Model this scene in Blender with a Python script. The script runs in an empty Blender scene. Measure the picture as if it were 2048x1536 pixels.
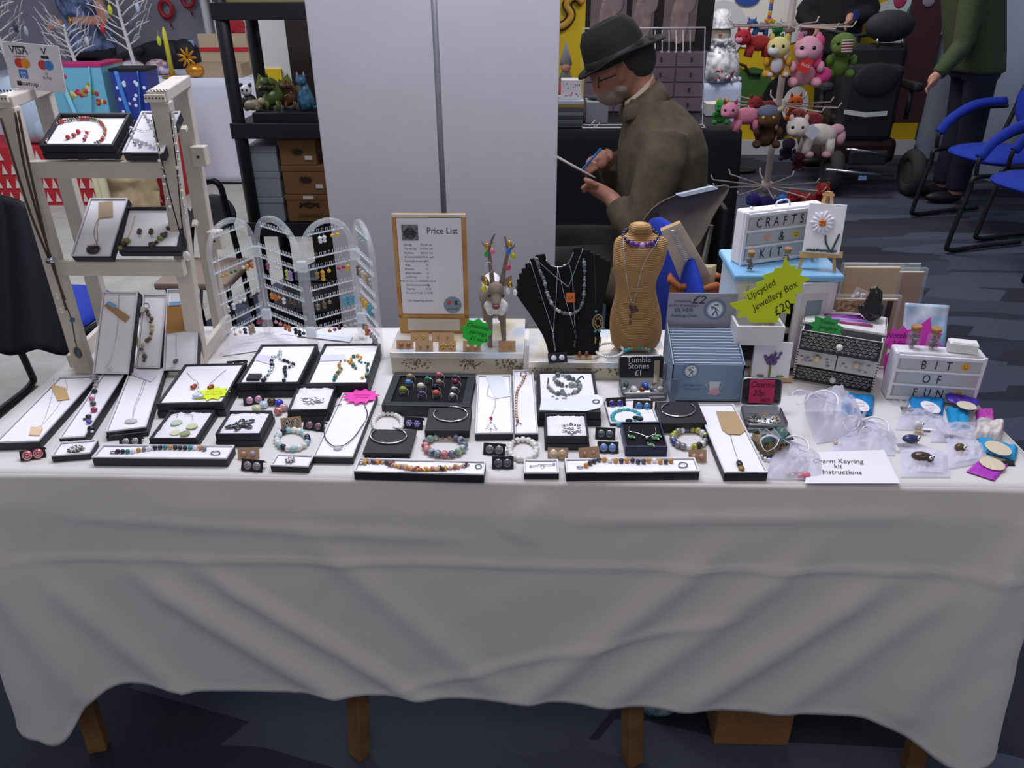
import bpy, math, random
from mathutils import Matrix, Vector, noise
S = bpy.context.scene
# ---------------- camera, world, lights, exposure ----------------
FPX = 1583.0; PITCH = math.radians(28.17); YAW = math.radians(2.14); ROLL = math.radians(-.412)
CAM = Vector((0, 0, 1.5)); TZ = .74
FW = Vector((-math.sin(YAW)*math.cos(PITCH), math.cos(YAW)*math.cos(PITCH), -math.sin(PITCH)))
R0 = Vector((math.cos(YAW), math.sin(YAW), 0)); U0 = R0.cross(FW)
RT = R0*math.cos(ROLL)+U0*math.sin(ROLL); UP = U0*math.cos(ROLL)-R0*math.sin(ROLL)
cd = bpy.data.cameras.new('camera'); co = bpy.data.objects.new('camera', cd); S.collection.objects.link(co)
cd.sensor_width = 36; cd.lens = 36*FPX/2048; cd.clip_start = .02
co.matrix_world = Matrix(((RT.x, UP.x, -FW.x, 0), (RT.y, UP.y, -FW.y, 0), (RT.z, UP.z, -FW.z, 1.5), (0, 0, 0, 1)))
S.camera = co
w = bpy.data.worlds.new('world'); S.world = w; w.use_nodes = True
w.node_tree.nodes['Background'].inputs[0].default_value = (.84, .87, 1, 1); w.node_tree.nodes['Background'].inputs[1].default_value = .29
def area(name, loc, sx, sy, power, col, tgt=None):
    l = bpy.data.lights.new(name, 'AREA'); l.shape = 'RECTANGLE'; l.size = sx; l.size_y = sy; l.energy = power; l.color = col
    o = bpy.data.objects.new(name, l); S.collection.objects.link(o); o.location = loc
    d = (Vector(tgt)-Vector(loc)) if tgt else Vector((0, 0, -1)); o.rotation_euler = d.to_track_quat('-Z', 'Y').to_euler()
area('ceiling_light_table', (-.1, 1.75, 2.75), 1.6, .5, 41, (.85, .87, 1))
area('ceiling_light_hall', (-2.6, 3.8, 2.9), 1.6, 1.2, 60, (.9, .93, 1))
area('ceiling_light_stall', (1.2, 5.2, 2.9), 1.2, .8, 45, (1, .95, .92))
area('near_fill_light', (0, -.6, 2.8), 1.6, .6, 11.5, (1, .85, .66))  # added warm fill from the camera side for the cloth front, no actual fixture
S.view_settings.view_transform = 'Standard'; S.view_settings.look = 'None'; S.view_settings.gamma = 1
S.view_settings.use_curve_mapping = False; S.view_settings.exposure = 0.0
# ---------------- helpers ----------------
def ray(x, y): return FW+RT*((x-1024)/FPX)-UP*((y-768)/FPX)
def PZ(x, y, z=TZ): d = ray(x, y); return CAM+d*((z-1.5)/d.z)
def PY(x, y, Y): d = ray(x, y); return CAM+d*(Y/d.y)
V = Vector; rnd = random.Random(7)
def lin(h):
    h = h.lstrip('#'); c = [int(h[i:i+2], 16)/255 for i in (0, 2, 4)]
    return tuple((x/12.92 if x <= .04045 else ((x+.055)/1.055)**2.4) for x in c)+(1,)
MATS = {}
def M(hexc, rough=.6, metal=0, var=0, scale=60, bump=0, alpha=1, trans=0, hex2=None, sheen=0):
    key = (hexc, rough, metal, var, scale, bump, alpha, trans, hex2, sheen)
    if key in MATS: return MATS[key]
    m = bpy.data.materials.new('m_'+hexc.strip('#')+'_%d' % len(MATS)); m.use_nodes = True; nt = m.node_tree; N = nt.nodes; L = nt.links
    b = N['Principled BSDF']; b.inputs['Roughness'].default_value = rough; b.inputs['Metallic'].default_value = metal
    c1 = lin(hexc); b.inputs['Base Color'].default_value = c1
    if alpha < 1: b.inputs['Alpha'].default_value = alpha
    if trans: b.inputs['Transmission Weight'].default_value = trans; b.inputs['IOR'].default_value = 1.25
    if sheen: b.inputs['Sheen Weight'].default_value = sheen
    if var or bump or hex2:
        tc = N.new('ShaderNodeTexCoord'); nz = N.new('ShaderNodeTexNoise'); nz.inputs['Scale'].default_value = scale; nz.inputs['Detail'].default_value = 4
        L.new(tc.outputs['Object'], nz.inputs['Vector'])
        if var or hex2:
            r = N.new('ShaderNodeValToRGB'); L.new(nz.outputs[0], r.inputs[0]); L.new(r.outputs[0], b.inputs['Base Color'])
            r.color_ramp.elements[0].position = .38; r.color_ramp.elements[1].position = .62
            c2 = lin(hex2) if hex2 else tuple(min(1, x*(1+var)) for x in c1[:3])+(1,)
            r.color_ramp.elements[0].color = c1 if hex2 else tuple(x*(1-var) for x in c1[:3])+(1,); r.color_ramp.elements[1].color = c2
        if bump:
            bp = N.new('ShaderNodeBump'); bp.inputs['Strength'].default_value = bump; bp.inputs['Distance'].default_value = .002
            L.new(nz.outputs[0], bp.inputs['Height']); L.new(bp.outputs[0], b.inputs['Normal'])
    MATS[key] = m; return m
TXT = {}
def textmesh(s, depth=0):
    if (s, depth) in TXT: return TXT[(s, depth)]
    cu = bpy.data.curves.new('t', 'FONT'); cu.body = s; cu.size = 1; cu.align_x = 'CENTER'; cu.extrude = depth; cu.resolution_u = 3
    o = bpy.data.objects.new('t', cu); S.collection.objects.link(o); dg = bpy.context.evaluated_depsgraph_get()
    me = o.evaluated_get(dg).to_mesh(); r = ([v.co.copy() for v in me.vertices], [list(p.vertices) for p in me.polygons])
    o.evaluated_get(dg).to_mesh_clear(); bpy.data.objects.remove(o); bpy.data.curves.remove(cu); TXT[(s, depth)] = r; return r
def frames(P, closed=False):
    n = len(P); T = []
    for i in range(n):
        a = P[(i-1) % n] if (closed or i > 0) else P[i]; b = P[(i+1) % n] if (closed or i < n-1) else P[i]
        t = (b-a); T.append(t.normalized() if t.length > 1e-9 else V((0, 0, 1)))
    u = T[0].orthogonal().normalized(); out = []
    for t in T:
        u = (u-t*u.dot(t)); u = u.normalized() if u.length > 1e-6 else t.orthogonal().normalized()
        out.append((u, t.cross(u)))
    return out
class MB:
    def __init__(s, mat=None): s.v = []; s.f = []; s.mi = []; s.sm = []; s.mats = []; s.T = Matrix.Identity(4); s.c = 0; (s.m(mat) if mat else 0)
    def m(s, mat):
        if mat not in s.mats: s.mats.append(mat)
        s.c = s.mats.index(mat); return s
    def add(s, vs, fs, smooth=False):
        k = len(s.v); s.v += [s.T @ V(p) for p in vs]
        for f in fs: s.f.append([i+k for i in f]); s.mi.append(s.c); s.sm.append(smooth)
        return s
    def box(s, c, d, R=None):
        c = V(c); hx, hy, hz = d[0]/2, d[1]/2, d[2]/2
        vs = [V((x*hx, y*hy, z*hz)) for z in (-1, 1) for y in (-1, 1) for x in (-1, 1)]
        if R: vs = [R @ p for p in vs]
        return s.add([c+p for p in vs], [(0, 2, 3, 1), (4, 5, 7, 6), (0, 1, 5, 4), (2, 6, 7, 3), (0, 4, 6, 2), (1, 3, 7, 5)])
    def beam(s, a, b, wx, wy, up=(0, 0, 1)):
        a = V(a); b = V(b); t = (b-a).normalized(); r = t.cross(V(up))
        r = r.normalized() if r.length > 1e-4 else V((1, 0, 0)); q = r.cross(t)
        vs = [p+r*(i*wx/2)+q*(j*wy/2) for p in (a, b) for i, j in ((-1, -1), (1, -1), (1, 1), (-1, 1))]
        return s.add(vs, [(0, 1, 2, 3), (7, 6, 5, 4), (0, 4, 5, 1), (1, 5, 6, 2), (2, 6, 7, 3), (3, 7, 4, 0)])
    def tube(s, P, r, n=8, closed=False, flat=1):
        P = [V(p) for p in P]; F = frames(P, closed); vs = []; m = len(P)
        for i, p in enumerate(P):
            ri = r[i] if isinstance(r, (list, tuple)) else r; u, w_ = F[i]
            for k in range(n): a = 2*math.pi*k/n; vs.append(p+u*(math.cos(a)*ri)+w_*(math.sin(a)*ri*flat))
        fs = [(i*n+k, i*n+(k+1) % n, ((i+1) % m)*n+(k+1) % n, ((i+1) % m)*n+k) for i in range(m if closed else m-1) for k in range(n)]
        s.add(vs, fs, True)
        if not closed:
            k0 = len(s.v)-len(vs)
            s.f += [[k0+i for i in range(n)][::-1], [k0+(m-1)*n+i for i in range(n)]]; s.mi += [s.c]*2; s.sm += [False]*2
        return s
    def sph(s, c, r, n=10, m=7, R=None):
        if not isinstance(r, (tuple, list)): r = (r, r, r)
        vs = [(0, 0, -1)]+[(math.cos(2*math.pi*k/n)*math.cos(a), math.sin(2*math.pi*k/n)*math.cos(a), math.sin(a)) for a in [(-.5+j/m)*math.pi for j in range(1, m)] for k in range(n)]+[(0, 0, 1)]
        vs = [V((x*r[0], y*r[1], z*r[2])) for x, y, z in vs]; vs = [V(c)+((R @ p) if R else p) for p in vs]; L = len(vs)-1
        fs = [(0, 1+(k+1) % n, 1+k) for k in range(n)]+[(L, L-n+k, L-n+(k+1) % n) for k in range(n)]
        fs += [(1+j*n+k, 1+j*n+(k+1) % n, 1+(j+1)*n+(k+1) % n, 1+(j+1)*n+k) for j in range(m-2) for k in range(n)]
        return s.add(vs, fs, True)
    def lathe(s, prof, c, n=16, ax=(0, 0, 1), sy=1, smooth=True):
        q = V((0, 0, 1)).rotation_difference(V(ax)).to_matrix(); vs = []
        for r, z in prof:
            for k in range(n): a = 2*math.pi*k/n; vs.append(V(c)+q @ V((r*math.cos(a), r*sy*math.sin(a), z)))
        m = len(prof); fs = [(i*n+k, i*n+(k+1) % n, (i+1)*n+(k+1) % n, (i+1)*n+k) for i in range(m-1) for k in range(n)]
        s.add(vs, fs, smooth); k0 = len(s.v)-len(vs)
        if prof[0][0] > 1e-6: s.f.append([k0+i for i in range(n)][::-1]); s.mi.append(s.c); s.sm.append(False)
        if prof[-1][0] > 1e-6: s.f.append([k0+(m-1)*n+i for i in range(n)]); s.mi.append(s.c); s.sm.append(False)
        return s
    def cyl(s, a, b, r, n=12, r2=None):
        a = V(a); b = V(b); return s.lathe([(r, 0), (r if r2 is None else r2, (b-a).length)], a, n, (b-a).normalized())
    def prism(s, pts, o, ux, uy, th):
        o = V(o); ux = V(ux); uy = V(uy); nz = ux.cross(uy).normalized(); n = len(pts)
        A = [o+ux*p[0]+uy*p[1] for p in pts]; vs = A+[p+nz*th for p in A]
        return s.add(vs, [list(range(n))[::-1], list(range(n, 2*n))]+[(i, (i+1) % n, n+(i+1) % n, n+i) for i in range(n)])
    def surf(s, fn, nu, nv, smooth=True, closeu=False):
        vs = [fn(i/nu, j/nv) for j in range(nv+1) for i in range(nu+(0 if closeu else 1))]; w_ = nu if closeu else nu+1
        return s.add(vs, [(j*w_+i, j*w_+(i+1) % w_, (j+1)*w_+(i+1) % w_, (j+1)*w_+i) for j in range(nv) for i in range(nu)], smooth)
    def loft(s, rings, cap=True):
        n = len(rings[0]); vs = [p for r in rings for p in r]
        s.add(vs, [(i*n+k, i*n+(k+1) % n, (i+1)*n+(k+1) % n, (i+1)*n+k) for i in range(len(rings)-1) for k in range(n)], True)
        if cap:
            k0 = len(s.v)-len(vs); s.f += [[k0+i for i in range(n)][::-1], [k0+len(vs)-n+i for i in range(n)]]; s.mi += [s.c]*2; s.sm += [True]*2
        return s
    def text(s, t, o, ux, uy, size, depth=0, shear=0, sx=1):
        vs, fs = textmesh(t, 0); o = V(o); ux = V(ux).normalized(); uy = V(uy).normalized(); nz = ux.cross(uy)
        return s.add([o+ux*((p.x*sx+p.y*shear)*size)+uy*(p.y*size)+nz*.0004 for p in vs], fs)
    def build(s, name, parent=None, bev=0, sub=0, thick=0, remesh=0, smoothmod=0, decim=0):
        if parent is None:
            xs = [p.x for p in s.v]; ys = [p.y for p in s.v]; zs = [p.z for p in s.v]; o = V(((min(xs)+max(xs))/2, (min(ys)+max(ys))/2, min(zs)))
        else:
            o = V((0, 0, 0)); q = parent
            while q: o += q.location; q = q.parent
        me = bpy.data.meshes.new(name); me.from_pydata([p-o for p in s.v], [], s.f)
        for m_ in s.mats: me.materials.append(m_)
        me.polygons.foreach_set('material_index', s.mi); me.polygons.foreach_set('use_smooth', s.sm); me.update()
        ob = bpy.data.objects.new(name, me); S.collection.objects.link(ob)
        if parent: ob.parent = parent
        else: ob.location = o
        if remesh: d = ob.modifiers.new('r', 'REMESH'); d.mode = 'VOXEL'; d.voxel_size = remesh; d.use_smooth_shade = True
        if smoothmod: d = ob.modifiers.new('s', 'SMOOTH'); d.factor = .5; d.iterations = smoothmod
        if thick: d = ob.modifiers.new('t', 'SOLIDIFY'); d.thickness = thick; d.offset = 0
        if bev: d = ob.modifiers.new('b', 'BEVEL'); d.width = bev; d.segments = 2; d.limit_method = 'ANGLE'
        if sub: d = ob.modifiers.new('u', 'SUBSURF'); d.levels = sub; d.render_levels = sub
        return ob
def tag(o, label, cat, group=None, kind=None):
    o['label'] = label; o['category'] = cat
    if group: o['group'] = group
    if kind: o['kind'] = kind
    return o
def thing(name, label, cat, loc, group=None):
    o = bpy.data.objects.new(name, None); o.empty_display_size = .02; S.collection.objects.link(o); o.location = loc
    return tag(o, label, cat, group)
def struct(o): o['kind'] = 'structure'; return o
def smooth_path(P, k=4, closed=False):
    P = [V(p) for p in P]; n = len(P); out = []
    for i in range(n if closed else n-1):
        g = lambda j: P[j % n] if closed else P[max(0, min(n-1, j))]
        a, b, c, d = g(i-1), g(i), g(i+1), g(i+2)
        for j in range(k):
            t = j/k; out.append(.5*((2*b)+(c-a)*t+(2*a-5*b+4*c-d)*t*t+(3*b-a-3*c+d)*t*t*t))
    if not closed: out.append(P[-1])
    return out
def along(P, step, closed=False):
    P = [V(p) for p in P]
    if closed: P = P+[P[0]]
    out = [P[0].copy()]; acc = 0
    for a, b in zip(P, P[1:]):
        L = (b-a).length; d = step-acc
        while d <= L: out.append(a.lerp(b, d/L)); d += step
        acc = (acc+L) % step
    return out
def star(n, r1, r2, sx=1, sy=1, ph=0, jit=0, seed=1):
    r = random.Random(seed); return [((r1 if i % 2 == 0 else r2)*(1+r.uniform(-jit, jit))*math.cos(ph+i*math.pi/n)*sx, (r1 if i % 2 == 0 else r2)*math.sin(ph+i*math.pi/n)*sy) for i in range(2*n)]
WHITE = M('#e9e6ea', .6); PAD = M('#f3f1f6', .75, bump=.15, scale=120); BLK = M('#1f2129', .55, var=.1); BLKM = M('#17181c', .7)
SILV = M('#c9ccd2', .25, 1); GOLD = M('#d9a93c', .3, 1); CHR = M('#e8e8ee', .12, 1); KRAFT = M('#a98a63', .8, var=.06); VELV = M('#08080a', 1)
PEARL = M('#e9e7e2', .22); WOODL = M('#c99a5c', .6, hex2='#b37f43', scale=14); ACR = M('#f2f6fb', .06, alpha=.2); SKIN = M('#b98572', .55, var=.05)
# ---------------- room ----------------
def carpet():
    m = bpy.data.materials.new('m_carpet'); m.use_nodes = True; nt = m.node_tree; N = nt.nodes; L = nt.links; b = N['Principled BSDF']; b.inputs['Roughness'].default_value = 1
    tc = N.new('ShaderNodeTexCoord'); mp = N.new('ShaderNodeMapping'); mp.inputs['Scale'].default_value = (1.2, 6, 1); mp.inputs['Rotation'].default_value = (0, 0, .15)
    L.new(tc.outputs['Object'], mp.inputs[0])
    vo = N.new('ShaderNodeTexVoronoi'); vo.distance = 'CHEBYCHEV'; vo.inputs['Scale'].default_value = 1.0; L.new(mp.outputs[0], vo.inputs['Vector'])
    r = N.new('ShaderNodeValToRGB'); e = r.color_ramp.elements; e[0].color = lin('#2a2e3f'); e[1].color = lin('#50566c'); e[0].position = .2; e[1].position = .8
    sp = N.new('ShaderNodeSeparateColor'); L.new(vo.outputs['Color'], sp.inputs[0]); L.new(sp.outputs[0], r.inputs[0])
    nz = N.new('ShaderNodeTexNoise'); nz.inputs['Scale'].default_value = 220; L.new(tc.outputs['Object'], nz.inputs['Vector'])
    mx = N.new('ShaderNodeMixRGB'); mx.blend_type = 'MULTIPLY'; mx.inputs[0].default_value = .32; L.new(r.outputs[0], mx.inputs[1]); L.new(nz.outputs[0], mx.inputs[2]); L.new(mx.outputs[0], b.inputs['Base Color'])
    bp = N.new('ShaderNodeBump'); bp.inputs['Strength'].default_value = .4; bp.inputs['Distance'].default_value = .004; L.new(nz.outputs[0], bp.inputs['Height']); L.new(bp.outputs[0], b.inputs['Normal'])
    return m
b = MB(carpet()); b.box((-.2, 3.3, -.05), (10.4, 8.8, .1)); struct(b.build('floor'))
b = MB(M('#a9a7a2', .8, var=.08, scale=8)); b.add([(-4.6, 2.2, .002), (-2.0, 2.2, .002), (-1.25, 4.3, .002), (-1.0, 6.5, .002), (-4.6, 6.5, .002)], [(0, 1, 2, 3, 4)]); struct(b.build('trim_1', thick=.003))
b = MB(M('#8f8d9c', .8, var=.03, scale=3)); b.box((-3.3, 7.6, 1.3), (4.2, .1, 2.6)); struct(b.build('wall_left'))
b = MB(M('#98a3c2', .8)); b.add([(3.22, 7.2, 0), (4.15, 1.8, 0), (4.15, 1.8, 2.6), (3.22, 7.2, 2.6), (3.34, 7.22, 0), (4.27, 1.82, 0), (4.27, 1.82, 2.6), (3.34, 7.22, 2.6)], [(0, 1, 2, 3), (7, 6, 5, 4), (0, 4, 5, 1), (1, 5, 6, 2), (2, 6, 7, 3), (3, 7, 4, 0)]); struct(b.build('wall_right'))
YEL = M('#d8b613', .6)
b = MB(YEL); b.box((.86, 7.15, 1.3), (4.7, .1, 2.6))
b.m(M('#f1efe8', .6)); b.prism([(math.cos(t*math.pi/12)*.8, math.sin(t*math.pi/12)*.5) for t in range(24)], (1.75, 7.09, 1.35), (1, 0, 0), (0, 0, 1), .004)
def blob(px, py, rx, rz, col, Y=7.085, seg=16):
    p = PY(px, py, Y); b.m(M(col, .6)); b.prism([(math.cos(t*2*math.pi/seg)*rx, math.sin(t*2*math.pi/seg)*rz) for t in range(seg)], p, (1, 0, 0), (0, 0, 1), .004)
blob(1500, 190, .2, .22, '#3c6a2c'); blob(1560, 215, .17, .27, '#15161a', 7.075); blob(1590, 210, .11, .15, '#e7e7ec', 7.07); blob(1820, 40, .35, .18, '#dfe4ee', 7.08); blob(1495, -5, .1, .06, '#2b4fa8', 7.07)
blob(1395, 38, .04, .14, '#1b1b1e', 7.08); blob(1440, 60, .22, .22, '#d9dbe2', 7.078); b.m(M('#2a2416', .6))
b.tube([PY(x, y, 7.06) for x, y in [(1460, 140), (1475, 126), (1490, 132), (1500, 148), (1520, 150)]], .012, 6)
def worm(bm, P, r, col):
    bm.m(M('#2a2416', .6)); bm.tube(smooth_path([p+V((0, .012, 0)) for p in P]), r*1.25, 8); bm.m(M(col, .6)); bm.tube(smooth_path(P), r, 8)
worm(b, [PY(x, y, 7.07) for x, y in [(1100, 55), (1128, 50), (1143, 30), (1133, 8), (1150, -8), (1166, 5)]], .03, '#c8973a')
struct(b.build('wall_back'))
b = MB(M('#cfd0d4', .5)); b.box((.95, 7.07, .06), (4.5, .04, .12)); struct(b.build('baseboard_back'))
b = MB(M('#d5d3cf', .7)); b.box((-1.40, 4.9, 1.3), (.36, .5, 2.6)); b.m(YEL); p_ = PY(545, 175, 4.62); b.box((p_.x, 4.645, p_.z), (.11, .012, .19)); struct(b.build('trim_2'))
# ---------------- display table with cloth ----------------
TX0, TX1, TY0, TY1 = -1.012, .842, 1.082, 1.69
t = thing('trestle_table', 'wooden legged trestle table under the long white cloth in the foreground', 'table', (-.08, 1.38, 0))
MB(WOODL).box(((TX0+TX1)/2, (TY0+TY1)/2, TZ-.014), (TX1-TX0-.01, TY1-TY0-.01, .02)).build('tabletop', t)
LEGW = M('#84613a', .6, hex2='#6d4c28', scale=14)
for (x0, x1) in ((-.96, -.943), (-.33, -.375), (.17, .208), (.79, .79)):
    for y0, y1 in ((1.17, 1.11), (1.60, 1.66)):
        MB(LEGW).beam((x0, y0, .715), (x1, y1, 0.0), .038, .03).build('leg', t, bev=.003)
for x in (-.65, .48):
    for y in (1.165, 1.605): MB(LEGW).box((x, y, .69), (.66 if x > 0 else .64, .03, .05)).build('rail', t, bev=.003)
CL = M('#dcd8d6', .85, bump=.12, scale=350)
def cloth():
    b = MB(CL); path = []  # perimeter from back left round to back right
    r = .02; x0, x1, y0, y1 = TX0, TX1, TY0, TY1
    n1, n2 = 34, 150
    for i in range(n1): path.append((V((x0, y1-(y1-y0-r)*i/n1, 0)), V((-1, 0, 0)), -(1-i/n1)*(y1-y0)))
    for i in range(6): a = i/6*math.pi/2; path.append((V((x0+r-r*math.cos(a), y0+r-r*math.sin(a), 0)), V((-math.cos(a), -math.sin(a), 0)), 0))
    for i in range(n2+1): path.append((V((x0+r+(x1-x0-2*r)*i/n2, y0, 0)), V((0, -1, 0)), i/n2*(x1-x0)))
    for i in range(6): a = (i+1)/6*math.pi/2; path.append((V((x1-r+r*math.sin(a), y0+r-r*math.cos(a), 0)), V((math.sin(a), -math.cos(a), 0)), x1-x0))
    for i in range(n1): path.append((V((x1, y0+r+(y1-y0-r)*(i+1)/n1, 0)), V((1, 0, 0)), (x1-x0)+(i+1)/n1*(y1-y0)))
    W = x1-x0; nv = 60
    def fold(s, v):  # folds in metres of outward offset, v = drop in metres
        o = 0
        for (sa, va, sb, vb, wd, am) in FOLDS:
            dx, dy = sb-sa, vb-va; L = math.hypot(dx, dy); px, py = s-sa, v-va; t_ = (px*dx+py*dy)/L/L
            if -.15 < t_ < 1.2:
                d = abs(px*dy-py*dx)/L/wd; e = min(1, max(0, (t_+.15)/.3))*min(1, max(0, (1.2-t_)/.2)); o += 1.5*am*math.exp(-d*d)*e
        return o
    def fn(k, j):
        p, n, s = path[k]; q = j/nv; front = (-1e-6 <= s <= W+1e-6)
        drop = .512-.012*math.sin(3*s)
        if s <= .3: drop += .12*math.exp(-((s-.03)/.07)**2)-.02*math.exp(-((s-.2)/.09)**2)
        if s >= W-.4: drop += .09*math.exp(-((s-W)/.12)**2) if s <= W+.02 else .09*math.exp(-((s-W-.02)/.12)**2)
        if s < 0: drop = .60-.09*min(1, -s/.2)
        v = q*drop; ease = min(1, v/.05)
        out = .004+.012*min(1, v/.06)
        c0 = math.exp(-((s)/.10)**2); c1 = math.exp(-((s-W)/.10)**2); out += (.03*c0+.045*c1)*(v/.5)
        out += ease*fold(s, v)+ease*.004*noise.noise(V((s*5, v*3, 0)))+ease*.0015*noise.noise(V((s*16+v*9, v*12, 3)))
        if v > drop-.012 and q > .9: out += .002
        z = TZ-(v if v > .008 else v)
        hem = .0018*noise.noise(V((s*40, 0, 5)))*q
        return p+n*out+V((0, 0, z+hem))
    FOLDS = [(.02, .17, 2.0, .165, .006, .0035), (.3, .22, .62, .50, .03, .011), (.42, .2, .78, .50, .022, .009), (.62, .12, .92, .46, .03, .006), (1.32, .14, 1.0, .50, .028, .010), (1.48, .14, 1.16, .50, .03, .009),
             (1.62, .2, 1.32, .50, .03, .011), (1.75, .2, 1.5, .50, .03, .008), (.10, .2, .3, .5, .03, .008), (.0, .1, .12, .5, .04, .014), (1.02, .02, .98, .1, .03, .004), (1.84, .1, 1.72, .5, .04, .012), (.75, .48, 1.3, .3, .01, .004), (.2, .08, .8, .11, .012, .003), (1.1, .07, 1.6, .05, .012, .003)]
    nk = len(path); vs = [fn(k, j) for j in range(nv+1) for k in range(nk)]
    b.add(vs, [(j*nk+k, j*nk+k+1, (j+1)*nk+k+1, (j+1)*nk+k) for j in range(nv) for k in range(nk-1)], True)
    # top sheet
    NX, NY = 90, 30
    b.surf(lambda u, v: V((x0-.004+(W+.008)*u, y0-.003+(y1-y0+.006)*v, TZ-.0012*(abs(2*u-1)**20)-.0012*(abs(2*v-1)**20)+.0004*noise.noise(V((u*14, v*6, 1))))), NX, NY)
    return b.build('tablecloth', thick=.0015)
tag(cloth(), 'long white cloth draped over the jewellery table, hem hanging above the floor', 'tablecloth')
t = thing('cardboard_box', 'brown cardboard box stored on the floor under the table', 'box', PZ(1500, 1495, 0))
p0 = PZ(1428, 1497, 0); p1 = PZ(1578, 1499, 0)
BC = M('#8a6138', .8, var=.08); MB(BC).box(((p0.x+p1.x)/2, p0.y+.11, .11), (p1.x-p0.x, .2, .22)).build('body', t, bev=.004)
MB(M('#9a7042', .8)).box(((p0.x+p1.x)/2, p0.y+.055, .2235), (p1.x-p0.x-.004, .095, .003)).build('flap', t); MB(M('#9a7042', .8)).box(((p0.x+p1.x)/2, p0.y+.158, .2235), (p1.x-p0.x-.004, .095, .003)).build('flap', t)
def sack(name, label, c, rx, ry, h, m, cat='bag'):
    b = MB(m); b.surf(lambda u, v: V(c)+V((math.cos(u*6.283)*rx*(math.sin(math.pi*min(.97, .35+v*.6))**.6)*(1+.08*math.sin(u*31+v*3)), math.sin(u*6.283)*ry*(math.sin(math.pi*min(.97, .35+v*.6))**.6), h*v)), 28, 10, closeu=True)
    k = len(b.v); b.f.append([k-29*0-11*28+i for i in range(28)][::-1]); b.mi.append(0); b.sm.append(False); o = b.build(name); return tag(o, label, cat)
sack('carrier_bag', 'pale blue and white patterned bag slumped under the table centre', PZ(1318, 1444, 0)+V((0, .06, 0)), .055, .05, .2, M('#4c7c88', .6, hex2='#b9c9cf', scale=60))
sack('plastic_bag', 'white plastic bag by the right table leg under the cloth', PZ(1865, 1486, 0)+V((0.0, .06, 0)), .045, .05, .17, M('#b9bcc6', .5))
# ---------------- display panel screen ----------------
t = thing('display_screen', 'tall pale grey two panel display screen with a metal post standing behind the table', 'screen', (-.3, 2.42, 0))
PAN = M('#bdb9c0', .75, var=.015, scale=6)
xa, xb, xc, xd = -.655, -.302, -.291, .050
MB(PAN).box(((xa+xb)/2, 2.42, 1.02), (xb-xa, .04, 1.9)).build('panel', t, bev=.003); MB(PAN).box(((xc+xd)/2, 2.42, 1.02), (xd-xc, .04, 1.9)).build('panel', t, bev=.003)
MB(M('#85858c', .4, .5)).cyl((-.2965, 2.405, 0), (-.2965, 2.405, 2.0), .010).build('post', t)
for x in (xa+.03, xd-.03): MB(M('#85858c', .4, .5)).box((x, 2.42, .035), (.03, .18, .07)).build('foot', t)
# ---------------- frames and jewellery boxes ----------------
class Fr:
    def __init__(s, o, u, v): s.o = V(o); s.u = V(u).normalized(); s.n = s.u.cross(V(v)).normalized(); s.v = s.n.cross(s.u)
    def pt(s, a, b, c=0): return s.o+s.u*a+s.v*b+s.n*c
    def mat(s): return Matrix(((s.u.x, s.v.x, s.n.x, s.o.x), (s.u.y, s.v.y, s.n.y, s.o.y), (s.u.z, s.v.z, s.n.z, s.o.z), (0, 0, 0, 1)))
    def hit(s, x, y, c=0): d = ray(x, y); o = s.o+s.n*c; return CAM+d*((o-CAM).dot(s.n)/d.dot(s.n))
TABLE = Fr((0, 0, TZ+.001), (1, 0, 0), (0, 1, 0))
def quadfr(q, h, z0=TZ+.001):  # q: FL FR BR BL pixels of the top rim, lying flat
    FL, FR_, BR, BL = [PZ(x, y, z0+h) for x, y in q]
    u = (FR_-FL+BR-BL)/2; v = (BL-FL+BR-FR_)/2; c = (FL+FR_+BR+BL)/4; vo = v-u.normalized()*v.dot(u.normalized())
    f = Fr((c.x, c.y, z0), u, vo); f.w = u.length; f.d = vo.length; f.h = h; return f
def tiltfr(FL, FR_, BL, h):  # world points of the rim of a box that leans back
    FL, FR_, BL = V(FL), V(FR_), V(BL); u = FR_-FL; v = BL-FL; f = Fr(FL, u, v); f.w = u.length; f.d = v.dot(f.v); f.h = h
    f.o = FL+f.u*f.w/2+f.v*f.d/2-f.n*h; return f
LIN = M('#dedce2', .7)
COTTON = M('#eceaf1', .95, bump=.5, scale=90)
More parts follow.
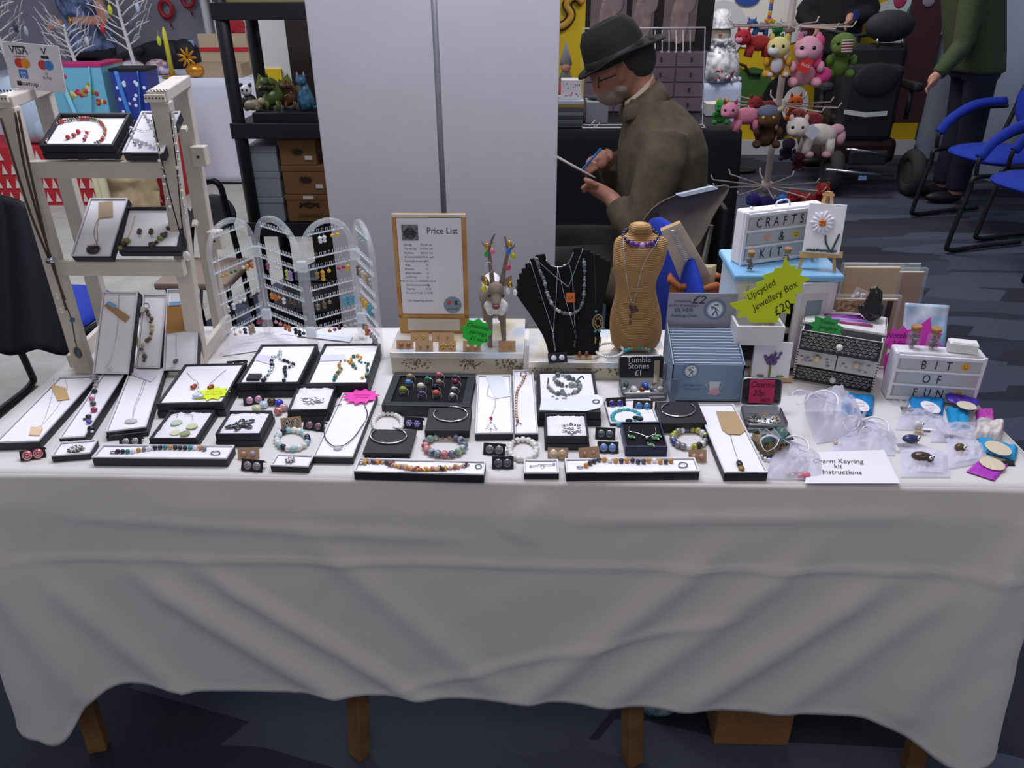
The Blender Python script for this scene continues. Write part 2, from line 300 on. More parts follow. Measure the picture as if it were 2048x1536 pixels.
def jbox(f, label, rim='black', rimw=.003, pad='card', lid=0, col=BLK, group=None, fill=.003, padcol=None, lab=None):
    t = thing('jewellery_box', label, 'box', f.o, group); hs = f.h-(.0028 if rim == 'white' else 0); rimw = .0013 if rim == 'white' else rimw
    w_, d, h = f.w, f.d, f.h; r = rimw; z1 = h*.45 if lid else 0
    def shell(mb, w_, d, z0, z1, r):
        mb.T = f.mat()
        for c, s_ in (((0, -d/2+r/2), (w_, r)), ((0, d/2-r/2), (w_, r)), ((-w_/2+r/2, 0), (r, d-2*r)), ((w_/2-r/2, 0), (r, d-2*r))): mb.box((c[0], c[1], (z0+z1)/2), (s_[0], s_[1], z1-z0))
        mb.box((0, 0, z0+.001), (w_-2*r, d-2*r, .002)); return mb
    if lid:  # upper tray sits in the slightly wider lower half
        shell(MB(col), w_+.002, d+.002, 0, z1, r).build('lower_case', t, bev=.0006); shell(MB(col), w_-.001, d-.001, z1+.001, hs, r).build('tray', t, bev=.0006)
    else: shell(MB(col), w_, d, 0, hs, r).build('case', t, bev=.0006)
    if rim == 'white':
        m = MB(LIN); m.T = f.mat(); q = .0024
        for c, s_ in (((0, -d/2+q/2), (w_, q)), ((0, d/2-q/2), (w_, q)), ((-w_/2+q/2, 0), (q, d-2*q)), ((w_/2-q/2, 0), (q, d-2*q))): m.box((c[0], c[1], h-.0013), (s_[0], s_[1], .0028))
        m.build('lining', t)
    m = MB(padcol or (COTTON if pad == 'cotton' else PAD)); m.T = f.mat(); g = .0049 if rim == 'white' else 2*r+.0015; a, b_ = w_-g, d-g
    if pad == 'cotton':
        sd = rnd.random()*50
        m.surf(lambda u, v: V(((u-.5)*a, (v-.5)*b_, h-fill+.0025*noise.noise(V((u*6+sd, v*6, 1)))-.004*((abs(2*u-1))**6+(abs(2*v-1))**6)*.5+(.003*abs(noise.noise(V((u*25, sd, 2)))) if v > .9 else 0))), 30, 30)
        m.box((0, 0, (h-fill-.006)/2+.001), (a, b_, h-fill-.006))
        m.build('cotton_pad', t)
    else:
        m.box((0, 0, (h-fill)/2+.001), (a, b_, h-fill-.002)); m.build('pad', t, bev=.0012)
    f.top = h-fill+.0005; return f
def pts(f, P, c=None): return [f.hit(x, y, f.top if c is None else c) for x, y in P]
def chain(f, name, label, P, r=.0007, mat=SILV, cat='necklace', c=None, parent=None):
    m = MB(mat); m.tube(smooth_path(pts(f, P, (f.top if c is None else c)+r), 4), r, 5)
    o = m.build(name, parent); return o if parent else tag(o, label, cat)
def beadrun(m, P, R, mats, step=1.9, jit=0, shape=(1, 1, 1), seed=3, nrm=V((0, 0, 1))):
    q = random.Random(seed); P = smooth_path(P, 6) if len(P) > 2 else P
    for i, p in enumerate(along(P, R*step)):
        m.m(mats[i % len(mats)] if not jit else q.choice(mats)); s_ = R*(1+jit*q.uniform(-.35, .35))
        m.sph(p+nrm*s_*.8, (s_*shape[0], s_*shape[1], s_*shape[2]), 8, 6)
    return m
def bracelet(label, P, R, mats, f=TABLE, c=0, closed=True, jit=0, step=1.95, name='bead_bracelet', cat='bracelet', seed=1, extra=None):
    pp = smooth_path([f.hit(x, y, c) for x, y in P], 5, closed); pc = sum(pp, V((0, 0, 0)))/len(pp)
    t = thing(name, label, cat, pc); st = MB(SILV); st.tube([p+f.n*R*.8 for p in pp], R*.2, 5, closed=closed); st.build('string', t)
    q = random.Random(seed); al = along(pp, R*step, closed)
    if closed and (al[-1]-al[0]).length < R*1.2: al.pop()
    for i, p in enumerate(al):
        m = MB(q.choice(mats) if jit else mats[i % len(mats)]); s_ = R*(1+jit*q.uniform(-.3, .3)); m.sph(p+f.n*s_, (s_, s_, s_), 10, 7)
        if i < 99: m.build('bead', t)
    if extra: extra(t)
    return t
def arc(cx, cy, rx, ry, n=14, a0=0, a1=360): return [(cx+rx*math.cos(math.radians(a0+(a1-a0)*i/n)), cy+ry*math.sin(math.radians(a0+(a1-a0)*i/n))) for i in range(n if abs(a1-a0) == 360 else n+1)]
def paper_tag(f, q, c, m=KRAFT, name='price_tag', label='', cat='tag', lines=4, parent=None, lc='#6d553a', th=.0006):
    P = [f.hit(x, y, c) for x, y in q]; n = (P[1]-P[0]).cross(P[-1]-P[0]).normalized(); m_ = MB(m)
    m_.add(P+[p+n*th for p in P], [list(range(len(P)))[::-1], list(range(len(P), 2*len(P)))]+[(i, (i+1) % len(P), len(P)+(i+1) % len(P), len(P)+i) for i in range(len(P))])
    if lines:
        m_.m(M(lc, .7)); A, B, D = P[0], P[1], P[-1]; q_ = random.Random(int(q[0][0]))
        for i in range(lines):
            t_ = (i+.8)/(lines+.6); s0 = .12; e = q_.uniform(.6, .9); a = A.lerp(D, t_)+(B-A)*s0; L_ = (B-A)*(e-s0); pp = [a+L_*(k/12)+(D-A)*(.012*math.sin(k*2.3+i)) + n*(th+.0001) for k in range(13)]
            m_.tube(pp, .00022, 3)
    o = m_.build(name, parent); return o if parent else tag(o, label, cat)
# ---------------- white ladder stand ----------------
STW = M('#cfc6b9', .5, var=.03, scale=20); t = thing('ladder_stand', 'white wooden three tier ladder shelf standing on the left end of the table', 'display stand', (-.85, 1.55, TZ+.001))
yf = 1.45; fl0, fl1 = V((-.952, yf, TZ+.001)), V((-.952, yf, 1.275)); fr0, fr1 = V((-.727, yf+.045, TZ+.001)), V((-.672, yf, 1.285))
bl0, bl1 = V((-1.005, 1.655, TZ+.001)), V((-1.015, 1.67, 1.27)); br0, br1 = V((-.737, 1.66, TZ+.001)), V((-.73, 1.675, 1.28))
for a, b_ in ((fl0, fl1), (fr0, fr1)): MB(STW).beam(a, b_, .034, .02, (0, 1, 0)).build('front_leg', t, bev=.002)
for a, b_ in ((bl0, bl1), (br0, br1)): MB(STW).beam(a, b_, .034, .02, (0, 1, 0)).build('rear_leg', t, bev=.002)
for a, b_ in ((fl1, bl1), (fr1, br1)): MB(STW).beam(a+V((0, -.012, .008)), b_+V((0, .012, .008)), .034, .02).build('top_bar', t, bev=.002)
def rail(y0, y1, z0, z1, nm='shelf_rail'):
    MB(STW).box((-.825, yf-.002, (z0+z1)/2), (.265, .018, z1-z0)).build(nm, t, bev=.0015)
for z in (1.176, .985): rail(0, 0, z-.026, z+.004)
def tb(FLp, FRp, BLp, Yf, h):
    FL = PY(*FLp, Yf); FR_ = PY(*FRp, Yf); d = ray(*BLp); return tiltfr(FL, FR_, CAM+d*(FL.x/d.x), h)
TF = dict(a=tb((76, 291), (226, 291), (118, 225), 1.425, .03), b=tb((244, 304), (325, 304), (283, 222), 1.425, .02), c=tb((141, 511), (220, 511), (180, 396), 1.425, .02), d=tb((231, 496), (357, 496), (252, 413), 1.425, .028),
          e=tb((185, 747), (256, 748), (205, 583), 1.395, .02), g=tb((271, 735), (319, 736), (285, 587), 1.43, .02), h=tb((326, 741), (392, 740), (337, 578), 1.43, .02))
for k, f in TF.items():
    p = f.pt(0, f.d*.32, -.0045); MB(STW).box((p.x, p.y, p.z), (f.w+.02 if k not in 'eh' else f.w+.01, .012, .008), Matrix((f.u, f.v, f.n)).transposed()).build('slat', t, bev=.001)
for z in (1.165, .985): MB(STW).box((-.708, 1.655, z-.02), (.030, .024, .04)).build('bracket', t, bev=.002); MB(M('#3a3833', .5)).cyl((-.708, 1.643, z-.02), (-.708, 1.6405, z-.02), .003, 8).build('screw', t)
for xx in (-.985, -.716): MB(STW).beam((xx, 1.46, TZ+.02), (xx, 1.66, TZ+.03), .012, .03).build('side_rail', t, bev=.001)
# patterned washi on the leg tops
for x in (-.952, -.672):
    m = MB(M('#e8e2d4', .6)); m.box((x, yf-.022, 1.292), (.036, .004, .012))
    m.m(BLKM)
    for i in range(6): m.sph((x-.015+i*.006, yf-.0245, 1.292), .0016, 6, 4)
    for i in range(6): m.sph((x-.015+i*.006, yf-.012, 1.3025), .0016, 6, 4); m.sph((x-.015+i*.006, yf-.003, 1.3025), .0016, 6, 4)
    m.build('edge_ribbon', t)
# card payment sign, clipped upright on the left top bar
t = thing('payment_sign', 'white card payment sign with card logos standing on the left bar of the ladder shelf', 'sign', (-.97, 1.53, 1.293))
SY = 1.55; A = PY(27, 186, SY); B = PY(134, 186, SY); C_ = PY(112, 84, SY); D = PY(4, 82, SY); A = V((A.x, SY, max(A.z, 1.293)))
f = Fr(A, B-A, D-A); wS = (B-A).length; hS = (D-A).length
m = MB(M('#e4e0e6', .4)); m.prism([(0, 0), (wS, 0), (wS, hS), (0, hS)], A, f.u, f.v, .002); m.build('card', t)
def sg(a, b_, c=.0024): return f.o+f.u*(a*wS)+f.v*(b_*hS)+f.n*c
m = MB(M('#22242e', .5)); m.text('VISA', sg(.27, .765), f.u, f.v, .019, sx=.9); m.prism([(0, 0), (.024, 0), (.024, .0022), (0, .0022)], sg(.16, .90), f.u, f.v, .0003); m.text('V', sg(.72, .79), f.u, f.v, .018)
m.prism([(0, 0), (.014, 0), (.014, .005), (0, .005)], sg(.655, .71), f.u, f.v, .0003); m.text('sumup', sg(.36, .09), f.u, f.v, .012); m.prism([(0, 0), (.008, 0), (.008, .008), (0, .008)], sg(.13, .08), f.u, f.v, .0003)
m.m(M('#c98a3a', .5)); m.prism([(0, 0), (.024, 0), (.024, .0016), (0, .0016)], sg(.16, .7), f.u, f.v, .0003)
def disc(a, b_, r, col, c): m.m(M(col, .5)); m.prism([(math.cos(i*.3927)*r, math.sin(i*.3927)*r) for i in range(16)], sg(a, b_, c), f.u, f.v, .0003)
disc(.24, .57, .0085, '#cf3b2e', .0024); disc(.35, .57, .0085, '#e8932e', .0028); disc(.66, .57, .0085, '#cf3f45', .0024); disc(.77, .57, .0085, '#3f86cf', .0028)
m.m(M('#4a78c8', .5)); m.prism([(0, 0), (.016, 0), (.016, .016), (0, .016)], sg(.2, .24), f.u, f.v, .0003); m.m(M('#dfe6f5', .5)); m.text('AM\nEX', sg(.275, .33), f.u, f.v, .007)
m.m(M('#3b3d46', .6)); m.text('))', sg(.7, .37), f.u, f.v, .008); m.text('G Pay', sg(.7, .27), f.u, f.v, .007)
m.build('logo_print', t)
m = MB(STW); m.box((sg(.5, 0).x, SY+.012, 1.2995), (.03, .018, .009)); m.build('clip_base', t)
# ---------------- boxes on the ladder stand ----------------
RED = M('#c0393b', .3); GRN = M('#7d8a4a', .4); DST = M('#3b2f2a', .35, hex2='#6a5238', scale=150)
f = TF['a']; jbox(f, 'square black box holding a red bead necklace and earrings, top tier of the ladder stand', lid=1, rimw=.005, fill=.007)
t = thing('bead_necklace', 'red, silver and green bead necklace curved in the square box on the top tier', 'necklace', f.pt(0, 0, f.top))
P = pts(f, [(94, 286), (97, 272), (105, 258), (118, 248), (135, 243), (152, 240), (170, 239), (185, 240), (198, 243), (207, 252), (212, 264), (209, 275), (202, 284), (190, 288)])
q = random.Random(4)
for p in along(smooth_path(P, 5), .0052): MB(q.choice([RED, SILV, RED, GRN, M('#8a8d90', .2, .6), M('#b5563f', .4)])).sph(p+f.n*.003, .0031*q.uniform(.7, 1.15), 8, 6).build('bead', t)
def earring(f, label, P, mats, R, group=None, c=None, hook=True, parent=None, name='drop_earring'):
    pp = pts(f, P, c); t = thing(name, label, 'earring', pp[0], group); m = MB(SILV)
    if hook: d = (pp[0]-pp[-1]).normalized(); m.tube(smooth_path([pp[0]+f.n*.001, pp[0]+d*.006+f.n*.001, pp[0]+d*.010+f.u*.003+f.n*.001, pp[0]+d*.006+f.u*.005+f.n*.001], 3), .0004, 5); m.build('hook', t)
    for i, p in enumerate(pp): MB(mats[i % len(mats)]).sph(p+f.n*R*.8, R, 8, 6).build('bead', t)
    return t
earring(f, 'left red triple bead drop earring inside the top tier necklace', [(158, 266), (149, 273), (137, 277)], [RED, M('#b5563f', .4), RED], .0042)
earring(f, 'right red triple bead drop earring inside the top tier necklace', [(175, 268), (173, 274), (170, 281)], [RED, M('#d8c9c5', .3), RED], .0034)
f = TF['b']; jbox(f, 'narrow white lined box with a pale glassy necklace beside the right post, top tier', rim='white')
m = MB(M('#dfe3ee', .15)); q = random.Random(8)
for x, y in [(262, 256), (266, 262), (262, 272), (268, 279), (276, 280), (284, 284), (292, 286), (300, 291), (308, 295), (290, 230), (296, 240), (300, 250), (270, 286), (280, 290)]: m.m(q.choice([M('#dfe3ee', .15), SILV])); m.sph(f.hit(x, y, f.top+.003), .0034, 7, 5)
m.m(SILV); m.tube(smooth_path(pts(f, [(290, 230), (300, 250), (290, 262), (264, 256), (262, 272), (300, 291)], f.top+.002)), .0006, 5); tag(m.build('glass_necklace'), 'pale glass and silver necklace scattered in the narrow box on the top tier', 'necklace')
f = TF['c']; jbox(f, 'narrow white lined box with a dark pebble pendant, middle tier left', rim='white')
t = thing('stone_pendant', 'dark banded pebble pendant on a double cord in the middle tier narrow box', 'pendant', f.pt(0, 0, f.top)); m = MB(M('#9c8a78', .6)); m.tube(smooth_path(pts(f, [(198, 436), (190, 452), (188, 470), (194, 489)])), .0006, 5); m.tube(smooth_path(pts(f, [(198, 436), (194, 455), (195, 470), (194, 489)])), .0006, 5); m.build('cord', t)
m = MB(M('#332b2d', .4)); p = f.hit(186, 498, f.top+.005); Rm = Matrix((f.u, f.v, f.n)).transposed(); m.sph(p, (.0135, .012, .005), 12, 8, Rm); m.m(M('#b9a78f', .5)); m.tube([p+f.u*-.011+f.v*.006+f.n*.003, p+f.n*.0055+f.v*.004, p+f.u*.011+f.v*.006+f.n*.003], .0008, 5); m.build('pebble', t)
paper_tag(f, [(197, 404), (225, 402), (226, 433), (197, 436)], f.top+.002, M('#b7a183', .8), label='small kraft price tag in the middle tier box with the dark pebble pendant', lines=0)
f = TF['d']; jbox(f, 'square black box with chunky green stone necklace, middle tier of the ladder stand', lid=1, rimw=.004, fill=.006)
t = thing('stone_necklace', 'green and brown chunky stone necklace lying in the square box, middle tier', 'necklace', f.pt(0, 0, f.top)); q = random.Random(12)
for x, y, r in [(343, 447, .0065), (337, 456, .0055), (331, 466, .004), (327, 470, .007), (320, 476, .0065), (313, 484, .004), (304, 489, .0075), (253, 481, .0075), (248, 487, .0065), (241, 495, .005)]:
    MB(q.choice([DST, M('#4b4a37', .4), DST, M('#8b8a4c', .4)])).sph(f.hit(x, y, f.top+r*.7), (r, r*.8, r*.8), 8, 6).build('stone', t)
m = MB(M('#c9b884', .4)); m.tube(smooth_path(pts(f, [(270, 431), (264, 455), (254, 480)], f.top+.001)), .0006, 5); m.build('cord', t)
earring(f, 'left dark stone drop earring in the middle tier square box', [(280, 467), (281, 463)], [DST], .0045)
earring(f, 'right dark stone drop earring in the middle tier square box', [(303, 467), (304, 463)], [DST], .0045)
f = TF['e']; jbox(f, 'left tall white lined box with small slanted kraft label, leaning in the bottom tier', rim='white')
chain(f, 'chain_necklace', 'fine silver chain with a small white charm in the left leaning box', [(238, 590), (236, 640), (231, 680), (220, 722), (218, 728)], .0006)
paper_tag(f, [(216, 603), (260, 634), (250, 645), (208, 612)], f.top+.002, label='slanted kraft label with blue strip in the left leaning box', lines=3); paper_tag(f, [(217, 602), (233, 610), (228, 617), (213, 607)], f.top+.003, M('#7fb2dc', .6), label='small blue sticker strip on the slanted kraft label', cat='sticker', lines=0, name='blue_sticker')
m = MB(PEARL); [m.sph(f.hit(x, y, f.top+.003), .003, 7, 5) for x, y in ((213, 731), (218, 734), (221, 738), (215, 737))]; tag(m.build('charm'), 'tiny white flower charm at the end of the fine chain, left leaning box', 'charm')
f = TF['g']; jbox(f, 'middle tall white lined box with green stone bracelet, bottom tier', rim='white')
t = thing('stone_bracelet', 'brown green chip stone bracelet with ring clasp in the middle leaning box', 'bracelet', f.pt(0, 0, f.top)); m = MB(SILV); m.tube(pts(f, arc(293, 611, 6.5, 5)), .0008, 5, closed=True); m.build('clasp', t); q = random.Random(5)
for x, y in [(294, 622), (297, 629), (303, 637), (301, 644), (304, 651), (304, 659), (302, 667), (299, 677), (294, 681), (285, 690), (283, 698), (287, 705), (289, 713), (288, 721)]: MB(q.choice([M('#5a5f55', .35), M('#6d5a48', .35), M('#4b453c', .35), M('#c8b98e', .35)])).sph(f.hit(x, y, f.top+.003), .0048*q.uniform(.7, 1.05), 7, 5).build('stone', t)
f = TF['h']; jbox(f, 'right tall white lined box with large kraft tag behind the right front post, bottom tier', rim='white')
paper_tag(f, [(331, 612), (371, 607), (373, 662), (333, 667)], f.top+.002, M('#a2753f', .8), label='large brown kraft tag with handwriting in the right leaning box', lines=9); paper_tag(f, [(338, 604), (360, 603), (360, 610), (338, 611)], f.top+.0035, M('#7fb2dc', .6), label='small blue sticker on the large kraft tag', cat='sticker', lines=0, name='blue_sticker')
chain(f, 'chain_necklace', 'fine chain with a dark green stone in the right leaning box', [(352, 668), (352, 690), (353, 712)], .0006); m = MB(M('#465048', .4)); m.sph(f.hit(351, 722, f.top+.005), (.004, .009, .004), 8, 6); tag(m.build('stone_pendant'), 'dark green oblong stone pendant in the right leaning box', 'pendant')
for i, (x, y, n_) in enumerate(((273, 676, 'between the left and middle leaning boxes'), (325, 675, 'between the middle and right leaning boxes'))):
    p = PY(x, y, 1.52); m = MB(M('#d6e325', .6)); m.box((p.x, 1.52, p.z), (.007, .002, .05)); tag(m.build('neon_card'), 'thin strip of neon yellow card '+n_, 'card')
# necklaces hung from the stand
def hang(name, label, strands, parts, cat='necklace', r=.0012, mat=M('#4a3522', .7)):
    t = thing(name, label, cat, strands[0][0])
    for s_ in strands: MB(mat).tube(smooth_path(s_), r, 6).build('cord', t)
    for nm, mb in parts: mb.build(nm, t)
    return t
YH = yf-.031; H_ = lambda x, y, Y=YH: PY(x, y, Y)
hb = MB(SILV); hb.cyl(H_(95, 522)+V((0, 0, 0)), H_(109, 519), .006, 10)
hang('cord_necklace', 'bundle of brown leather cords with a silver tube bead on the left front post', [[H_(2, 236), H_(30, 330), H_(62, 430), H_(99, 520)], [H_(30, 225), H_(48, 330), H_(75, 430), H_(103, 520)], [H_(36, 222), H_(58, 330), H_(80, 430), H_(101, 520)], [H_(101, 520), H_(115, 560), H_(130, 600)], [H_(105, 520), H_(120, 575), H_(133, 620)]], [('tube_bead', hb)], r=.0022)
pb = MB(M('#3a4a63', .25)); pb.sph(H_(156, 705), (.008, .003, .0125), 12, 8); pb.m(GOLD); pb.tube([H_(156, 705)+V((.0092*math.cos(a*.4189), -.001, .0138*math.sin(a*.4189))) for a in range(15)], .0008, 5, closed=True)
fb = MB(M('#e6e0d0', .3)); [fb.sph(H_(x, y), .0035, 7, 5) for x, y in ((114, 588), (116, 596), (122, 618), (125, 624))]; fb.m(M('#3c6378', .3)); fb.sph(H_(145, 640), .0055, 8, 6)
hang('cord_necklace', 'brown cord with shell beads and a blue oval pendant low on the left front post', [[H_(110, 545), H_(128, 600), H_(143, 640), H_(150, 680), H_(154, 692)]], [('oval_pendant', pb), ('shell_beads', fb)], r=.0012)
sp = MB(PEARL); sp.sph(H_(373, 512), (.0075, .003, .010), 12, 8)
hang('cord_necklace', 'black cord loop with a white shell drop on the right front post', [[H_(305, 232), H_(330, 350), H_(350, 430), H_(368, 492)], [H_(340, 225), H_(353, 330), H_(362, 430), H_(370, 492)], [H_(368, 492), H_(372, 500)]], [('shell_drop', sp)], mat=M('#1c1818', .6))
for (lab, P, sd) in (('silver chain with small grey beads hanging outside the right front post', [(342, 222), (352, 290), (358, 350), (366, 410), (375, 440)], 3), ('chain with pale shell chips hanging inside the right front post', [(302, 240), (316, 300), (326, 350), (332, 395), (340, 425)], 6)):
    m = MB(SILV); pp = [H_(x, y, YH-.006) for x, y in P]; m.tube(smooth_path(pp), .0006, 5); q = random.Random(sd)
    for p in along(smooth_path(pp), .014): m.m(q.choice([PEARL, SILV, M('#9b8a7a', .3), M('#dccfa0', .3)])); m.sph(p+V((q.uniform(-.003, .003), 0, 0)), .0028*q.uniform(.7, 1.3), 7, 5)
    tag(m.build('chip_necklace'), lab, 'necklace')
# ---------------- flat boxes on the table ----------------
def B(label, q, h, **k): f = quadfr(q, h); return jbox(f, label, **k)
def mini(f, name, label, cat, fn, parent=None):
    m = MB(SILV); fn(m); return tag(m.build(name), label, cat)
f = B('long white lined box with a fine chain and square wooden pendant, front left corner', [(26, 884), (113, 879), (163, 753), (86, 753)], .018, rim='white')
t = thing('wood_pendant_necklace', 'fine chain with a pale square wooden pendant in the front left box', 'necklace', f.pt(0, 0, f.top)); m = MB(SILV); m.tube(smooth_path(pts(f, [(108, 757), (104, 790), (92, 830), (82, 853)])), .0005, 5); m.tube(smooth_path(pts(f, [(130, 758), (134, 780), (112, 818), (82, 853)])), .0005, 5); m.tube(pts(f, arc(80, 855, 4, 3)), .0006, 5, closed=True); m.build('chain', t)
m = MB(M('#e3c19c', .6)); m.add([p+f.n*k for k in (0, .002) for p in pts(f, [(58, 871), (63, 855), (86, 857), (79, 872)])], [(3, 2, 1, 0), (4, 5, 6, 7), (0, 1, 5, 4), (1, 2, 6, 5), (2, 3, 7, 6), (3, 0, 4, 7)]); m.build('pendant', t)
paper_tag(f, [(100, 768), (131, 775), (139, 798), (115, 801)], f.top+.0015, M('#c9a673', .8), label='crumpled kraft tag in the front left box', lines=0)
f = B('narrow white lined box with a dark and pink chip bracelet, front left', [(157, 873), (208, 868), (220, 741), (175, 743)], .022, rim='white')
t = thing('stone_bracelet', 'chip stone bracelet of grey, black, pink and blue with oval clasp, front left narrow box', 'bracelet', f.pt(0, 0, f.top)); m = MB(SILV); m.tube(pts(f, arc(188, 755, 8, 4)), .0009, 5, closed=True); m.build('clasp', t)
for x, y, c_, r in [(193, 764, '#a39a9c', .005), (191, 771, '#b0a7a8', .005), (189, 782, '#2c2c34', .0055), (183, 797, '#c56a92', .005), (186, 807, '#3a4440', .0055), (188, 819, '#b03566', .006), (177, 833, '#3d3432', .0055), (169, 838, '#4c4b49', .003), (178, 843, '#5c5fb0', .0055), (182, 857, '#1d2430', .0065), (184, 863, '#dddde4', .003)]: MB(M(c_, .3)).sph(f.hit(x, y, f.top+r*.7), (r*1.1, r*.9, r*.8), 8, 6).build('stone', t)
m = MB(SILV); m.tube(smooth_path(pts(f, [(190, 760), (190, 790), (185, 820), (178, 840), (184, 862)], f.top+.002)), .0005, 5); m.build('wire', t)
f = B('long white lined box with a fine chain and grey oval pendant, left side', [(223, 861), (303, 852), (322, 727), (251, 735)], .02, rim='white', lid=1)
t = thing('pendant_necklace', 'fine chain with pale grey oval pendant in the lidded long box on the left', 'necklace', f.pt(0, 0, f.top)); m = MB(SILV); m.tube(smooth_path(pts(f, [(287, 762), (280, 785), (268, 815), (265, 838)])), .0005, 5); m.tube(smooth_path(pts(f, [(291, 762), (284, 785), (272, 812), (265, 838)])), .0005, 5); m.build('chain', t)
m = MB(M('#c6c3c2', .35)); m.sph(f.hit(262, 842, f.top+.002), (.0115, .0085, .0025), 14, 7); m.build('pendant', t); paper_tag(f, [(250, 744), (262, 733), (314, 751), (302, 763)], f.top+.002, M('#e3dcea', .6), label='white paper slip with print in the lidded long box on the left', lines=4, lc='#8a8590')
f = B('square black box with amber necklace set and yellow star card', [(328, 807), (463, 805), (477, 725), (354, 729)], .03, rimw=.0045, lid=1)
for lab, P, ex in (('left fine chain earring with a rough amber stone in the square box', [(374, 745), (384, 756), (393, 761)], (386, 774)), ('right fine chain earring with an amber stone cluster in the square box', [(452, 739), (435, 754), (418, 769)], (420, 775))):
    t = thing('amber_earring', lab, 'earring', f.hit(*ex, f.top)); m = MB(SILV); m.tube(smooth_path(pts(f, P, f.top+.001)), .0005, 5); m.build('chain', t); m = MB(M('#b4552a', .3, hex2='#8a3a1c', scale=200)); m.sph(f.hit(*ex, f.top+.004), (.006, .005, .004), 8, 6); m.sph(f.hit(ex[0]+4, ex[1]-3, f.top+.004), (.0045, .004, .004), 8, 6); m.build('amber', t)
m = MB(M('#dce3ec', .12, .3)); m.sph(f.hit(396, 791, f.top+.0045), (.0115, .008, .004), 16, 8); m.m(SILV); m.tube(pts(f, [(394, 762), (397, 770), (396, 784)], f.top+.003), .0007, 5); tag(m.build('shell_pendant'), 'pearly white oval shell pendant beside the yellow star in the square box', 'pendant')
def starcard(f, c, px, n, r1, r2, col, label, seed=1, sx=1, sy=1, lines=None, ph=.2, tc='#3a3a20', ts=.01, jit=.1, rot=0, tilt=None, name='star_sign', o=None):
    O = o if o is not None else f.hit(*px, c); u = f.u*math.cos(rot)+f.v*math.sin(rot); v = f.v*math.cos(rot)-f.u*math.sin(rot)
    t = thing(name, label, 'sign', O); m = MB(M(col, .55)); m.prism(star(n, r1, r2, sx, sy, ph, jit, seed), O, u, v, .0008); m.build('card', t)
    m = MB(M(tc, .6)); L_ = lines or []
    for i, s_ in enumerate(L_): m.text(s_, O+v*((len(L_)-1)/2-i-.3)*ts*1.05+f.n*.0009+u*(i*ts*.25), u, v, ts, shear=.3, sx=.9)
    if L_: m.build('lettering', t)
    return t
starcard(f, f.top+.0015, (426, 787), 10, .034, .023, '#dff016', 'neon yellow star card with faint writing in the square box', seed=3, lines=['Pendant &', 'earrings £8'], tc='#a0a824', ts=.008, sy=.85)
f = B('small black box with cotton and four coin disc earrings, left of centre', [(313, 877), (405, 877), (420, 819), (325, 820)], .018, pad='cotton', lid=1)
for lab, dd in (('left pair of hanging green disc coins on the cotton', [((353, 846), 11.5, '#9aa48f'), ((350, 866), 10.5, '#c3c9a4')]), ('right pair of hanging green disc coins on the cotton', [((384, 853), 11.5, '#aeb48c'), ((370, 867), 10, '#8b8f62')])):
    t = thing('coin_earring', lab, 'earring', f.hit(*dd[0][0], f.top))
    for (p, r, c_) in dd: MB(M(c_, .3, .4)).lathe([(r*.00087, 0), (r*.00087, .0012)], f.hit(*p, f.top+.0008+.0012*(p[1] % 2)), 20).build('disc', t)
    m = MB(SILV); x, y = dd[0][0]; m.tube(smooth_path(pts(f, [(x, y-11), (x+2, y-20), (x-2, y-24), (x-16, y-24)], f.top+.002)), .0005, 5); m.build('hook', t)
f = B('small deep black box with cotton and a star shaped marcasite brooch', [(433, 868), (525, 868), (541, 820), (455, 821)], .027, pad='cotton', lid=1)
def leafbrooch(name, label, f, cx, cy, petals, mat, R=.012, core=.004):
    t = thing(name, label, 'brooch', f.hit(cx, cy, f.top)); O = f.hit(cx, cy, f.top+.003)
    for a, L_, w_ in petals:
        a = math.radians(a); m = MB(mat); u = f.u*math.cos(a)+f.v*math.sin(a); v = f.n.cross(u); m.sph(O+u*L_*.55, (L_*.5, w_, .002), 8, 6, Matrix((u, v, f.n)).transposed()); m.m(CHR); m.sph(O+u*L_*.55+f.n*.0015, .0018, 6, 4); m.build('petal', t)
    m = MB(CHR); m.sph(O, core, 8, 6); m.build('centre', t); return t
leafbrooch('star_brooch', 'dark silver leaf star brooch on cotton in the small deep box', f, 481, 848, [(35, .026, .006), (-25, .026, .006), (95, .018, .006), (150, .012, .005), (205, .027, .006), (265, .02, .006)], M('#55585e', .3, .9))
f = B('large square black box with a black and clear bead necklace, left of the centre', [(488, 766), (612, 766), (624, 687), (508, 689)], .032, rimw=.005, lid=1)
q = random.Random(9)
def beadneck(name, label, P, mats, R=.0045, step=.0105, wire=SILV, seed=2, rmin=.5):
    t = thing(name, label, 'necklace', f.pt(0, 0, f.top)); pp = smooth_path(pts(f, P), 5); m = MB(wire); m.tube([p+f.n*.002 for p in pp], .0006, 5); m.build('wire', t); q = random.Random(seed)
    for p in along(pp, step): r = R*q.uniform(rmin, 1.1); MB(q.choice(mats)).sph(p+f.n*r*.8+f.u*q.uniform(-.001, .001), r, 8, 6).build('bead', t)
    return t
beadneck('bead_necklace', 'black and crystal bead necklace looped in the large square box', [(528, 764), (536, 752), (546, 737), (542, 728), (546, 718), (560, 712), (561, 704), (561, 720), (575, 725), (588, 733), (574, 737), (568, 740), (572, 752), (568, 765)], [M('#2a2d33', .25), M('#2a2d33', .25), CHR, M('#c9d6dd', .15)], .0046, .0075)
m = MB(M('#221f23', .6)); m.T = f.mat(); P = [f.mat().inverted() @ p for p in pts(f, [(497, 763), (523, 762), (520, 751), (495, 753)])]; c = sum(P, V((0, 0, 0)))/4; m.box((c.x, c.y, f.top+.003), (.025, .022, .006)); tag(m.build('earring_card'), 'small black card propped in the front corner of the large square box', 'card')
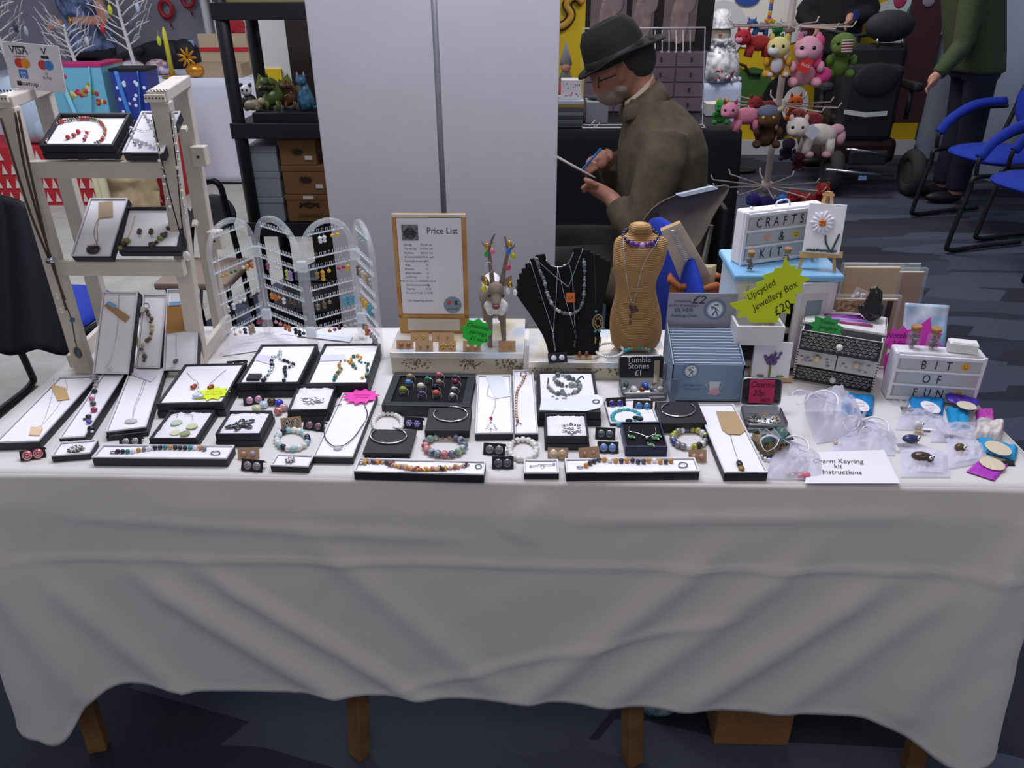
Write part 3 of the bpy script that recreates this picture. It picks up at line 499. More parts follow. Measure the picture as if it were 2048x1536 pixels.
paper_tag(f, [(508, 719), (512, 707), (546, 713), (541, 729)], f.top+.001, M('#dcd7ea', .6), label='lilac white paper slip under the black and crystal necklace', lines=2, lc='#b5b0c8')
f = B('large square black box with a teal and amber bead necklace, right of its twin', [(622, 768), (743, 766), (755, 687), (638, 687)], .03, rimw=.005)
beadneck('bead_necklace', 'teal and amber bead necklace on silver wire in the second large square box', [(668, 762), (673, 752), (682, 741), (678, 735), (682, 724), (697, 724), (713, 740), (703, 726), (705, 717), (714, 714), (724, 716), (718, 725), (735, 728), (733, 738), (735, 747), (731, 757), (720, 757)], [M('#1f6f70', .2), M('#c98f3c', .25), M('#1f6f70', .2), M('#d9a93c', .3)], .0042, .0095, seed=5)
paper_tag(f, [(641, 710), (690, 708), (688, 720), (640, 722)], f.top+.001, M('#dcdcea', .6), label='white paper slip under the teal and amber necklace', lines=2, lc='#b5b0c8')
f = B('small black cotton lined box with a silver leaf brooch, centre left', [(575, 820), (659, 820), (671, 768), (594, 771)], .024, pad='cotton', lid=1)
leafbrooch('leaf_brooch', 'bright silver spray leaf brooch on cotton, centre left', f, 624, 800, [(160, .024, .003), (10, .022, .004), (120, .012, .003), (60, .012, .003), (-15, .024, .0035), (200, .016, .003), (250, .015, .004), (290, .014, .004)], CHR)
f = B('long white box with a black cord necklace and pink star, centre left', [(630, 912), (711, 912), (750, 787), (681, 785)], .016, rim='white')
t = thing('cord_necklace', 'black cord necklace with a round silver glitter pendant on the long white box', 'necklace', f.hit(676, 895, f.top)); m = MB(M('#22242a', .5)); m.tube(smooth_path(pts(f, [(684, 808), (666, 815), (656, 828), (649, 845), (648, 864), (653, 880), (667, 892), (682, 892), (695, 886), (710, 872), (722, 855), (733, 838), (734, 822), (729, 811)], f.top+.0025), 5), .0009, 6); m.build('cord', t)
m = MB(M('#cfcfd4', .3, .3, bump=.8, scale=900)); m.lathe([(.0075, 0), (.0075, .002), (.006, .003), (.0001, .0035)], f.hit(676, 897, f.top), 18); m.build('pendant', t)
starcard(f, f.top+.004, (722, 793), 10, .036, .026, '#f044b4', 'hot pink star card with faint writing on the long white box', seed=5, sy=.85, lines=['Necklaces', '£5 each'], tc='#c02b86', ts=.009)
# ring tray
f = quadfr([(765, 808), (942, 815), (948, 745), (787, 745)], .024); t = thing('ring_tray', 'black tray with velvet insert holding rings in four columns, centre of the table', 'tray', f.o)
m = MB(M('#23262f', .5)); m.T = f.mat(); w_, d = f.w, f.d; r = .015
for c, s_ in (((0, -d/2+r/2), (w_, r)), ((0, d/2-r/2), (w_, r)), ((-w_/2+r/2, 0), (r, d-2*r)), ((w_/2-r/2, 0), (r, d-2*r))): m.box((c[0], c[1], .012), (s_[0], s_[1], .024))
m.box((0, 0, .002), (w_-2*r, d-2*r, .004)); m.build('frame', t, bev=.0012)
m = MB(VELV); m.T = f.mat(); m.box((0, 0, .012), (w_-2*r-.001, d-2*r-.001, .015)); m.build('velvet_insert', t); f.top = .0195
RG = [(820, 752, '#b3925c', .0065, 'tan cabochon'), (817, 764, '#4f8fce', .0068, 'sky blue cabochon'), (806, 778, '#9aa63a', .0072, 'lime green faceted'), (855, 757, '#3d8f62', .0052, 'green oval'), (842, 771, '#dcd8c8', .0072, 'white enamel'), (842, 785, '#6a4d9c', .005, 'violet oval'), (878, 749, '#cf5c82', .006, 'pink glass'), (878, 763, '#a08a84', .0062, 'taupe marbled'), (870, 774, '#1c1238', .0075, 'black violet'), (872, 785, '#d2674c', .0068, 'coral red'), (910, 753, '#55585a', .005, 'dark grey banded'), (911, 763, '#7c1e33', .007, 'garnet red flower'), (907, 776, '#e4e4e8', .004, 'plain silver band'), (904, 789, '#efeff2', .0045, 'clear square stone')]
for x, y, c_, r, nm in RG:
    p = f.hit(x, y, f.top+.012); t = thing('finger_ring', 'ring with a %s top standing in the ring tray' % nm, 'ring', p)
    m = MB(SILV); m.tube([p+V((math.cos(a*.3927)*.0085+.002, math.sin(a*.3927)*.003, math.sin(a*.3927)*.0085-.0085)) for a in range(16)], .0011, 6, closed=True); m.build('band', t)
    m = MB(M(c_, .15)); m.sph(p+V((0, -.002, .001)), (r, r*.75, r*.85), 12, 8); m.m(SILV); m.tube([p+V((math.cos(a*.5236)*r, -.0015+math.sin(a*.5236)*r*.3, -.001+math.sin(a*.5236)*r*.8)) for a in range(12)], .0006, 5, closed=True); m.build('stone', t)
BGL = M('#202125', .6)
def bangle(f, label, cx, cy, rx, ry, c, a0, a1):
    P = pts(f, arc(cx, cy, rx, ry, 22, a0, a1), c); m = MB(CHR); m.tube(P, .0017, 8); return tag(m.build('silver_bangle'), label, 'bangle')
def closedbox(label, q, h, foot=None, col=BGL):
    f = quadfr(q, h); t = thing('jewellery_box', label, 'box', f.o); m = MB(LIN if foot else col); m.T = f.mat(); m.box((0, 0, .003), (f.w-.004, f.d-.004, .006)); m.build('tray', t)
    m = MB(col); m.T = f.mat(); m.box((0, 0, h/2+.003), (f.w, f.d, h-.006)); m.build('lid', t, bev=.0008); f.top = h; return f
f = closedbox('closed charcoal box under a silver bangle, just in front of the ring tray', [(852, 861), (941, 861), (941, 815), (856, 815)], .022, 1); bangle(f, 'open silver bangle on the box just in front of the ring tray', 901, 828, 34, 15, f.top+.002, -95, 218)
f = closedbox('closed charcoal box under a silver bangle beside the long white necklace box', [(726, 906), (823, 906), (831, 860), (742, 857)], .012); bangle(f, 'open silver bangle on the box beside the black cord necklace', 777, 871, 36, 16, f.top+.002, -75, 225)
f = closedbox('closed charcoal box under a silver bangle in front of the polishing cloth box', [(1327, 847), (1412, 845), (1397, 803), (1308, 803)], .022); bangle(f, 'open silver bangle on the box in front of the polishing cloth display', 1357, 818, 34, 15, f.top+.002, -50, 235)
f = B('long white box with red crystal and silver tree necklace, centre', [(946, 866), (1022, 865), (1025, 749), (959, 750)], .016, rim='white')
t = thing('tree_necklace', 'fine chain necklace with a red crystal and silver tree pendant, centre box', 'necklace', f.pt(0, 0, f.top)); m = MB(SILV); m.tube(smooth_path(pts(f, [(978, 770), (975, 790), (990, 798), (989, 815), (982, 832)], f.top+.003)), .0005, 5); m.build('chain', t); MB(M('#c02045', .15)).sph(f.hit(982, 836, f.top+.003), .003, 8, 6).build('crystal', t)
m = MB(CHR)
for k, w_ in enumerate((3, 6, 9, 11)): m.tube([f.hit(982-w_, 846+k*4, f.top+.002), f.hit(982, 842+k*4, f.top+.003), f.hit(984+w_, 847+k*4, f.top+.002)], .0009, 5)
m.tube([f.hit(982, 842, f.top+.002), f.hit(982, 860, f.top+.002)], .001, 5); m.build('tree_pendant', t)
paper_tag(f, [(971, 752), (1003, 749), (1022, 792), (991, 797)], f.top+.001, M('#e6e8f0', .5), label='white printed card with barcode in the tree necklace box', lines=5, lc='#9a9ca8')
f = B('narrow white box with a copper bead bracelet, centre', [(1027, 866), (1073, 866), (1069, 739), (1028, 740)], .016, rim='white')
t = thing('copper_bracelet', 'copper and silver bead bracelet curved in the narrow centre box', 'bracelet', f.pt(0, 0, f.top)); m = MB(M('#5a5c60', .4, .9)); m.tube(pts(f, arc(1047, 748, 6, 4.5), f.top+.002), .0008, 5, closed=True); m.build('ring_clasp', t); m = MB(M('#6f7176', .3, .9)); m.tube(pts(f, [(1030, 854), (1036, 845), (1043, 848)], f.top+.002), .001, 5); m.build('bar_clasp', t)
for i, p in enumerate(along(smooth_path(pts(f, [(1050, 755), (1044, 768), (1036, 780), (1033, 795), (1032, 815), (1033, 835), (1036, 845)]), 5), .0052)): MB([M('#b7713f', .3, .6), CHR][i % 2]).sph(p+f.n*.0025, .0028, 8, 6).build('bead', t)
f = B('large square black box with a grey stone bead necklace set and big white tag, centre', [(1073, 824), (1200, 824), (1190, 742), (1077, 742)], .03, rimw=.005, lid=1)
GS = [M('#7d8380', .35, hex2='#a4aaa6', scale=200), M('#63686a', .35), M('#9ba19e', .3)]
beadneck('stone_necklace', 'grey marbled stone bead necklace coiled in the large square centre box', [(1110, 757), (1118, 752), (1128, 753), (1136, 758), (1146, 761), (1156, 767), (1150, 774), (1140, 773), (1130, 774), (1118, 771), (1110, 764), (1106, 757)], GS, .0052, .0098, seed=3)
beadneck('stone_necklace', 'lower strand of grey marbled stones near the white tag in the square centre box', [(1096, 773), (1100, 781), (1110, 788), (1120, 790), (1125, 786), (1130, 792), (1140, 790), (1150, 787), (1158, 783), (1160, 772), (1154, 768)], GS, .0046, .0068, seed=4)
beadneck('stone_drop', 'front cluster of dangling grey stones in the square centre box', [(1106, 797), (1113, 803), (1122, 797), (1128, 803), (1134, 797)], GS, .0046, .0075, seed=7)
for lab, P in (('short black cord end on the left of the grey bead necklace', [(1096, 756), (1096, 764), (1094, 771)]), ('hooked black cord end on the right of the grey bead necklace', [(1151, 765), (1158, 756), (1164, 753), (1168, 757)])): chain(f, 'cord_end', lab, P, .0011, BLKM, 'cord')
paper_tag(f, [(1083, 796), (1195, 789), (1206, 795), (1206, 808), (1198, 816), (1172, 822), (1079, 820)], f.top+.005, M('#ebecf3', .5), name='white_tag', label='large white swing tag with eyelet across the square centre box', lines=3, lc='#b0b2c0')
m = MB(M('#77777c', .4, .6)); m.tube([f.hit(x, y, f.top+.006) for x, y in arc(1192, 803, 6.5, 3.5)], .0012, 5, closed=True); tag(m.build('eyelet'), 'grey metal eyelet ring in the large white swing tag', 'eyelet')
f = B('small deep black cotton lined box with a silver wreath brooch, centre front', [(1090, 873), (1179, 873), (1172, 826), (1090, 826)], .028, pad='cotton', lid=1)
leafbrooch('wreath_brooch', 'silver leafy wreath brooch on cotton, centre front', f, 1143, 856, [(a, .019 if a % 60 else .015, .0035) for a in range(0, 360, 30)], CHR, core=.003)
f = B('navy blue box with black lining and green frog necklace, centre right front', [(1247, 893), (1333, 893), (1324, 844), (1246, 843)], .02, col=M('#18204a', .45), padcol=VELV, lab=None)
t = thing('frog_necklace', 'silver necklace with green frog charms in the navy blue box', 'necklace', f.pt(0, 0, f.top)); m = MB(CHR); m.tube(smooth_path(pts(f, [(1260, 852), (1258, 862), (1275, 866), (1294, 873), (1306, 870), (1312, 865), (1309, 853)], f.top+.002)), .001, 6); m.sph(f.hit(1294, 876, f.top+.003), .004, 8, 6); m.build('chain', t)
for x, y in ((1263, 874), (1311, 877), (1302, 890), (1316, 872)): m = MB(M('#4d8a55', .2)); m.sph(f.hit(x, y, f.top+.003), (.007, .004, .003), 8, 6); m.m(CHR); m.sph(f.hit(x-6, y-3, f.top+.003), .0022, 6, 4); m.sph(f.hit(x+6, y+2, f.top+.003), .0022, 6, 4); m.build('frog_charm', t)
f = B('angled long white box with kraft tag and brown stone pendant', [(1438, 944), (1526, 944), (1476, 807), (1402, 808)], .018, rim='white')
paper_tag(f, [(1432, 822), (1476, 823), (1492, 860), (1480, 869), (1456, 868), (1444, 859)], f.top+.0015, M('#b59a72', .8), label='large kraft swing tag with handwriting in the angled white box', lines=7)
t = thing('stone_pendant', 'brown and gold banded stone pendant on fine chain in the angled white box', 'pendant', f.hit(1482, 932, f.top)); m = MB(SILV); m.tube(smooth_path(pts(f, [(1461, 869), (1466, 890), (1476, 920)], f.top+.001)), .0006, 5); m.build('chain', t); m = MB(M('#33251f', .3)); m.sph(f.hit(1479, 927, f.top+.004), (.0055, .009, .004), 10, 7); m.m(M('#8d7330', .3)); m.sph(f.hit(1483, 937, f.top+.004), (.0055, .007, .0038), 10, 7); m.m(GOLD); m.sph(f.hit(1481, 932, f.top+.0075), .0012, 6, 4); m.build('stone', t)
# long horizontal boxes at the front
def longrun(f, label, P, mats, R, step, ends, seed=3, jit=0, sh=(1, 1, 1), name='bead_bracelet'):
    t = thing(name, label, 'bracelet', f.pt(0, 0, f.top)); m = MB(SILV); pp = smooth_path(pts(f, P), 5); m.tube([p+f.n*.0015 for p in pp], .0005, 5); m.build('wire', t); q = random.Random(seed); al = along(pp, step)
    for i, p in enumerate(al):
        s_ = R*(1+jit*q.uniform(-.4, .4)); a = q.uniform(-1, 1)*jit; MB(q.choice(mats) if jit else mats[i % len(mats)]).sph(p+f.n*s_*.8, (s_*sh[0], s_*sh[1], s_*sh[2]), 8, 6, Matrix.Rotation(a, 3, 'Z')).build('bead', t)
    m = MB(M('#6a6c72', .35, .9))
    for e in ends: m.tube(pts(f, arc(*e), f.top+.0015), .0009, 5, closed=True)
    m.build('clasp', t)
f = B('long shallow white box with a teal, amber and black bead bracelet, front left', [(188, 914), (455, 916), (467, 890), (201, 888)], .018, rim='white')
TE, AM, BK = M('#1f8087', .25), M('#cf8c3f', .25), M('#26282e', .25)
longrun(f, 'teal, amber and black bead bracelet in the long box at the front left', [(236, 906), (262, 906), (280, 903), (310, 899), (340, 898), (370, 899), (400, 899), (412, 902)], [BK, BK, TE, M('#e7e7ea', .4), AM, M('#7d7f84', .3), M('#e7e7ea', .4), BK, BK, TE, AM, BK], .0042, .0088, [(431, 906, 9, 4), (226, 905, 5, 2.5)])
f = B('long shallow white box with a chip stone bracelet of amber and brown, front centre', [(708, 942), (968, 948), (971, 922), (717, 915)], .018, rim='white')
longrun(f, 'amber, pink and brown chip bracelet in the long box at the front centre', [(727, 926), (750, 926), (770, 927), (790, 933), (808, 937), (830, 941), (860, 942), (890, 939), (915, 936), (940, 931)], [M('#a85a28', .3), M('#7b4a3e', .3), M('#c9a089', .3), M('#3a3338', .3), M('#d29a3e', .3), M('#b89a9e', .3)], .0036, .0038, [(722, 926, 4, 3), (957, 933, 6, 4)], jit=1, sh=(.7, 1.7, .8), name='chip_bracelet')
f = B('long shallow white box with a dark grey and amber bead bracelet', [(1131, 944), (1398, 942), (1391, 914), (1131, 917)], .018, rim='white')
longrun(f, 'dark grey, amber and white bead bracelet in the long box right of centre', [(1172, 934), (1185, 927), (1200, 922), (1220, 924), (1245, 925), (1262, 924), (1280, 927), (1304, 924), (1325, 927), (1345, 924)], [AM, M('#3b3d46', .25), M('#3b3d46', .25), M('#4b4d56', .25), AM, M('#f3f3f5', .5), AM, M('#3b3d46', .25)], .0044, .0095, [(1366, 930, 9, 5), (1160, 934, 6, 2)])
f = B('small shallow white box with a crab like dark silver brooch, front left', [(106, 911), (186, 904), (189, 879), (115, 884)], .014, rim='white'); leafbrooch('crown_brooch', 'dark silver green stone crown brooch in the small box at the front left', f, 150, 898, [(a, .013+.003*(a % 50 == 0), .003) for a in range(0, 360, 36)], M('#6b7066', .35, .8), core=.006)
f = B('small shallow white box with a round silver knot brooch, front', [(540, 930), (615, 932), (629, 910), (554, 907)], .014, rim='white'); leafbrooch('knot_brooch', 'round silver knot brooch in the small box in front of the pearl bracelet', f, 580, 920, [(a, .009, .003) for a in range(0, 360, 60)], M('#8d8f94', .25, 1), core=.004)
f = B('small shallow white box with a silver bar pin, front centre', [(1047, 945), (1117, 945), (1117, 918), (1049, 918)], .014, rim='white'); m = MB(SILV); m.tube(smooth_path(pts(f, [(1061, 932), (1080, 929), (1095, 929), (1109, 928)], f.top+.002)), .001, 6); m.sph(f.hit(1061, 932, f.top+.002), .0022, 7, 5); m.sph(f.hit(1108, 928, f.top+.002), .0025, 7, 5); m.tube(pts(f, arc(1085, 933, 3.5, 3), f.top+.001), .0006, 5, closed=True); tag(m.build('bar_pin'), 'silver bar pin with a hanging loop in the small front centre box', 'pin')
f = quadfr([(1212, 845), (1318, 843), (1300, 797), (1216, 799)], .008); jbox(f, 'shallow white lined box base lying behind the navy frog box', rim='white')
# earring cards
def ecard(label, q, col, style, cs, z=.0, R=.0055, fold=True, surf=None):
    # q: BL BR TR TL pixels of a card leaning back; base on the table
    z0 = TZ+.0015 if surf is None else surf
    A = PZ(q[0][0], q[0][1], z0); B_ = PZ(q[1][0], q[1][1], z0); u = B_-A; u.z = 0; wd = u.length; tl = CAM+ray(*q[3])*(((A-CAM).dot(V((0, 1, 0)))+.012)/ray(*q[3]).y)
    f = Fr(A, u, V((0, .5, .86))); hgt = max(.012, (tl-A).length*.97); t = thing('earring_card', label, 'earrings', (A+B_)/2)
    m = MB(M(col, .7)); m.T = f.mat(); m.prism([(0, 0), (wd, 0), (wd, hgt), (0, hgt)], (0, 0, 0), (1, 0, 0), (0, 1, 0), .0008); m.build('card', t)
    if fold: m = MB(M(col, .7)); m.T = f.mat(); m.add([(0, hgt, 0), (wd, hgt, 0), (wd, hgt-.004, -.013), (0, hgt-.004, -.013), (0, hgt-.0008, 0), (wd, hgt-.0008, 0), (wd, hgt-.005, -.013), (0, hgt-.005, -.013)], [(0, 1, 2, 3), (7, 6, 5, 4), (0, 4, 5, 1), (3, 2, 6, 7)]); m.build('back_flap', t)
    for k, a in enumerate((.29, .71)):
        if k == 0: R *= {'ball': .85, 'oval': .85, 'star': .85}.get(style, .95)
        c = cs[k % len(cs)]; p = (wd*a, hgt*.48, .0015); m = MB(M(c, .2, .2 if style != 'ball' else .0)); m.T = f.mat()
        if style == 'disc': m.lathe([(R, 0), (R, .0015), (R*.75, .003), (.0001, .0036)], p, 16); m.m(CHR); m.tube([(p[0]+R*math.cos(i*.3927), p[1]+R*math.sin(i*.3927), p[2]) for i in range(16)], .0006, 5, closed=True)
        elif style == 'swirl':
            m.lathe([(R, 0), (R, .002), (.0001, .0025)], p, 16); m.m(M('#d8d0d2', .3)); m.tube([(p[0]+R*(.15+.8*i/26)*math.cos(i*.5), p[1]+R*(.15+.8*i/26)*math.sin(i*.5), p[2]+.0028) for i in range(26)], .0005, 5)
        elif style == 'flower':
            for i in range(6): m.sph((p[0]+R*.6*math.cos(i*1.047), p[1]+R*.6*math.sin(i*1.047), p[2]+.001), R*.42, 7, 5)
            m.m(CHR); m.sph((p[0], p[1], p[2]+.002), R*.35, 7, 5)
        elif style == 'gem': m.lathe([(R*.8, 0), (R, .001), (R*.6, .0032)], p, 8, smooth=False); m.m(CHR); m.sph((p[0], p[1], p[2]+.003), R*.4, 5, 4)
        elif style == 'oval': m.sph((p[0], p[1], p[2]+.001), (R*.7, R, R*.5), 12, 7)
        elif style == 'star':
            for i in range(5): a_ = i*1.2566+1.57; m.sph((p[0]+R*.6*math.cos(a_), p[1]+R*.6*math.sin(a_), p[2]), (R*.5, R*.22, R*.2), 7, 5, Matrix.Rotation(a_, 3, 'Z'))
        else: m.sph((p[0], p[1], p[2]+.0015), R, 12, 8)
        m.build('stud', t)
K, BC_ = '#a98a6c', '#15151a'
ecard('black card with red and white swirl studs, in front of the left corner box', [(42, 923), (93, 914), (90, 893), (38, 903)], BC_, 'swirl', ['#b8505c'], R=.009)
ecard('black card with pale studs half hidden behind the long left box', [(239, 892), (284, 889), (283, 873), (236, 879)], BC_, 'disc', ['#a3a5a8'], R=.006)
ecard('black card with pink mottled studs in front of the large square box', [(488, 812), (530, 806), (526, 787), (484, 793)], BC_, 'disc', ['#c893b4'], R=.0068)
ecard('black card with a single gold stud behind the square necklace box', [(455, 742), (495, 739), (493, 717), (455, 722)], '#1b1714', 'disc', ['#c89a3f'], R=.0062)
ecard('kraft card with dark spiral studs below the silver leaf brooch', [(563, 859), (604, 854), (601, 831), (561, 836)], K, 'swirl', ['#4a3a33'], R=.0072, fold=False)
ecard('black card with dusky pink studs beside the spiral ones', [(606, 858), (647, 864), (650, 840), (609, 837)], BC_, 'disc', ['#8a6470'], R=.0062)
ecard('kraft card with a pair of rose pearl balls near the front edge', [(476, 920), (519, 918), (520, 895), (481, 895)], K, 'ball', ['#b08a7c', '#a9a0ae'], R=.0058, fold=False)
ecard('black card with grey glitter studs at the front edge', [(482, 941), (525, 945), (531, 922), (490, 917)], BC_, 'disc', ['#8f8489'], R=.0068)
ecard('black card with lilac flower studs beside the white pearl bracelet', [(807, 857), (845, 860), (848, 838), (807, 832)], '#14131c', 'flower', ['#8f7fc4'], R=.007)
ecard('black card with silver rimmed eye studs below the tree necklace box', [(966, 909), (1010, 912), (1006, 884), (964, 884)], BC_, 'disc', ['#777278'], R=.007)
ecard('black card with dark grey druzy studs in front of the pearl bracelet', [(984, 938), (1027, 938), (1027, 912), (984, 912)], BC_, 'disc', ['#5d5966'], R=.0066)
ecard('kraft card with large cream disc studs, front centre', [(1095, 920), (1136, 921), (1135, 895), (1096, 894)], K, 'disc', ['#d3c3a5', '#c3a883'], R=.0078, fold=False)
ecard('kraft card with small rose gold studs right of the cream discs', [(1159, 922), (1200, 918), (1200, 896), (1159, 895)], K, 'oval', ['#b88374'], R=.006, fold=False)
ecard('black card with grey blue oval studs beside the navy frog box', [(1190, 878), (1230, 880), (1231, 856), (1190, 853)], BC_, 'disc', ['#5e6672'], R=.0062)
ecard('black card with blue and white willow pattern studs', [(1195, 906), (1237, 907), (1236, 884), (1193, 882)], '#1a1714', 'disc', ['#6f8fce'], R=.0068)
ecard('black card with deep violet blue studs beside the tumble stone tin', [(1214, 819), (1252, 817), (1250, 796), (1212, 795)], BC_, 'disc', ['#3d3488'], R=.0062)
ecard('brown topped black card with bright blue studs below the tumble stone tin', [(1266, 822), (1305, 824), (1304, 801), (1264, 799)], '#2a1a12', 'disc', ['#4a86c0'], R=.0064)
ecard('kraft card with rose pearl balls partly hidden behind the long right box', [(1377, 925), (1413, 925), (1411, 898), (1371, 899)], K, 'ball', ['#c09488'], R=.0055, fold=False)
# bracelets lying on the cloth
NV = M('#2b2c45', .2); AQ = M('#a3cdd0', .3)
bracelet('navy, aqua and pearl bead bracelet below the spiral stud card', arc(585, 884, 31, 19, 16), .0058, [NV, AQ, PEARL, PEARL, AQ, PEARL], step=1.75)
bracelet('white pearl bracelet behind the left silver bangle box', arc(776, 851, 29, 20, 16), .0048, [PEARL], step=1.8)
FM = [M(c, .35, hex2=d, scale=140) for c, d in (('#9c3a3c', '#c9b9a6'), ('#3d4a63', '#a9b4bd'), ('#4d8790', '#d3d3c9'), ('#b3475c', '#d3a396'), ('#8b8690', '#3c4a70'), ('#5f8f77', '#cfc3b0'))]
bracelet('chunky multicoloured flower bead bracelet in front of the centre bangle box', arc(890, 897, 39, 19, 16), .0072, FM, jit=.15, step=1.72, seed=5)
bracelet('pearl bracelet with a black patterned bead near the front edge', arc(1046, 904, 27, 20, 16), .0056, [PEARL]*11+[M('#33333a', .3, hex2='#e6e6ea', scale=200)], step=1.8)
bracelet('turquoise bead bracelet with a black butterfly charm', arc(1252, 840, 28, 15, 16), .0048, [M('#3fa0ab', .3), M('#57b3b8', .3)], step=1.7, extra=lambda t: [MB(BLKM).sph(PZ(x, y, TZ+.011), (.007, .005, .003), 8, 6).build('butterfly_wing', t) for x, y in ((1272, 835), (1280, 838), (1258, 841))])
q = [M(c, .25, .3) for c in ('#b4b878', '#33353d', '#d9d9dc', '#8c8f94', '#a8a13a', '#efefea', '#5a5da0')]
bracelet('glass charm bracelet in yellow, black and silver beside the navy box', arc(1378, 882, 33, 18, 16), .0064, q, jit=.3, step=1.55, seed=8)
bracelet('white pearl and blue seed bead bracelet on the right riser by the mannequin', arc(1219, 703, 27, 14, 16), .003, [PEARL], f=Fr((0, 0, TZ+.0525), (1, 0, 0), (0, 1, 0)), step=1.9)
bracelet('turquoise bracelet with amber bead on the right riser in front of the mannequin', [(1247, 706), (1258, 702), (1272, 699), (1288, 701), (1300, 705)], .0042, [M('#4aa9b4', .3), M('#4aa9b4', .3), M('#4aa9b4', .3), M('#b09a4a', .3)], f=Fr((0, 0, TZ+.0525), (1, 0, 0), (0, 1, 0)), closed=False, step=1.8)
t = thing('glass_bead_strand', 'loose strand of big lampwork glass beads beside the pink stud card', 'bracelet', PZ(555, 810))
for x, y, c_, c2 in ((513, 817, '#c7cf9c', '#e2e6c8'), (527, 809, '#9dc3dd', '#e6eef2'), (543, 803, '#2b2418', '#5a4a30'), (558, 806, '#2b2c9c', '#4a4ad0'), (567, 815, '#c79a9f', '#d8b3b5'), (556, 822, '#a82f38', '#e0b8ae')): MB(M(c_, .15, hex2=c2, scale=250)).sph(PZ(x, y, TZ+.0085), (.0088, .0078, .0075), 12, 8).build('glass_bead', t)
m = MB(SILV); m.tube(smooth_path([PZ(x, y, TZ+.008) for x, y in ((513, 817), (527, 809), (543, 803), (558, 806), (567, 815), (556, 822))]), .0012, 5); m.build('wire', t)
# ---------------- risers and display pieces ----------------
def silverfoil():
    m = M('#c3bfb2', .32, .35); m = m.copy(); m.name = 'm_foil'; nt = m.node_tree; N = nt.nodes; L = nt.links; b = N['Principled BSDF']
    tc = N.new('ShaderNodeTexCoord'); nz = N.new('ShaderNodeTexNoise'); nz.inputs['Scale'].default_value = 14; nz.inputs['Detail'].default_value = 6; L.new(tc.outputs['Object'], nz.inputs[0])
    r = N.new('ShaderNodeValToRGB'); e = r.color_ramp.elements; e[0].position = .35; e[0].color = lin('#d9cf9f'); e[1].position = .65; e[1].color = lin('#c8d2dc'); x = e.new(.5); x.color = lin('#e9e4da'); L.new(nz.outputs[0], r.inputs[0]); L.new(r.outputs[0], b.inputs['Base Color']); return m
FOIL = silverfoil()
def riser(label, x0, x1, y0, y1, z1, flowers):
    t = thing('riser_box', label, 'box', ((x0+x1)/2, (y0+y1)/2, TZ+.001)); m = MB(M('#bdb6a4', .45, .2, var=.05, scale=30)); m.box(((x0+x1)/2, (y0+y1)/2, (TZ+.001+z1-.012)/2), (x1-x0-.003, y1-y0-.003, z1-.012-TZ-.001))
    l = MB(FOIL); l.box(((x0+x1)/2, (y0+y1)/2, z1-.0065), (x1-x0, y1-y0, .013)); l.build('lid', t, bev=.001)
    q = random.Random(3); m.m(M('#6e6444', .5, .3))
    for fx in flowers:
        for i in range(46):
            a = q.uniform(0, 6.28); rr = q.uniform(.002, .022); c = V((fx+rr*math.cos(a)*1.4, y0+.001, (TZ+z1)/2+.0005+rr*math.sin(a)*.7)); m.sph(c, (.0022, .0008, .0014), 5, 4, Matrix.Rotation(a, 3, 'Y'))
    m.build('body', t)
R1X0, R1X1, R1Z, R2X0, R2X1, R2Z = -.306, -.030, .791, -.020, .262, .781
riser('silver and gold flowered riser box under the price list and reindeer', R1X0, R1X1, 1.456, 1.635, R1Z, (-.25, -.14, -.06))
riser('silver and gold foil riser box under the necklace bust and mannequin', R2X0, R2X1, 1.437, 1.60, R2Z, (.02, .1, .17))
# price list
t = thing('price_list', 'framed price list on a pale wooden board standing on the left riser', 'sign', (-.22, 1.56, R1Z+.001))
A = PZ(796, 676, R1Z+.001); f = Fr((A.x, 1.552, R1Z+.001), (1, 0, 0), (0, .03, 1)); w_ = .150; h_ = (PY(783, 429, 1.558)-V((0, 0, R1Z))).z
m = MB(WOODL); m.T = f.mat(); m.prism([(0, 0), (w_, 0), (w_, h_), (0, h_)], (0, 0, 0), (1, 0, 0), (0, 1, 0), -.008); m.build('board', t, bev=.001)
for a in ((0, h_-.006, w_, .006), (0, .036, .008, h_-.042), (w_-.008, .036, .008, h_-.042), (0, .036, w_, .007)):
    m = MB(WOODL if a[1] < .1 else M('#ddd5c6', .5)); m.T = f.mat(); m.prism([(a[0], a[1]), (a[0]+a[2], a[1]), (a[0]+a[2], a[1]+a[3]), (a[0], a[1]+a[3])], (0, 0, 0), (1, 0, 0), (0, 1, 0), .003); m.build('frame_strip', t)
m = MB(M('#e9e7f0', .3)); m.T = f.mat(); px0, px1, py0, py1 = .009, w_-.009, .044, h_-.008; m.prism([(px0, py0), (px1, py0), (px1, py1), (px0, py1)], (0, 0, .0002), (1, 0, 0), (0, 1, 0), .0015); m.build('page', t)
m = MB(M('#33363f', .5)); m.T = f.mat(); X, Y_ = (1, 0, 0), (0, 1, 0); pw, ph = px1-px0, py1-py0
L2 = lambda a, b, c=.002: (px0+a*pw, py0+b*ph, c)
m.text('Price List', L2(.70, .845), X, Y_, .0185, sx=.92)
rows = [('Earrings', '£3-5 for set'), ('Clip earrings', '£10.0 for 3/8'), ('Necklaces', '£8 & for £12'), ('Bracelets/anklet', '£2.50 for each'), ('Matching & accessories', '£10'), ('Rings', '£5'), ('Brooches', '£3'), ('Button Bracelets', '£3'), ('Cards/Clips', '£2'), ('Silver jewellery are individually priced', ''), ('Gift boxed (extra/items)', '50p'), ('Keyrings', '£1.50'), ('Ornaments Crafts', '£1-£5.00'), ('', ''), ('Craft changes/bag', 'payment')]
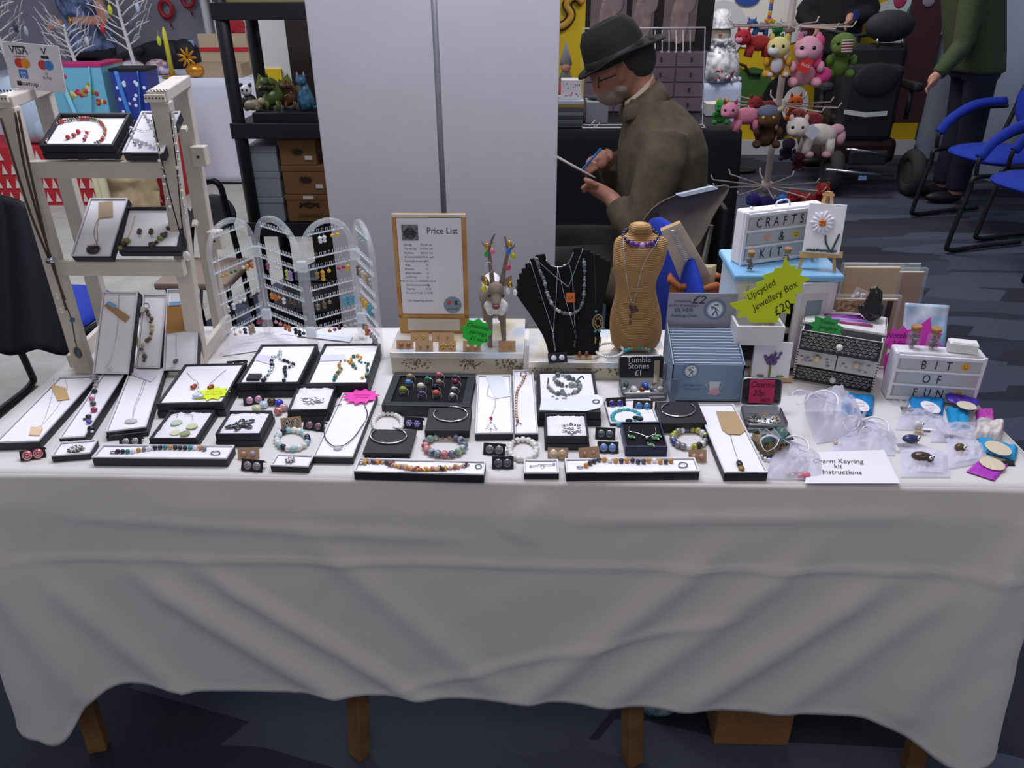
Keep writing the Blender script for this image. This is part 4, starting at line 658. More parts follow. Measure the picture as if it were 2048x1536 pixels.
for i, (a, b_) in enumerate(rows):
    if a: m.text(a, L2(.10+.0115*min(len(a), 25)*.62, .725-i*.042), X, Y_, .0058, sx=.85)
    if b_: m.text(b_, L2(.44, .725-i*.042), X, Y_, .0058, sx=.85)
m.build('lettering', t)
m = MB(M('#5b5960', .5, hex2='#8d8b92', scale=200)); m.T = f.mat(); m.prism([(0, 0), (.034, 0), (.034, .033), (0, .033)], L2(.07, .775, .0016), X, Y_, .0006); m.m(M('#222226', .5))
for i in range(5): m.tube([(px0+.07*pw+.017+.013*math.cos(k*.5)*(1-.1*i), py0+.775*ph+.014+.009*math.sin(k*.5)*(1-.15*i)+i*.002, .0026) for k in range(13)], .0009, 4)
m.build('photo_print', t)
m = MB(M('#8a97ad', .5)); m.T = f.mat(); c = L2(.815, .10, .0017); m.prism([(.019*math.cos(i*.262), .019*math.sin(i*.262)) for i in range(24)], c, X, Y_, .0005); m.m(M('#d0524a', .5)); m.prism(star(6, .0065, .0035), (c[0]-.0075, c[1]+.005, .0024), X, Y_, .0004); m.m(M('#2f3a52', .5)); m.box((c[0]+.0075, c[1]+.005, .0025), (.006, .009, .0005)); m.text('ART & SOUL', (c[0], c[1]-.011, .0023), X, Y_, .0055, sx=.8); m.build('roundel', t)
m = MB(M('#d8d3cd', .35)); m.T = f.mat(); m.prism([(.018, .006), (w_-.02, .006), (w_-.02, .033), (.018, .033)], (0, 0, .0004), X, Y_, .001); m.build('card_strip', t)
SR = R1Z+.0012
for lab, q_, st, cs, R in (('kraft card with a pair of dark gold pom studs, leftmost on the left riser', [(793, 697), (827, 697), (827, 680), (793, 680)], 'ball', ['#8d6a34'], .0055), ('kraft card with tiny gold and green holly studs on the left riser', [(831, 702), (866, 702), (866, 682), (831, 681)], 'oval', ['#b08a3c', '#4a8a5c'], .004), ('kraft card with a pair of gold snowflake studs, front of the left riser', [(877, 702), (912, 702), (912, 682), (877, 681)], 'star', ['#d6ad4c'], .008), ('kraft card with two round pale gold studs beside the reindeer hoof', [(926, 703), (961, 703), (961, 682), (926, 681)], 'ball', ['#e3cfa9'], .0045), ('kraft card with gold bow and ribbon studs, rightmost on the left riser', [(997, 703), (1031, 703), (1031, 682), (998, 681)], 'star', ['#d3a43c'], .0055),
    ('kraft card with gold star studs in the back row before the price list', [(821, 682), (858, 682), (858, 665), (821, 665)], 'star', ['#d8b25a'], .006), ('kraft card with tiny copper studs in the back row before the price list', [(864, 682), (908, 682), (908, 665), (864, 665)], 'oval', ['#b5714a'], .0035)):
    ecard(lab, q_, '#a88566', st, cs, R=R, fold=False, surf=SR)
SR2 = R2Z+.0012
ecard('black card with sparkling crystal cluster studs at the foot of the black bust', [(1097, 727), (1135, 724), (1134, 702), (1096, 706)], '#101015', 'gem', ['#e5dfee'], R=.0062, fold=False, surf=SR2)
ecard('kraft card with polished brown striped oval studs on the right riser', [(1149, 718), (1183, 718), (1182, 696), (1148, 696)], '#b1907a', 'oval', ['#6a4a38'], R=.0075, fold=False, surf=SR2)
# green star sign leaning on the reindeer
O = V((PY(953, 665, 1.468).x, 1.468, PY(953, 665, 1.468).z)); fs = Fr(O, (1, 0, 0), (0, .1, 1))
starcard(fs, 0, None, 9, .034, .027, '#27cc3c', 'bright green star sign reading Christmas earrings in front of the reindeer', seed=9, sx=1, sy=.92, lines=['Christmas', 'earrings', '£1 each'], tc='#0c2a10', ts=.0125, o=O, rot=-.2)
# reindeer figure
FUR = M('#8a7c6e', .9, var=.12, scale=90, bump=.4); FURW = M('#dcd8d4', .95, var=.06, scale=120, bump=.6); ANT = M('#7c7068', .8, var=.15, scale=80)
t = thing('reindeer_figure', 'grey reindeer ornament with earrings hung on its antlers standing on the left riser', 'ornament', (-.095, 1.51, R1Z+.001))
def tprs(col, a, b_, ra, rb, m=None): m = m or MB(col); n = 6; m.tube([V(a).lerp(V(b_), i/n) for i in range(n+1)], [ra+(rb-ra)*i/n for i in range(n+1)], 10); return m
DY = 1.50; D = lambda x, y, Y=DY: PY(x, y, Y)
m = MB(FUR); tprs(None, D(978, 612, 1.50), D(980, 696, 1.485), .0085, .0052, m); tprs(None, D(1004, 612, 1.51), D(1008, 682, 1.52), .0085, .0052, m)
zf = R1Z+.0065; a0 = D(980, 660, 1.60); tprs(None, V((-.118, 1.60, .87)), V((-.118, 1.605, zf)), .011, .005, m); tprs(None, V((-.085, 1.60, .87)), V((-.085, 1.607, zf)), .011, .005, m)
m.sph(V((-.1, 1.555, .885)), (.027, .065, .028), 14, 10); m.sph(D(992, 610, 1.505), (.024, .022, .024), 12, 9); tprs(None, V((-.1, 1.52, .888)), D(992, 582, 1.475), .02, .015, m)
m.sph(D(992, 580, 1.468), (.0165, .018, .017), 12, 9); tprs(None, D(992, 588, 1.462), D(992, 612, 1.444), .0125, .008, m)
bd = m.build('body', t, remesh=.0022, smoothmod=3)
m = MB(FURW); m.sph(D(992, 612, 1.492), (.0255, .016, .017), 14, 10); m.sph(D(981, 622, 1.482), (.009, .008, .010), 10, 8); m.sph(D(1003, 622, 1.482), (.009, .008, .010), 10, 8); m.sph(V((-.1, 1.56, .905)), (.020, .045, .016), 12, 8); m.build('white_ruff', t, remesh=.002, smoothmod=2)
m = MB(M('#7a3a3c', .4)); m.sph(D(992, 614, 1.437), (.0075, .0055, .005), 10, 7); m.build('nose', t)
for x in (978, 1006): MB(M('#15110f', .15)).sph(D(x, 592, 1.452), .0032, 8, 6).build('eye', t)
for x0, x1, y1 in ((976, 963, 548), (1008, 1022, 549)): m = MB(FUR); a = D(x0, 572, 1.475); b_ = D(x1, y1, 1.475); m.loft([[a.lerp(b_, k/5)+V((math.cos(j*.785)*.0075*math.sin(.4+2.5*k/5), math.sin(j*.785)*.003*math.sin(.4+2.5*k/5), 0)) for j in range(8)] for k in range(6)]); m.build('ear', t)
for P in ([(985, 568), (981, 530), (978, 500), (982, 484), (990, 466)], [(1003, 566), (1010, 530), (1015, 505), (1013, 487), (1009, 471)]):
    m = MB(ANT); pp = smooth_path([D(x, y, 1.475) for x, y in P]); m.tube(pp, [.0052-.0038*i/len(pp) for i in range(len(pp))], 8)
    s_ = -1 if P[0][0] < 990 else 1; b0 = D(*P[2], 1.475); m.tube([b0, b0+V((s_*.012, .004, .012)), b0+V((s_*.014, .006, .02))], [.003, .002, .001], 6); m.tube([b0+V((0, 0, .01)), b0+V((-s_*.01, .006, .014))], [.002, .001], 6); m.build('antler', t)
def drop(label, p, cols, R=.005, sh=(1, .8, 1.4), hookh=.012, group=None, name='drop_earring', Y0=None):
    p = V(p); t = thing(name, label, 'earring', p, group); m = MB(GOLD if cols[0] == 'g' else SILV); m.tube(smooth_path([p+V((0, .001, hookh)), p+V((.002, 0, hookh+.003)), p+V((.004, 0, hookh)), p+V((.001, 0, R*.8))], 3), .0005, 5); m.build('hook', t)
    z = 0
    for c in [c for c in cols if c != 'g']: m = MB(M(c, .3)); m.sph(p+V((0, 0, z)), (R*sh[0], R*sh[1], R*sh[2]), 8, 6); m.build('bead', t); z -= R*2*sh[2]*.9
for x, y, c, lab in ((973, 508, '#1fae4c', 'bright green plastic drop earring on the left antler'), (985, 503, '#e87a9c', 'pink drop earring on the left antler'), (1017, 503, '#2f74d8', 'blue drop earring on the right antler'), (1026, 512, '#c2c31f', 'yellow green drop earring on the right antler'), (1017, 535, '#e03a5f', 'crimson glass drop earring low on the right antler'), (968, 577, '#dde21c', 'neon yellow drop earring on the left reindeer ear'), (1016, 582, '#e9edf2', 'clear crystal drop earring left of the pair on the right reindeer ear'), (1030, 585, '#f3f5f8', 'clear crystal drop earring outermost on the right reindeer ear')):
    drop(lab, D(x, y, 1.462), ['g', c], .0048)
for x, y, lab in ((974, 491, 'gold bell earring high on the left antler'), (1019, 486, 'gold bell earring high on the right antler'), (972, 562, 'gold filigree earring on the left reindeer ear'), (1020, 567, 'gold filigree earring on the right reindeer ear'), (978, 535, 'silver hoop earring midway on the left antler')):
    p = D(x, y, 1.460); m = MB(GOLD if 'gold' in lab else CHR)
    if 'hoop' in lab: m.tube([p+V((.0075*math.cos(k*.524), 0, .011*math.sin(k*.524))) for k in range(12)], .0007, 5, closed=True)
    else: m.lathe([(.005, -.006), (.0042, -.001), (.0025, .003), (.0008, .005)], p, 10); m.tube([p+V((0, 0, .005)), p+V((.002, 0, .011))], .0006, 5)
    tag(m.build('metal_earring'), lab, 'earring')
# folding acrylic earring stand
t = thing('earring_screen', 'clear acrylic four panel folding earring screen with arched tops left of the price list', 'display stand', (-.5, 1.58, TZ+.001))
FP = [PZ(452, 716), PZ(540, 668), PZ(628, 706), PZ(728, 676), PZ(766, 722)]; SCR = []; HS = .285
names4 = ('first', 'second', 'third', 'fourth')
for k in range(4):
    a, b_ = FP[k], FP[k+1]; d = (b_-a); d.z = 0; L_ = d.length; d.normalize(); g = .008; a = a+d*g; wl = L_-2*g; n = V((-d.y, d.x, 0)); z0 = TZ+.001; r = wl/2; zc = HS-r
    path = [a+V((0, 0, z0-a.z)), a+V((0, 0, z0-a.z+zc))]+[a+d*(r-r*math.cos(i*math.pi/14))+V((0, 0, z0-a.z+zc+r*math.sin(i*math.pi/14))) for i in range(1, 14)]+[a+d*wl+V((0, 0, z0-a.z+zc)), a+d*wl+V((0, 0, z0-a.z))]
    m = MB(ACR); m.tube(path, .0062, 6, flat=1.3); pn = m.build('panel_frame', t)
    m = MB(ACR); m.box(a+d*wl/2+V((0, 0, .003+z0-a.z)), (.001, .001, .001)); m.tube([a-n*.025+V((0, 0, .003)), a+n*.025+V((0, 0, .003))], .003, 6); m.tube([a+d*wl-n*.025+V((0, 0, .003)), a+d*wl+n*.025+V((0, 0, .003))], .003, 6); m.build('foot', t)
    rows_ = []
    for ri, zz in enumerate((.262, .212, .188, .142, .118, .075, .052)):
        ww = wl if zz < zc else 2*math.sqrt(max(0, r*r-(zz-zc)**2)); x0 = (wl-ww)/2+.004; x1 = wl-x0; m = MB(M('#eef3f8', .08, alpha=.55)); m.beam(a+d*x0+V((0, 0, z0-a.z+zz)), a+d*x1+V((0, 0, z0-a.z+zz)), .0016, .003)
        nn = int((x1-x0)/.0095)
        for i in range(nn+1): p = a+d*(x0+(x1-x0)*i/max(1, nn))+V((0, 0, z0-a.z+zz)); m.tube([p+V((0, 0, -.001)), p-n*.001+V((0, 0, .009)), p+d*.004-n*.001+V((0, 0, .009)), p+d*.004+V((0, 0, 0))], .0007, 4)
        m.m(CHR)
        for i in range(nn): p = a+d*(x0+(x1-x0)*(i+.6)/max(1, nn))+V((0, 0, z0-a.z+zz))-n*.0018; m.sph(p, (.0019, .0012, .0011), 6, 4)
        m.build('hook_rail', t); rows_.append((zz, x0, x1))
    SCR.append((a, d, n, z0, rows_, wl))
for k in range(1, 4):
    for zz in (.05, .2):
        p = FP[k]; MB(M('#eef3f8', .1, alpha=.5)).box((p.x, p.y, TZ+zz), (.02, .012, .024)).build('hinge', t, bev=.002)
EC = {0: {2: [('#c9983a', .15), ('#c9983a', .25), ('#2f7a52', .38), ('#2f7a52', .48), ('#e9e4da', .68, 2), ('#d79a55', .78, 3), ('#d9803a', .90, 3)], 4: [('#c9cdd2', .14, 3), ('#e5e5e8', .28, 3), ('#d9dcde', .45, 2), ('#e2e2ea', .56, 2), ('#6a6a62', .75, 2), ('#4c4238', .92, 1)], 6: [('#e2b9b9', .2, 1), ('#e6c3c3', .33, 1), ('#3d3a5a', .45, 3), ('#b5a78e', .58, 4), ('#b0a68f', .66, 4), ('#a8304a', .82, 2), ('#a8304a', .93, 2)]},
      1: {2: [('#a05a78', .22, 3), ('#b9d06a', .72, 4), ('#a98ad0', .80, 4), ('#e3e3e9', .45, 2), ('#e3e3e9', .52, 2)], 4: [('#e08a2c', .2, 3), ('#c76a1c', .3, 3), ('#e08a2c', .4, 2), ('#e6e6ea', .52, 3), ('#5a3a2c', .7, 2), ('#5a3a2c', .8, 2), ('#33302c', .92, 2)], 6: [('#e09aa2', .2, 2), ('#e09aa2', .32, 2), ('#d97a4a', .45, 3), ('#d99a5a', .55, 3), ('#23242a', .72, 3), ('#23242a', .82, 3), ('#5b5c60', .93, 2)]},
      2: {0: [('#e9ebee', .3, 3), ('#e9ebee', .42, 3), ('#e8c32c', .65, 2), ('#e8c32c', .8, 2)], 2: [('#9a7a3c', .18, 3), ('#d9a92c', .3, 4), ('#d6bb4a', .45, 2), ('#b5303f', .68, 2), ('#b5303f', .79, 2), ('#dbb33a', .9, 3)], 4: [('#8a8378', .1, 3), ('#7a5a3c', .25, 3), ('#8d7a5f', .38, 2), ('#57a9c4', .72, 4), ('#4a9fc0', .82, 4), ('#57a9c4', .93, 4)], 6: [('#c79a4a', .3, 2), ('#8a5a9c', .42, 2), ('#3a343c', .53, 2), ('#c9cba0', .68, 2), ('#b5c3b0', .82, 1), ('#d5dae0', .92, 1)]},
      3: {0: [('#8ec3b8', .5, 2), ('#a9bdb8', .7, 2)], 2: [('#6b5a4a', .12, 4), ('#a9a294', .28, 4), ('#c9cdd2', .44, 4), ('#c7b28a', .6, 4), ('#9a8a7a', .76, 4), ('#b9bcc2', .9, 3)], 4: [('#b9a88a', .12, 3), ('#d9a93a', .28, 4), ('#e0b93a', .44, 3), ('#57a0b4', .62, 4), ('#4f9ab0', .76, 4), ('#c9cdd2', .9, 2)], 6: [('#7a7f86', .12, 3), ('#d9a23a', .28, 4), ('#d6485a', .42, 3), ('#b9bec4', .58, 3), ('#aeb3ba', .74, 4), ('#9aa0a8', .9, 3)]}}
RN = {0: 'top rail', 2: 'upper rail', 4: 'middle rail', 6: 'bottom rail'}
CN = lambda h: h
for k, d_ in EC.items():
    a, d, n, z0, rows_, wl = SCR[k]
    for ri, L_ in d_.items():
        zz, x0, x1 = rows_[ri]
        for j, e in enumerate(L_):
            c, tt = e[0], e[1]; nb = e[2] if len(e) > 2 else 1; p = a+d*(x0+(x1-x0)*tt)-n*.004+V((0, 0, z0-a.z+zz-.010)); t = thing('hanging_earring', 'small earring hanging from the %s of the %s arched panel of the clear screen' % (RN[ri], names4[k]), 'earring', p, 'earrings on the %s of the %s arched panel' % (RN[ri], names4[k]))
            m = MB(SILV); m.tube([p+V((0, .003, .012)), p+V((0, -.001, .013)), p+V((0, -.001, .002))], .0005, 4); m.build('hook', t)
            R_ = [.0035, .004, .0045, .0048, .005][nb]
            for b_ in range(max(1, nb-1)): m = MB(M(c, .3)); m.sph(p+V((0, -.001, -b_*R_*1.5)), (R_*(1-.1*(b_ % 2)), R_*.6, R_*.9), 8, 6); m.build('bead', t)
# black velvet necklace bust
fb_ = Fr(PZ(1150, 712, R2Z+.001), (1, 0, 0), (0, .22, 1)); fb_.o.x = 0; t = thing('necklace_bust', 'black velvet necklace bust with notched shoulders on the right riser', 'display stand', (.08, fb_.o.y, R2Z+.001))
BP = [(1098, 712), (1093, 690), (1085, 670), (1070, 645), (1055, 622), (1034, 592), (1031, 574), (1035, 573), (1033, 560), (1039, 559), (1037, 548), (1044, 547), (1043, 538), (1051, 537), (1050, 528), (1059, 527), (1060, 518), (1070, 517), (1071, 511), (1090, 508), (1093, 521), (1102, 531), (1116, 535), (1131, 532), (1142, 521), (1146, 496), (1163, 495), (1168, 500), (1180, 499), (1181, 505), (1190, 504), (1191, 510), (1200, 509), (1201, 516), (1210, 515), (1211, 522), (1220, 521), (1222, 535), (1218, 560), (1210, 590), (1204, 630), (1200, 670), (1197, 711)]
P3 = [fb_.hit(x, y, .012) for x, y in BP]; L2d = [((p-fb_.o).dot(fb_.u), max(.0005, (p-fb_.o).dot(fb_.v))) for p in P3]
m = MB(VELV); m.T = fb_.mat(); m.prism(L2d, (0, 0, 0), (1, 0, 0), (0, 1, 0), .012); m.build('bust_board', t, bev=.0015)
m = MB(BLKM); p = fb_.pt(.08, .10, -.001); m.beam(p, V((p.x, p.y+.065, R2Z+.002)), .05, .003, (1, 0, 0)); m.build('easel_prop', t)
fb_.top = .0128
def nk(name, label, strands, pend, r=.0008, mat=SILV, cat='necklace'):
    t = thing(name, label, cat, fb_.hit(*strands[0][0], fb_.top))
    for s_ in strands: MB(mat).tube(smooth_path(pts(fb_, s_, fb_.top+.001)), r, 5).build('chain', t)
    if pend: pend(t)
    return t
nk('pendant_necklace', 'leftmost long silver V chain with a slim bar pendant on the black bust', [[(1061, 524), (1083, 592), (1106, 664)], [(1115, 535), (1112, 600), (1106, 664)]], lambda t: MB(M('#a9a9ae', .25, 1)).tube(pts(fb_, [(1106, 666), (1108, 682), (1111, 702)], fb_.top+.003), .0018, 6).build('bar_pendant', t))
nk('pendant_necklace', 'middle long silver V chain with a dark twisted pendant on the black bust', [[(1115, 535), (1130, 595), (1148, 656)], [(1137, 525), (1145, 560), (1150, 656)]], lambda t: [MB(M('#43434a', .3, .6)).sph(fb_.hit(x, y, fb_.top+.003), (.0035, .003, .005), 7, 5).build('pendant_link', t) for x, y in ((1150, 664), (1152, 674), (1150, 684), (1149, 691))])
def opend(t):
    m = MB(M('#cf6a2c', .35)); m.T = fb_.mat(); p = fb_.mat().inverted() @ fb_.hit(1141, 595, fb_.top+.002); m.box(p, (.0175, .0195, .002)); m.m(M('#5a2a12', .4)); m.sph((p.x-.003, p.y+.002, p.z+.001), .0016, 6, 4); m.sph((p.x+.003, p.y+.002, p.z+.001), .0016, 6, 4); m.sph((p.x, p.y-.002, p.z+.001), .0014, 6, 4); m.build('square_pendant', t)
nk('pendant_necklace', 'short silver V chain with an orange square pendant on the black bust', [[(1070, 517), (1105, 548), (1137, 574)], [(1166, 497), (1152, 535), (1137, 574)]], opend)
t = thing('stone_necklace', 'grey chip stone necklace forming a deep loop on the black bust', 'necklace', fb_.hit(1130, 620, fb_.top)); q = random.Random(2)
for i, p in enumerate(along(smooth_path(pts(fb_, [(1073, 518), (1079, 540), (1088, 560), (1094, 585), (1100, 600), (1107, 612), (1118, 622), (1132, 627), (1148, 626), (1160, 616), (1167, 595), (1169, 560), (1169, 535), (1167, 518)], fb_.top), 5), .0058)): r_ = .0033*q.uniform(.65, 1.35); MB(q.choice([M('#70757a', .35), M('#8f9498', .3), M('#5b6064', .35), M('#b4b6b5', .3)])).sph(p+fb_.n*.002, (r_*1.2, r_*.8, r_), 7, 5, Matrix.Rotation(q.uniform(0, 3), 3, 'Y')).build('chip', t)
nk('silver_chain', 'thin silver chain with a clasp across the neck dip of the black bust', [[(1092, 520), (1104, 532), (1125, 533), (1138, 524), (1147, 505)]], lambda t: MB(CHR).sph(fb_.hit(1129, 530, fb_.top+.002), (.004, .002, .002), 7, 5).build('clasp', t))
def dc(t):
    G = M('#a8926a', .4); m = MB(G); c = (1196, 645); m.tube(pts(fb_, arc(*c, 10.5, 16), fb_.top+.002), .001, 5, closed=True)
    for i in range(8): a = i*.785; m.tube(pts(fb_, [(c[0]+10*math.cos(a), c[1]+15*math.sin(a)), (c[0]+5*math.cos(a+1.3), c[1]+7*math.sin(a+1.3)), (c[0]+10*math.cos(a+2.2), c[1]+15*math.sin(a+2.2))], fb_.top+.002), .0005, 4)
    m.build('woven_ring', t)
    for x, y in ((1192, 623), (1190, 663), (1199, 663), (1207, 657)): MB(M('#1f7f80', .25)).sph(fb_.hit(x, y, fb_.top+.003), .0028, 8, 6).build('teal_bead', t)
    for x, y in ((1191, 681), (1201, 680)): MB(M('#b7a26a', .4, .4)).sph(fb_.hit(x, y, fb_.top+.003), (.002, .001, .0085), 8, 6).build('feather', t)
nk('dreamcatcher_necklace', 'dreamcatcher pendant with teal beads and feathers on a dark cord, right edge of the bust', [[(1188, 506), (1190, 560), (1192, 618)]], dc, .0006, M('#3a3a3a', .6))
# mannequin torso
def rope():
    m = M('#b38a58', .8); m = m.copy(); m.name = 'm_rope'; nt = m.node_tree; N = nt.nodes; L = nt.links; b = N['Principled BSDF']; tc = N.new('ShaderNodeTexCoord'); wv = N.new('ShaderNodeTexWave'); wv.bands_direction = 'Z'; wv.inputs['Scale'].default_value = 90; wv.inputs['Distortion'].default_value = 1.2; wv.inputs['Detail Scale'].default_value = .6
    L.new(tc.outputs['Object'], wv.inputs[0]); r = N.new('ShaderNodeValToRGB'); r.color_ramp.elements[0].color = lin('#93693a'); r.color_ramp.elements[1].color = lin('#c39a66'); L.new(wv.outputs[0], r.inputs[0]); L.new(r.outputs[0], b.inputs['Base Color'])
    bp = N.new('ShaderNodeBump'); bp.inputs['Strength'].default_value = .7; bp.inputs['Distance'].default_value = .0015; L.new(wv.outputs[0], bp.inputs['Height']); L.new(bp.outputs[0], b.inputs['Normal']); return m
MY = 1.508; t = thing('mannequin_torso', 'small rope wound tan mannequin torso wearing necklaces on the right riser', 'mannequin', (.2, MY, R2Z+.001)); rings = []
RR = [(1226, 1313, 690, .7), (1222, 1319, 683, .72), (1219, 1324, 665, .7), (1218, 1325, 645, .66), (1221, 1322, 622, .62), (1229, 1315, 597, .6), (1232, 1311, 575, .58), (1231, 1313, 560, .6), (1226, 1320, 543, .64), (1224, 1328, 525, .66), (1226, 1333, 508, .62), (1226, 1337, 492, .54), (1229, 1337, 480, .46), (1238, 1326, 472, .42), (1252, 1310, 469, .5), (1258, 1304, 465, .8), (1257, 1305, 455, .85), (1260, 1302, 448, .85), (1268, 1294, 446, .85)]
for xl, xr, y, k in RR:
    a = PY(xl, y, MY); b_ = PY(xr, y, MY); c = (a+b_)/2; r = (b_-a).length/2; z = max(c.z, R2Z+.001) if y == 690 else c.z
    dy = -.004*math.exp(-((y-525)/18)**2); rings.append([V((c.x+r*math.cos(i*2*math.pi/28), MY+dy+r*k*math.sin(i*2*math.pi/28), z)) for i in range(28)])
z0 = rings[0][0].z; dz = R2Z+.001-z0; rings[0] = [p+V((0, 0, dz)) for p in rings[0]]
m = MB(rope()); m.loft(rings); m.build('torso', t, sub=1)
t = thing('bead_choker', 'black and purple round bead choker on the neck of the rope mannequin', 'necklace', PY(1281, 480, MY)); 
for i in range(20):
    a = i*2*math.pi/20; c = PY(1281, 478, MY); p = c+V((.0335*math.cos(a), .033*math.sin(a), .008*math.sin(a)+.006)); col = '#2a2340' if math.sin(a) > -.6 else ('#5b2f7c' if i % 3 else '#a98bc0'); MB(M(col, .2)).sph(p, .0048 if math.sin(a) > -.6 else .0058, 10, 7).build('bead', t)
t = thing('cross_necklace', 'long silver link chain with a dark wire flower pendant on the rope mannequin', 'necklace', PY(1265, 610, MY-.03))
def tor(x, y):  # front surface point of the torso
    for k in range(len(RR)-1):
        if RR[k+1][2] <= y <= RR[k][2]: s_ = (y-RR[k][2])/(RR[k+1][2]-RR[k][2]+1e-9); xl, xr, kk = [RR[k][i]+(RR[k+1][i]-RR[k][i])*s_ for i in (0, 1, 3)]; break
    else: xl, xr, kk = 1250, 1310, .4
    a = PY(xl, y, MY); b_ = PY(xr, y, MY); r = (b_-a).length/2; xx = (PY(x, y, MY-.03).x-(a.x+b_.x)/2)/r; dep = r*kk*math.sqrt(max(0, 1-xx*xx)); return PY(x, y, MY-dep-.0025-.004*math.exp(-((y-525)/18)**2))
for P in ([(1247, 478), (1247, 490), (1249, 510), (1252, 545), (1256, 575), (1262, 598), (1267, 608)], [(1318, 478), (1306, 497), (1294, 515), (1283, 540), (1276, 570), (1270, 596), (1267, 608)]):
    m = MB(SILV); pp = smooth_path([tor(x, y) for x, y in P]); m.tube(pp, .0007, 5); [m.sph(p, .0014, 6, 4) for p in along(pp, .0048)]; m.build('chain', t)
m = MB(M('#4a3f4c', .3, .4)); [m.sph(tor(x, y), .0034, 7, 5) for x, y in ((1262, 617), (1270, 614), (1274, 620), (1266, 623), (1260, 612), (1261, 632), (1260, 645))]; m.tube([tor(1266, 612), tor(1261, 630), tor(1260, 648)], .0007, 5); m.build('flower_pendant', t)
# polishing cloth display
BLU = M('#8fa0b8', .4); BLUF = M('#7890ac', .35); t = thing('polishing_cloth_display', 'blue grey counter box with header card and packs of silver polishing cloths', 'display box', (.32, 1.4, TZ+.001)); X0, X1, YF, YB, ZF = .256, .392, 1.352, 1.47, .822
m = MB(BLUF); m.box(((X0+X1)/2, YF+.001, (TZ+ZF)/2), (X1-X0, .002, ZF-TZ-.002)); m.build('front_panel', t)
for x in (X0+.001, X1-.001): m = MB(BLU); y2 = YB; m.prism([(YF, TZ+.001), (y2, TZ+.001), (y2, .86), (YF, ZF)], (x-.001, 0, 0), (0, 1, 0), (0, 0, 1), .002); m.build('side_panel', t)
m = MB(BLU); m.box(((X0+X1)/2, (YF+YB)/2, TZ+.002), (X1-X0, YB-YF, .002)); m.build('base', t)
zt = PY(1396, 586, YB).z; m = MB(M('#9c9cab', .45)); m.box(((X0+X1)/2, YB+.002, (TZ+zt)/2), (X1-X0, .003, zt-TZ-.002)); m.build('header_card', t)
fh = Fr((X0, YB, TZ), (1, 0, 0), (0, 0, 1)); Hp = lambda x, y, c=.0004: fh.hit(x, y, c); U, W_ = V((1, 0, 0)), V((0, 0, 1))
m = MB(M('#3c4560', .5)); m.text('ORIGINAL', Hp(1366, 605), U, W_, .007, sx=1.1); m.text('ANTI-TARNISH', Hp(1366, 614), U, W_, .008, sx=1.1); m.text('SILVER', Hp(1367, 624), U, W_, .0115, sx=1.15); m.text('Polishing Cloth', Hp(1367, 634), U, W_, .0085, shear=.3); m.text('Cleans & Polishes Silver Jewellery', Hp(1397, 655), U, W_, .005, shear=.2); m.m(M('#20222c', .6)); m.text('£2', Hp(1396, 607), U, W_, .024, shear=.3, sx=1.1); m.build('lettering', t)
def roundel(m, c, R, U, W_):
    n = U.cross(W_); m.m(M('#6a7a98', .5)); m.prism([(R*math.cos(i*.2618), R*math.sin(i*.2618)) for i in range(24)], c, U, W_, .0003); m.m(M('#a9b4c6', .5)); m.prism([(R*.78*math.cos(i*.2618), R*.8*math.sin(i*.2618)) for i in range(24)], c+n*.0003, U, W_, .0002); m.m(M('#dde4ee', .5)); m.prism([(R*.64*math.cos(i*.2618), R*.72*math.sin(i*.2618)) for i in range(24)], c+n*.0005, U, W_, .0002)
    m.m(M('#2c3550', .5)); P = lambda a, b: c+U*(a*R)+W_*(b*R)+n*.0009
    m.tube([P(-.45, .3), P(-.1, .25), P(.1, -.05), P(-.05, -.3), P(-.2, -.6)], R*.05, 4); m.tube([P(.1, -.05), P(.3, -.6)], R*.05, 4); m.tube([P(-.1, .25), P(-.35, 0)], R*.04, 4); m.tube([P(0, .15), P(.35, -.1)], R*.04, 4); m.prism([(0, 0), (R*.18, 0), (R*.18, R*.14), (0, R*.14)], P(.1, .4), U, W_, .0002); m.prism([(0, 0), (R*.12, 0), (R*.12, R*.12), (0, R*.12)], P(-.12, .42), U, W_, .0002)
m = MB(); roundel(m, Hp(1430, 619), .0215, U, W_); m.build('roundel', t)
ff = Fr((X0, YF, TZ), (1, 0, 0), (0, 0, 1)); Fp = lambda x, y, c=.0004: ff.hit(x, y, c); m = MB(); roundel(m, Fp(1382, 742), .0155, U, W_); m.build('roundel', t)
m = MB(M('#4a5876', .6)); m.text('Polishing Cloths', Fp(1385, 772), U, W_, .0055, shear=.3); m.text('for silver and plate', Fp(1385, 779), U, W_, .004); m.m(M('#cfd5de', .4, .3))
c = Fp(1428, 776); m.prism([(-.008, -.010), (.008, -.010), (.010, .010), (.0115, .014), (-.0115, .014), (-.010, .010)], c, U, W_, .0004); m.tube([c+U*(-.010)+W_*.012, c+U*(-.017)+W_*.008, c+U*(-.009)-W_*.004], .0009, 4); m.tube([c+U*.010+W_*.012, c+U*.017+W_*.008, c+U*.009-W_*.004], .0009, 4)
m.m(M('#d8a3b8', .6)); m.prism([(-.012, 0), (.004, -.004), (.014, .002), (.006, .012), (-.006, .009)], c-W_*.012, U, W_, .0006); m.build('cup_print', t)
NP = 13
for i in range(NP):
    y = YF+.007+i*(YB-YF-.012)/NP; zz = .822+.030*i/NP; m = MB(M('#b3c3d8', .35)); m.box(((X0+X1)/2+.001*(i % 2), y, (TZ+.004+zz)/2), (X1-X0-.008, .0028, zz-TZ-.004)); tag(m.build('cloth_packet'), 'pale blue packet of silver polishing cloth filed upright in the counter box', 'packet', 'polishing cloth packets in the counter box')
m = MB(M('#6d7a90', .4)); p = PZ(1352, 805, TZ+.02); m.box((p.x-.002, YF-.012, TZ+.03), (.012, .002, .052)); m.build('front_tab', t)
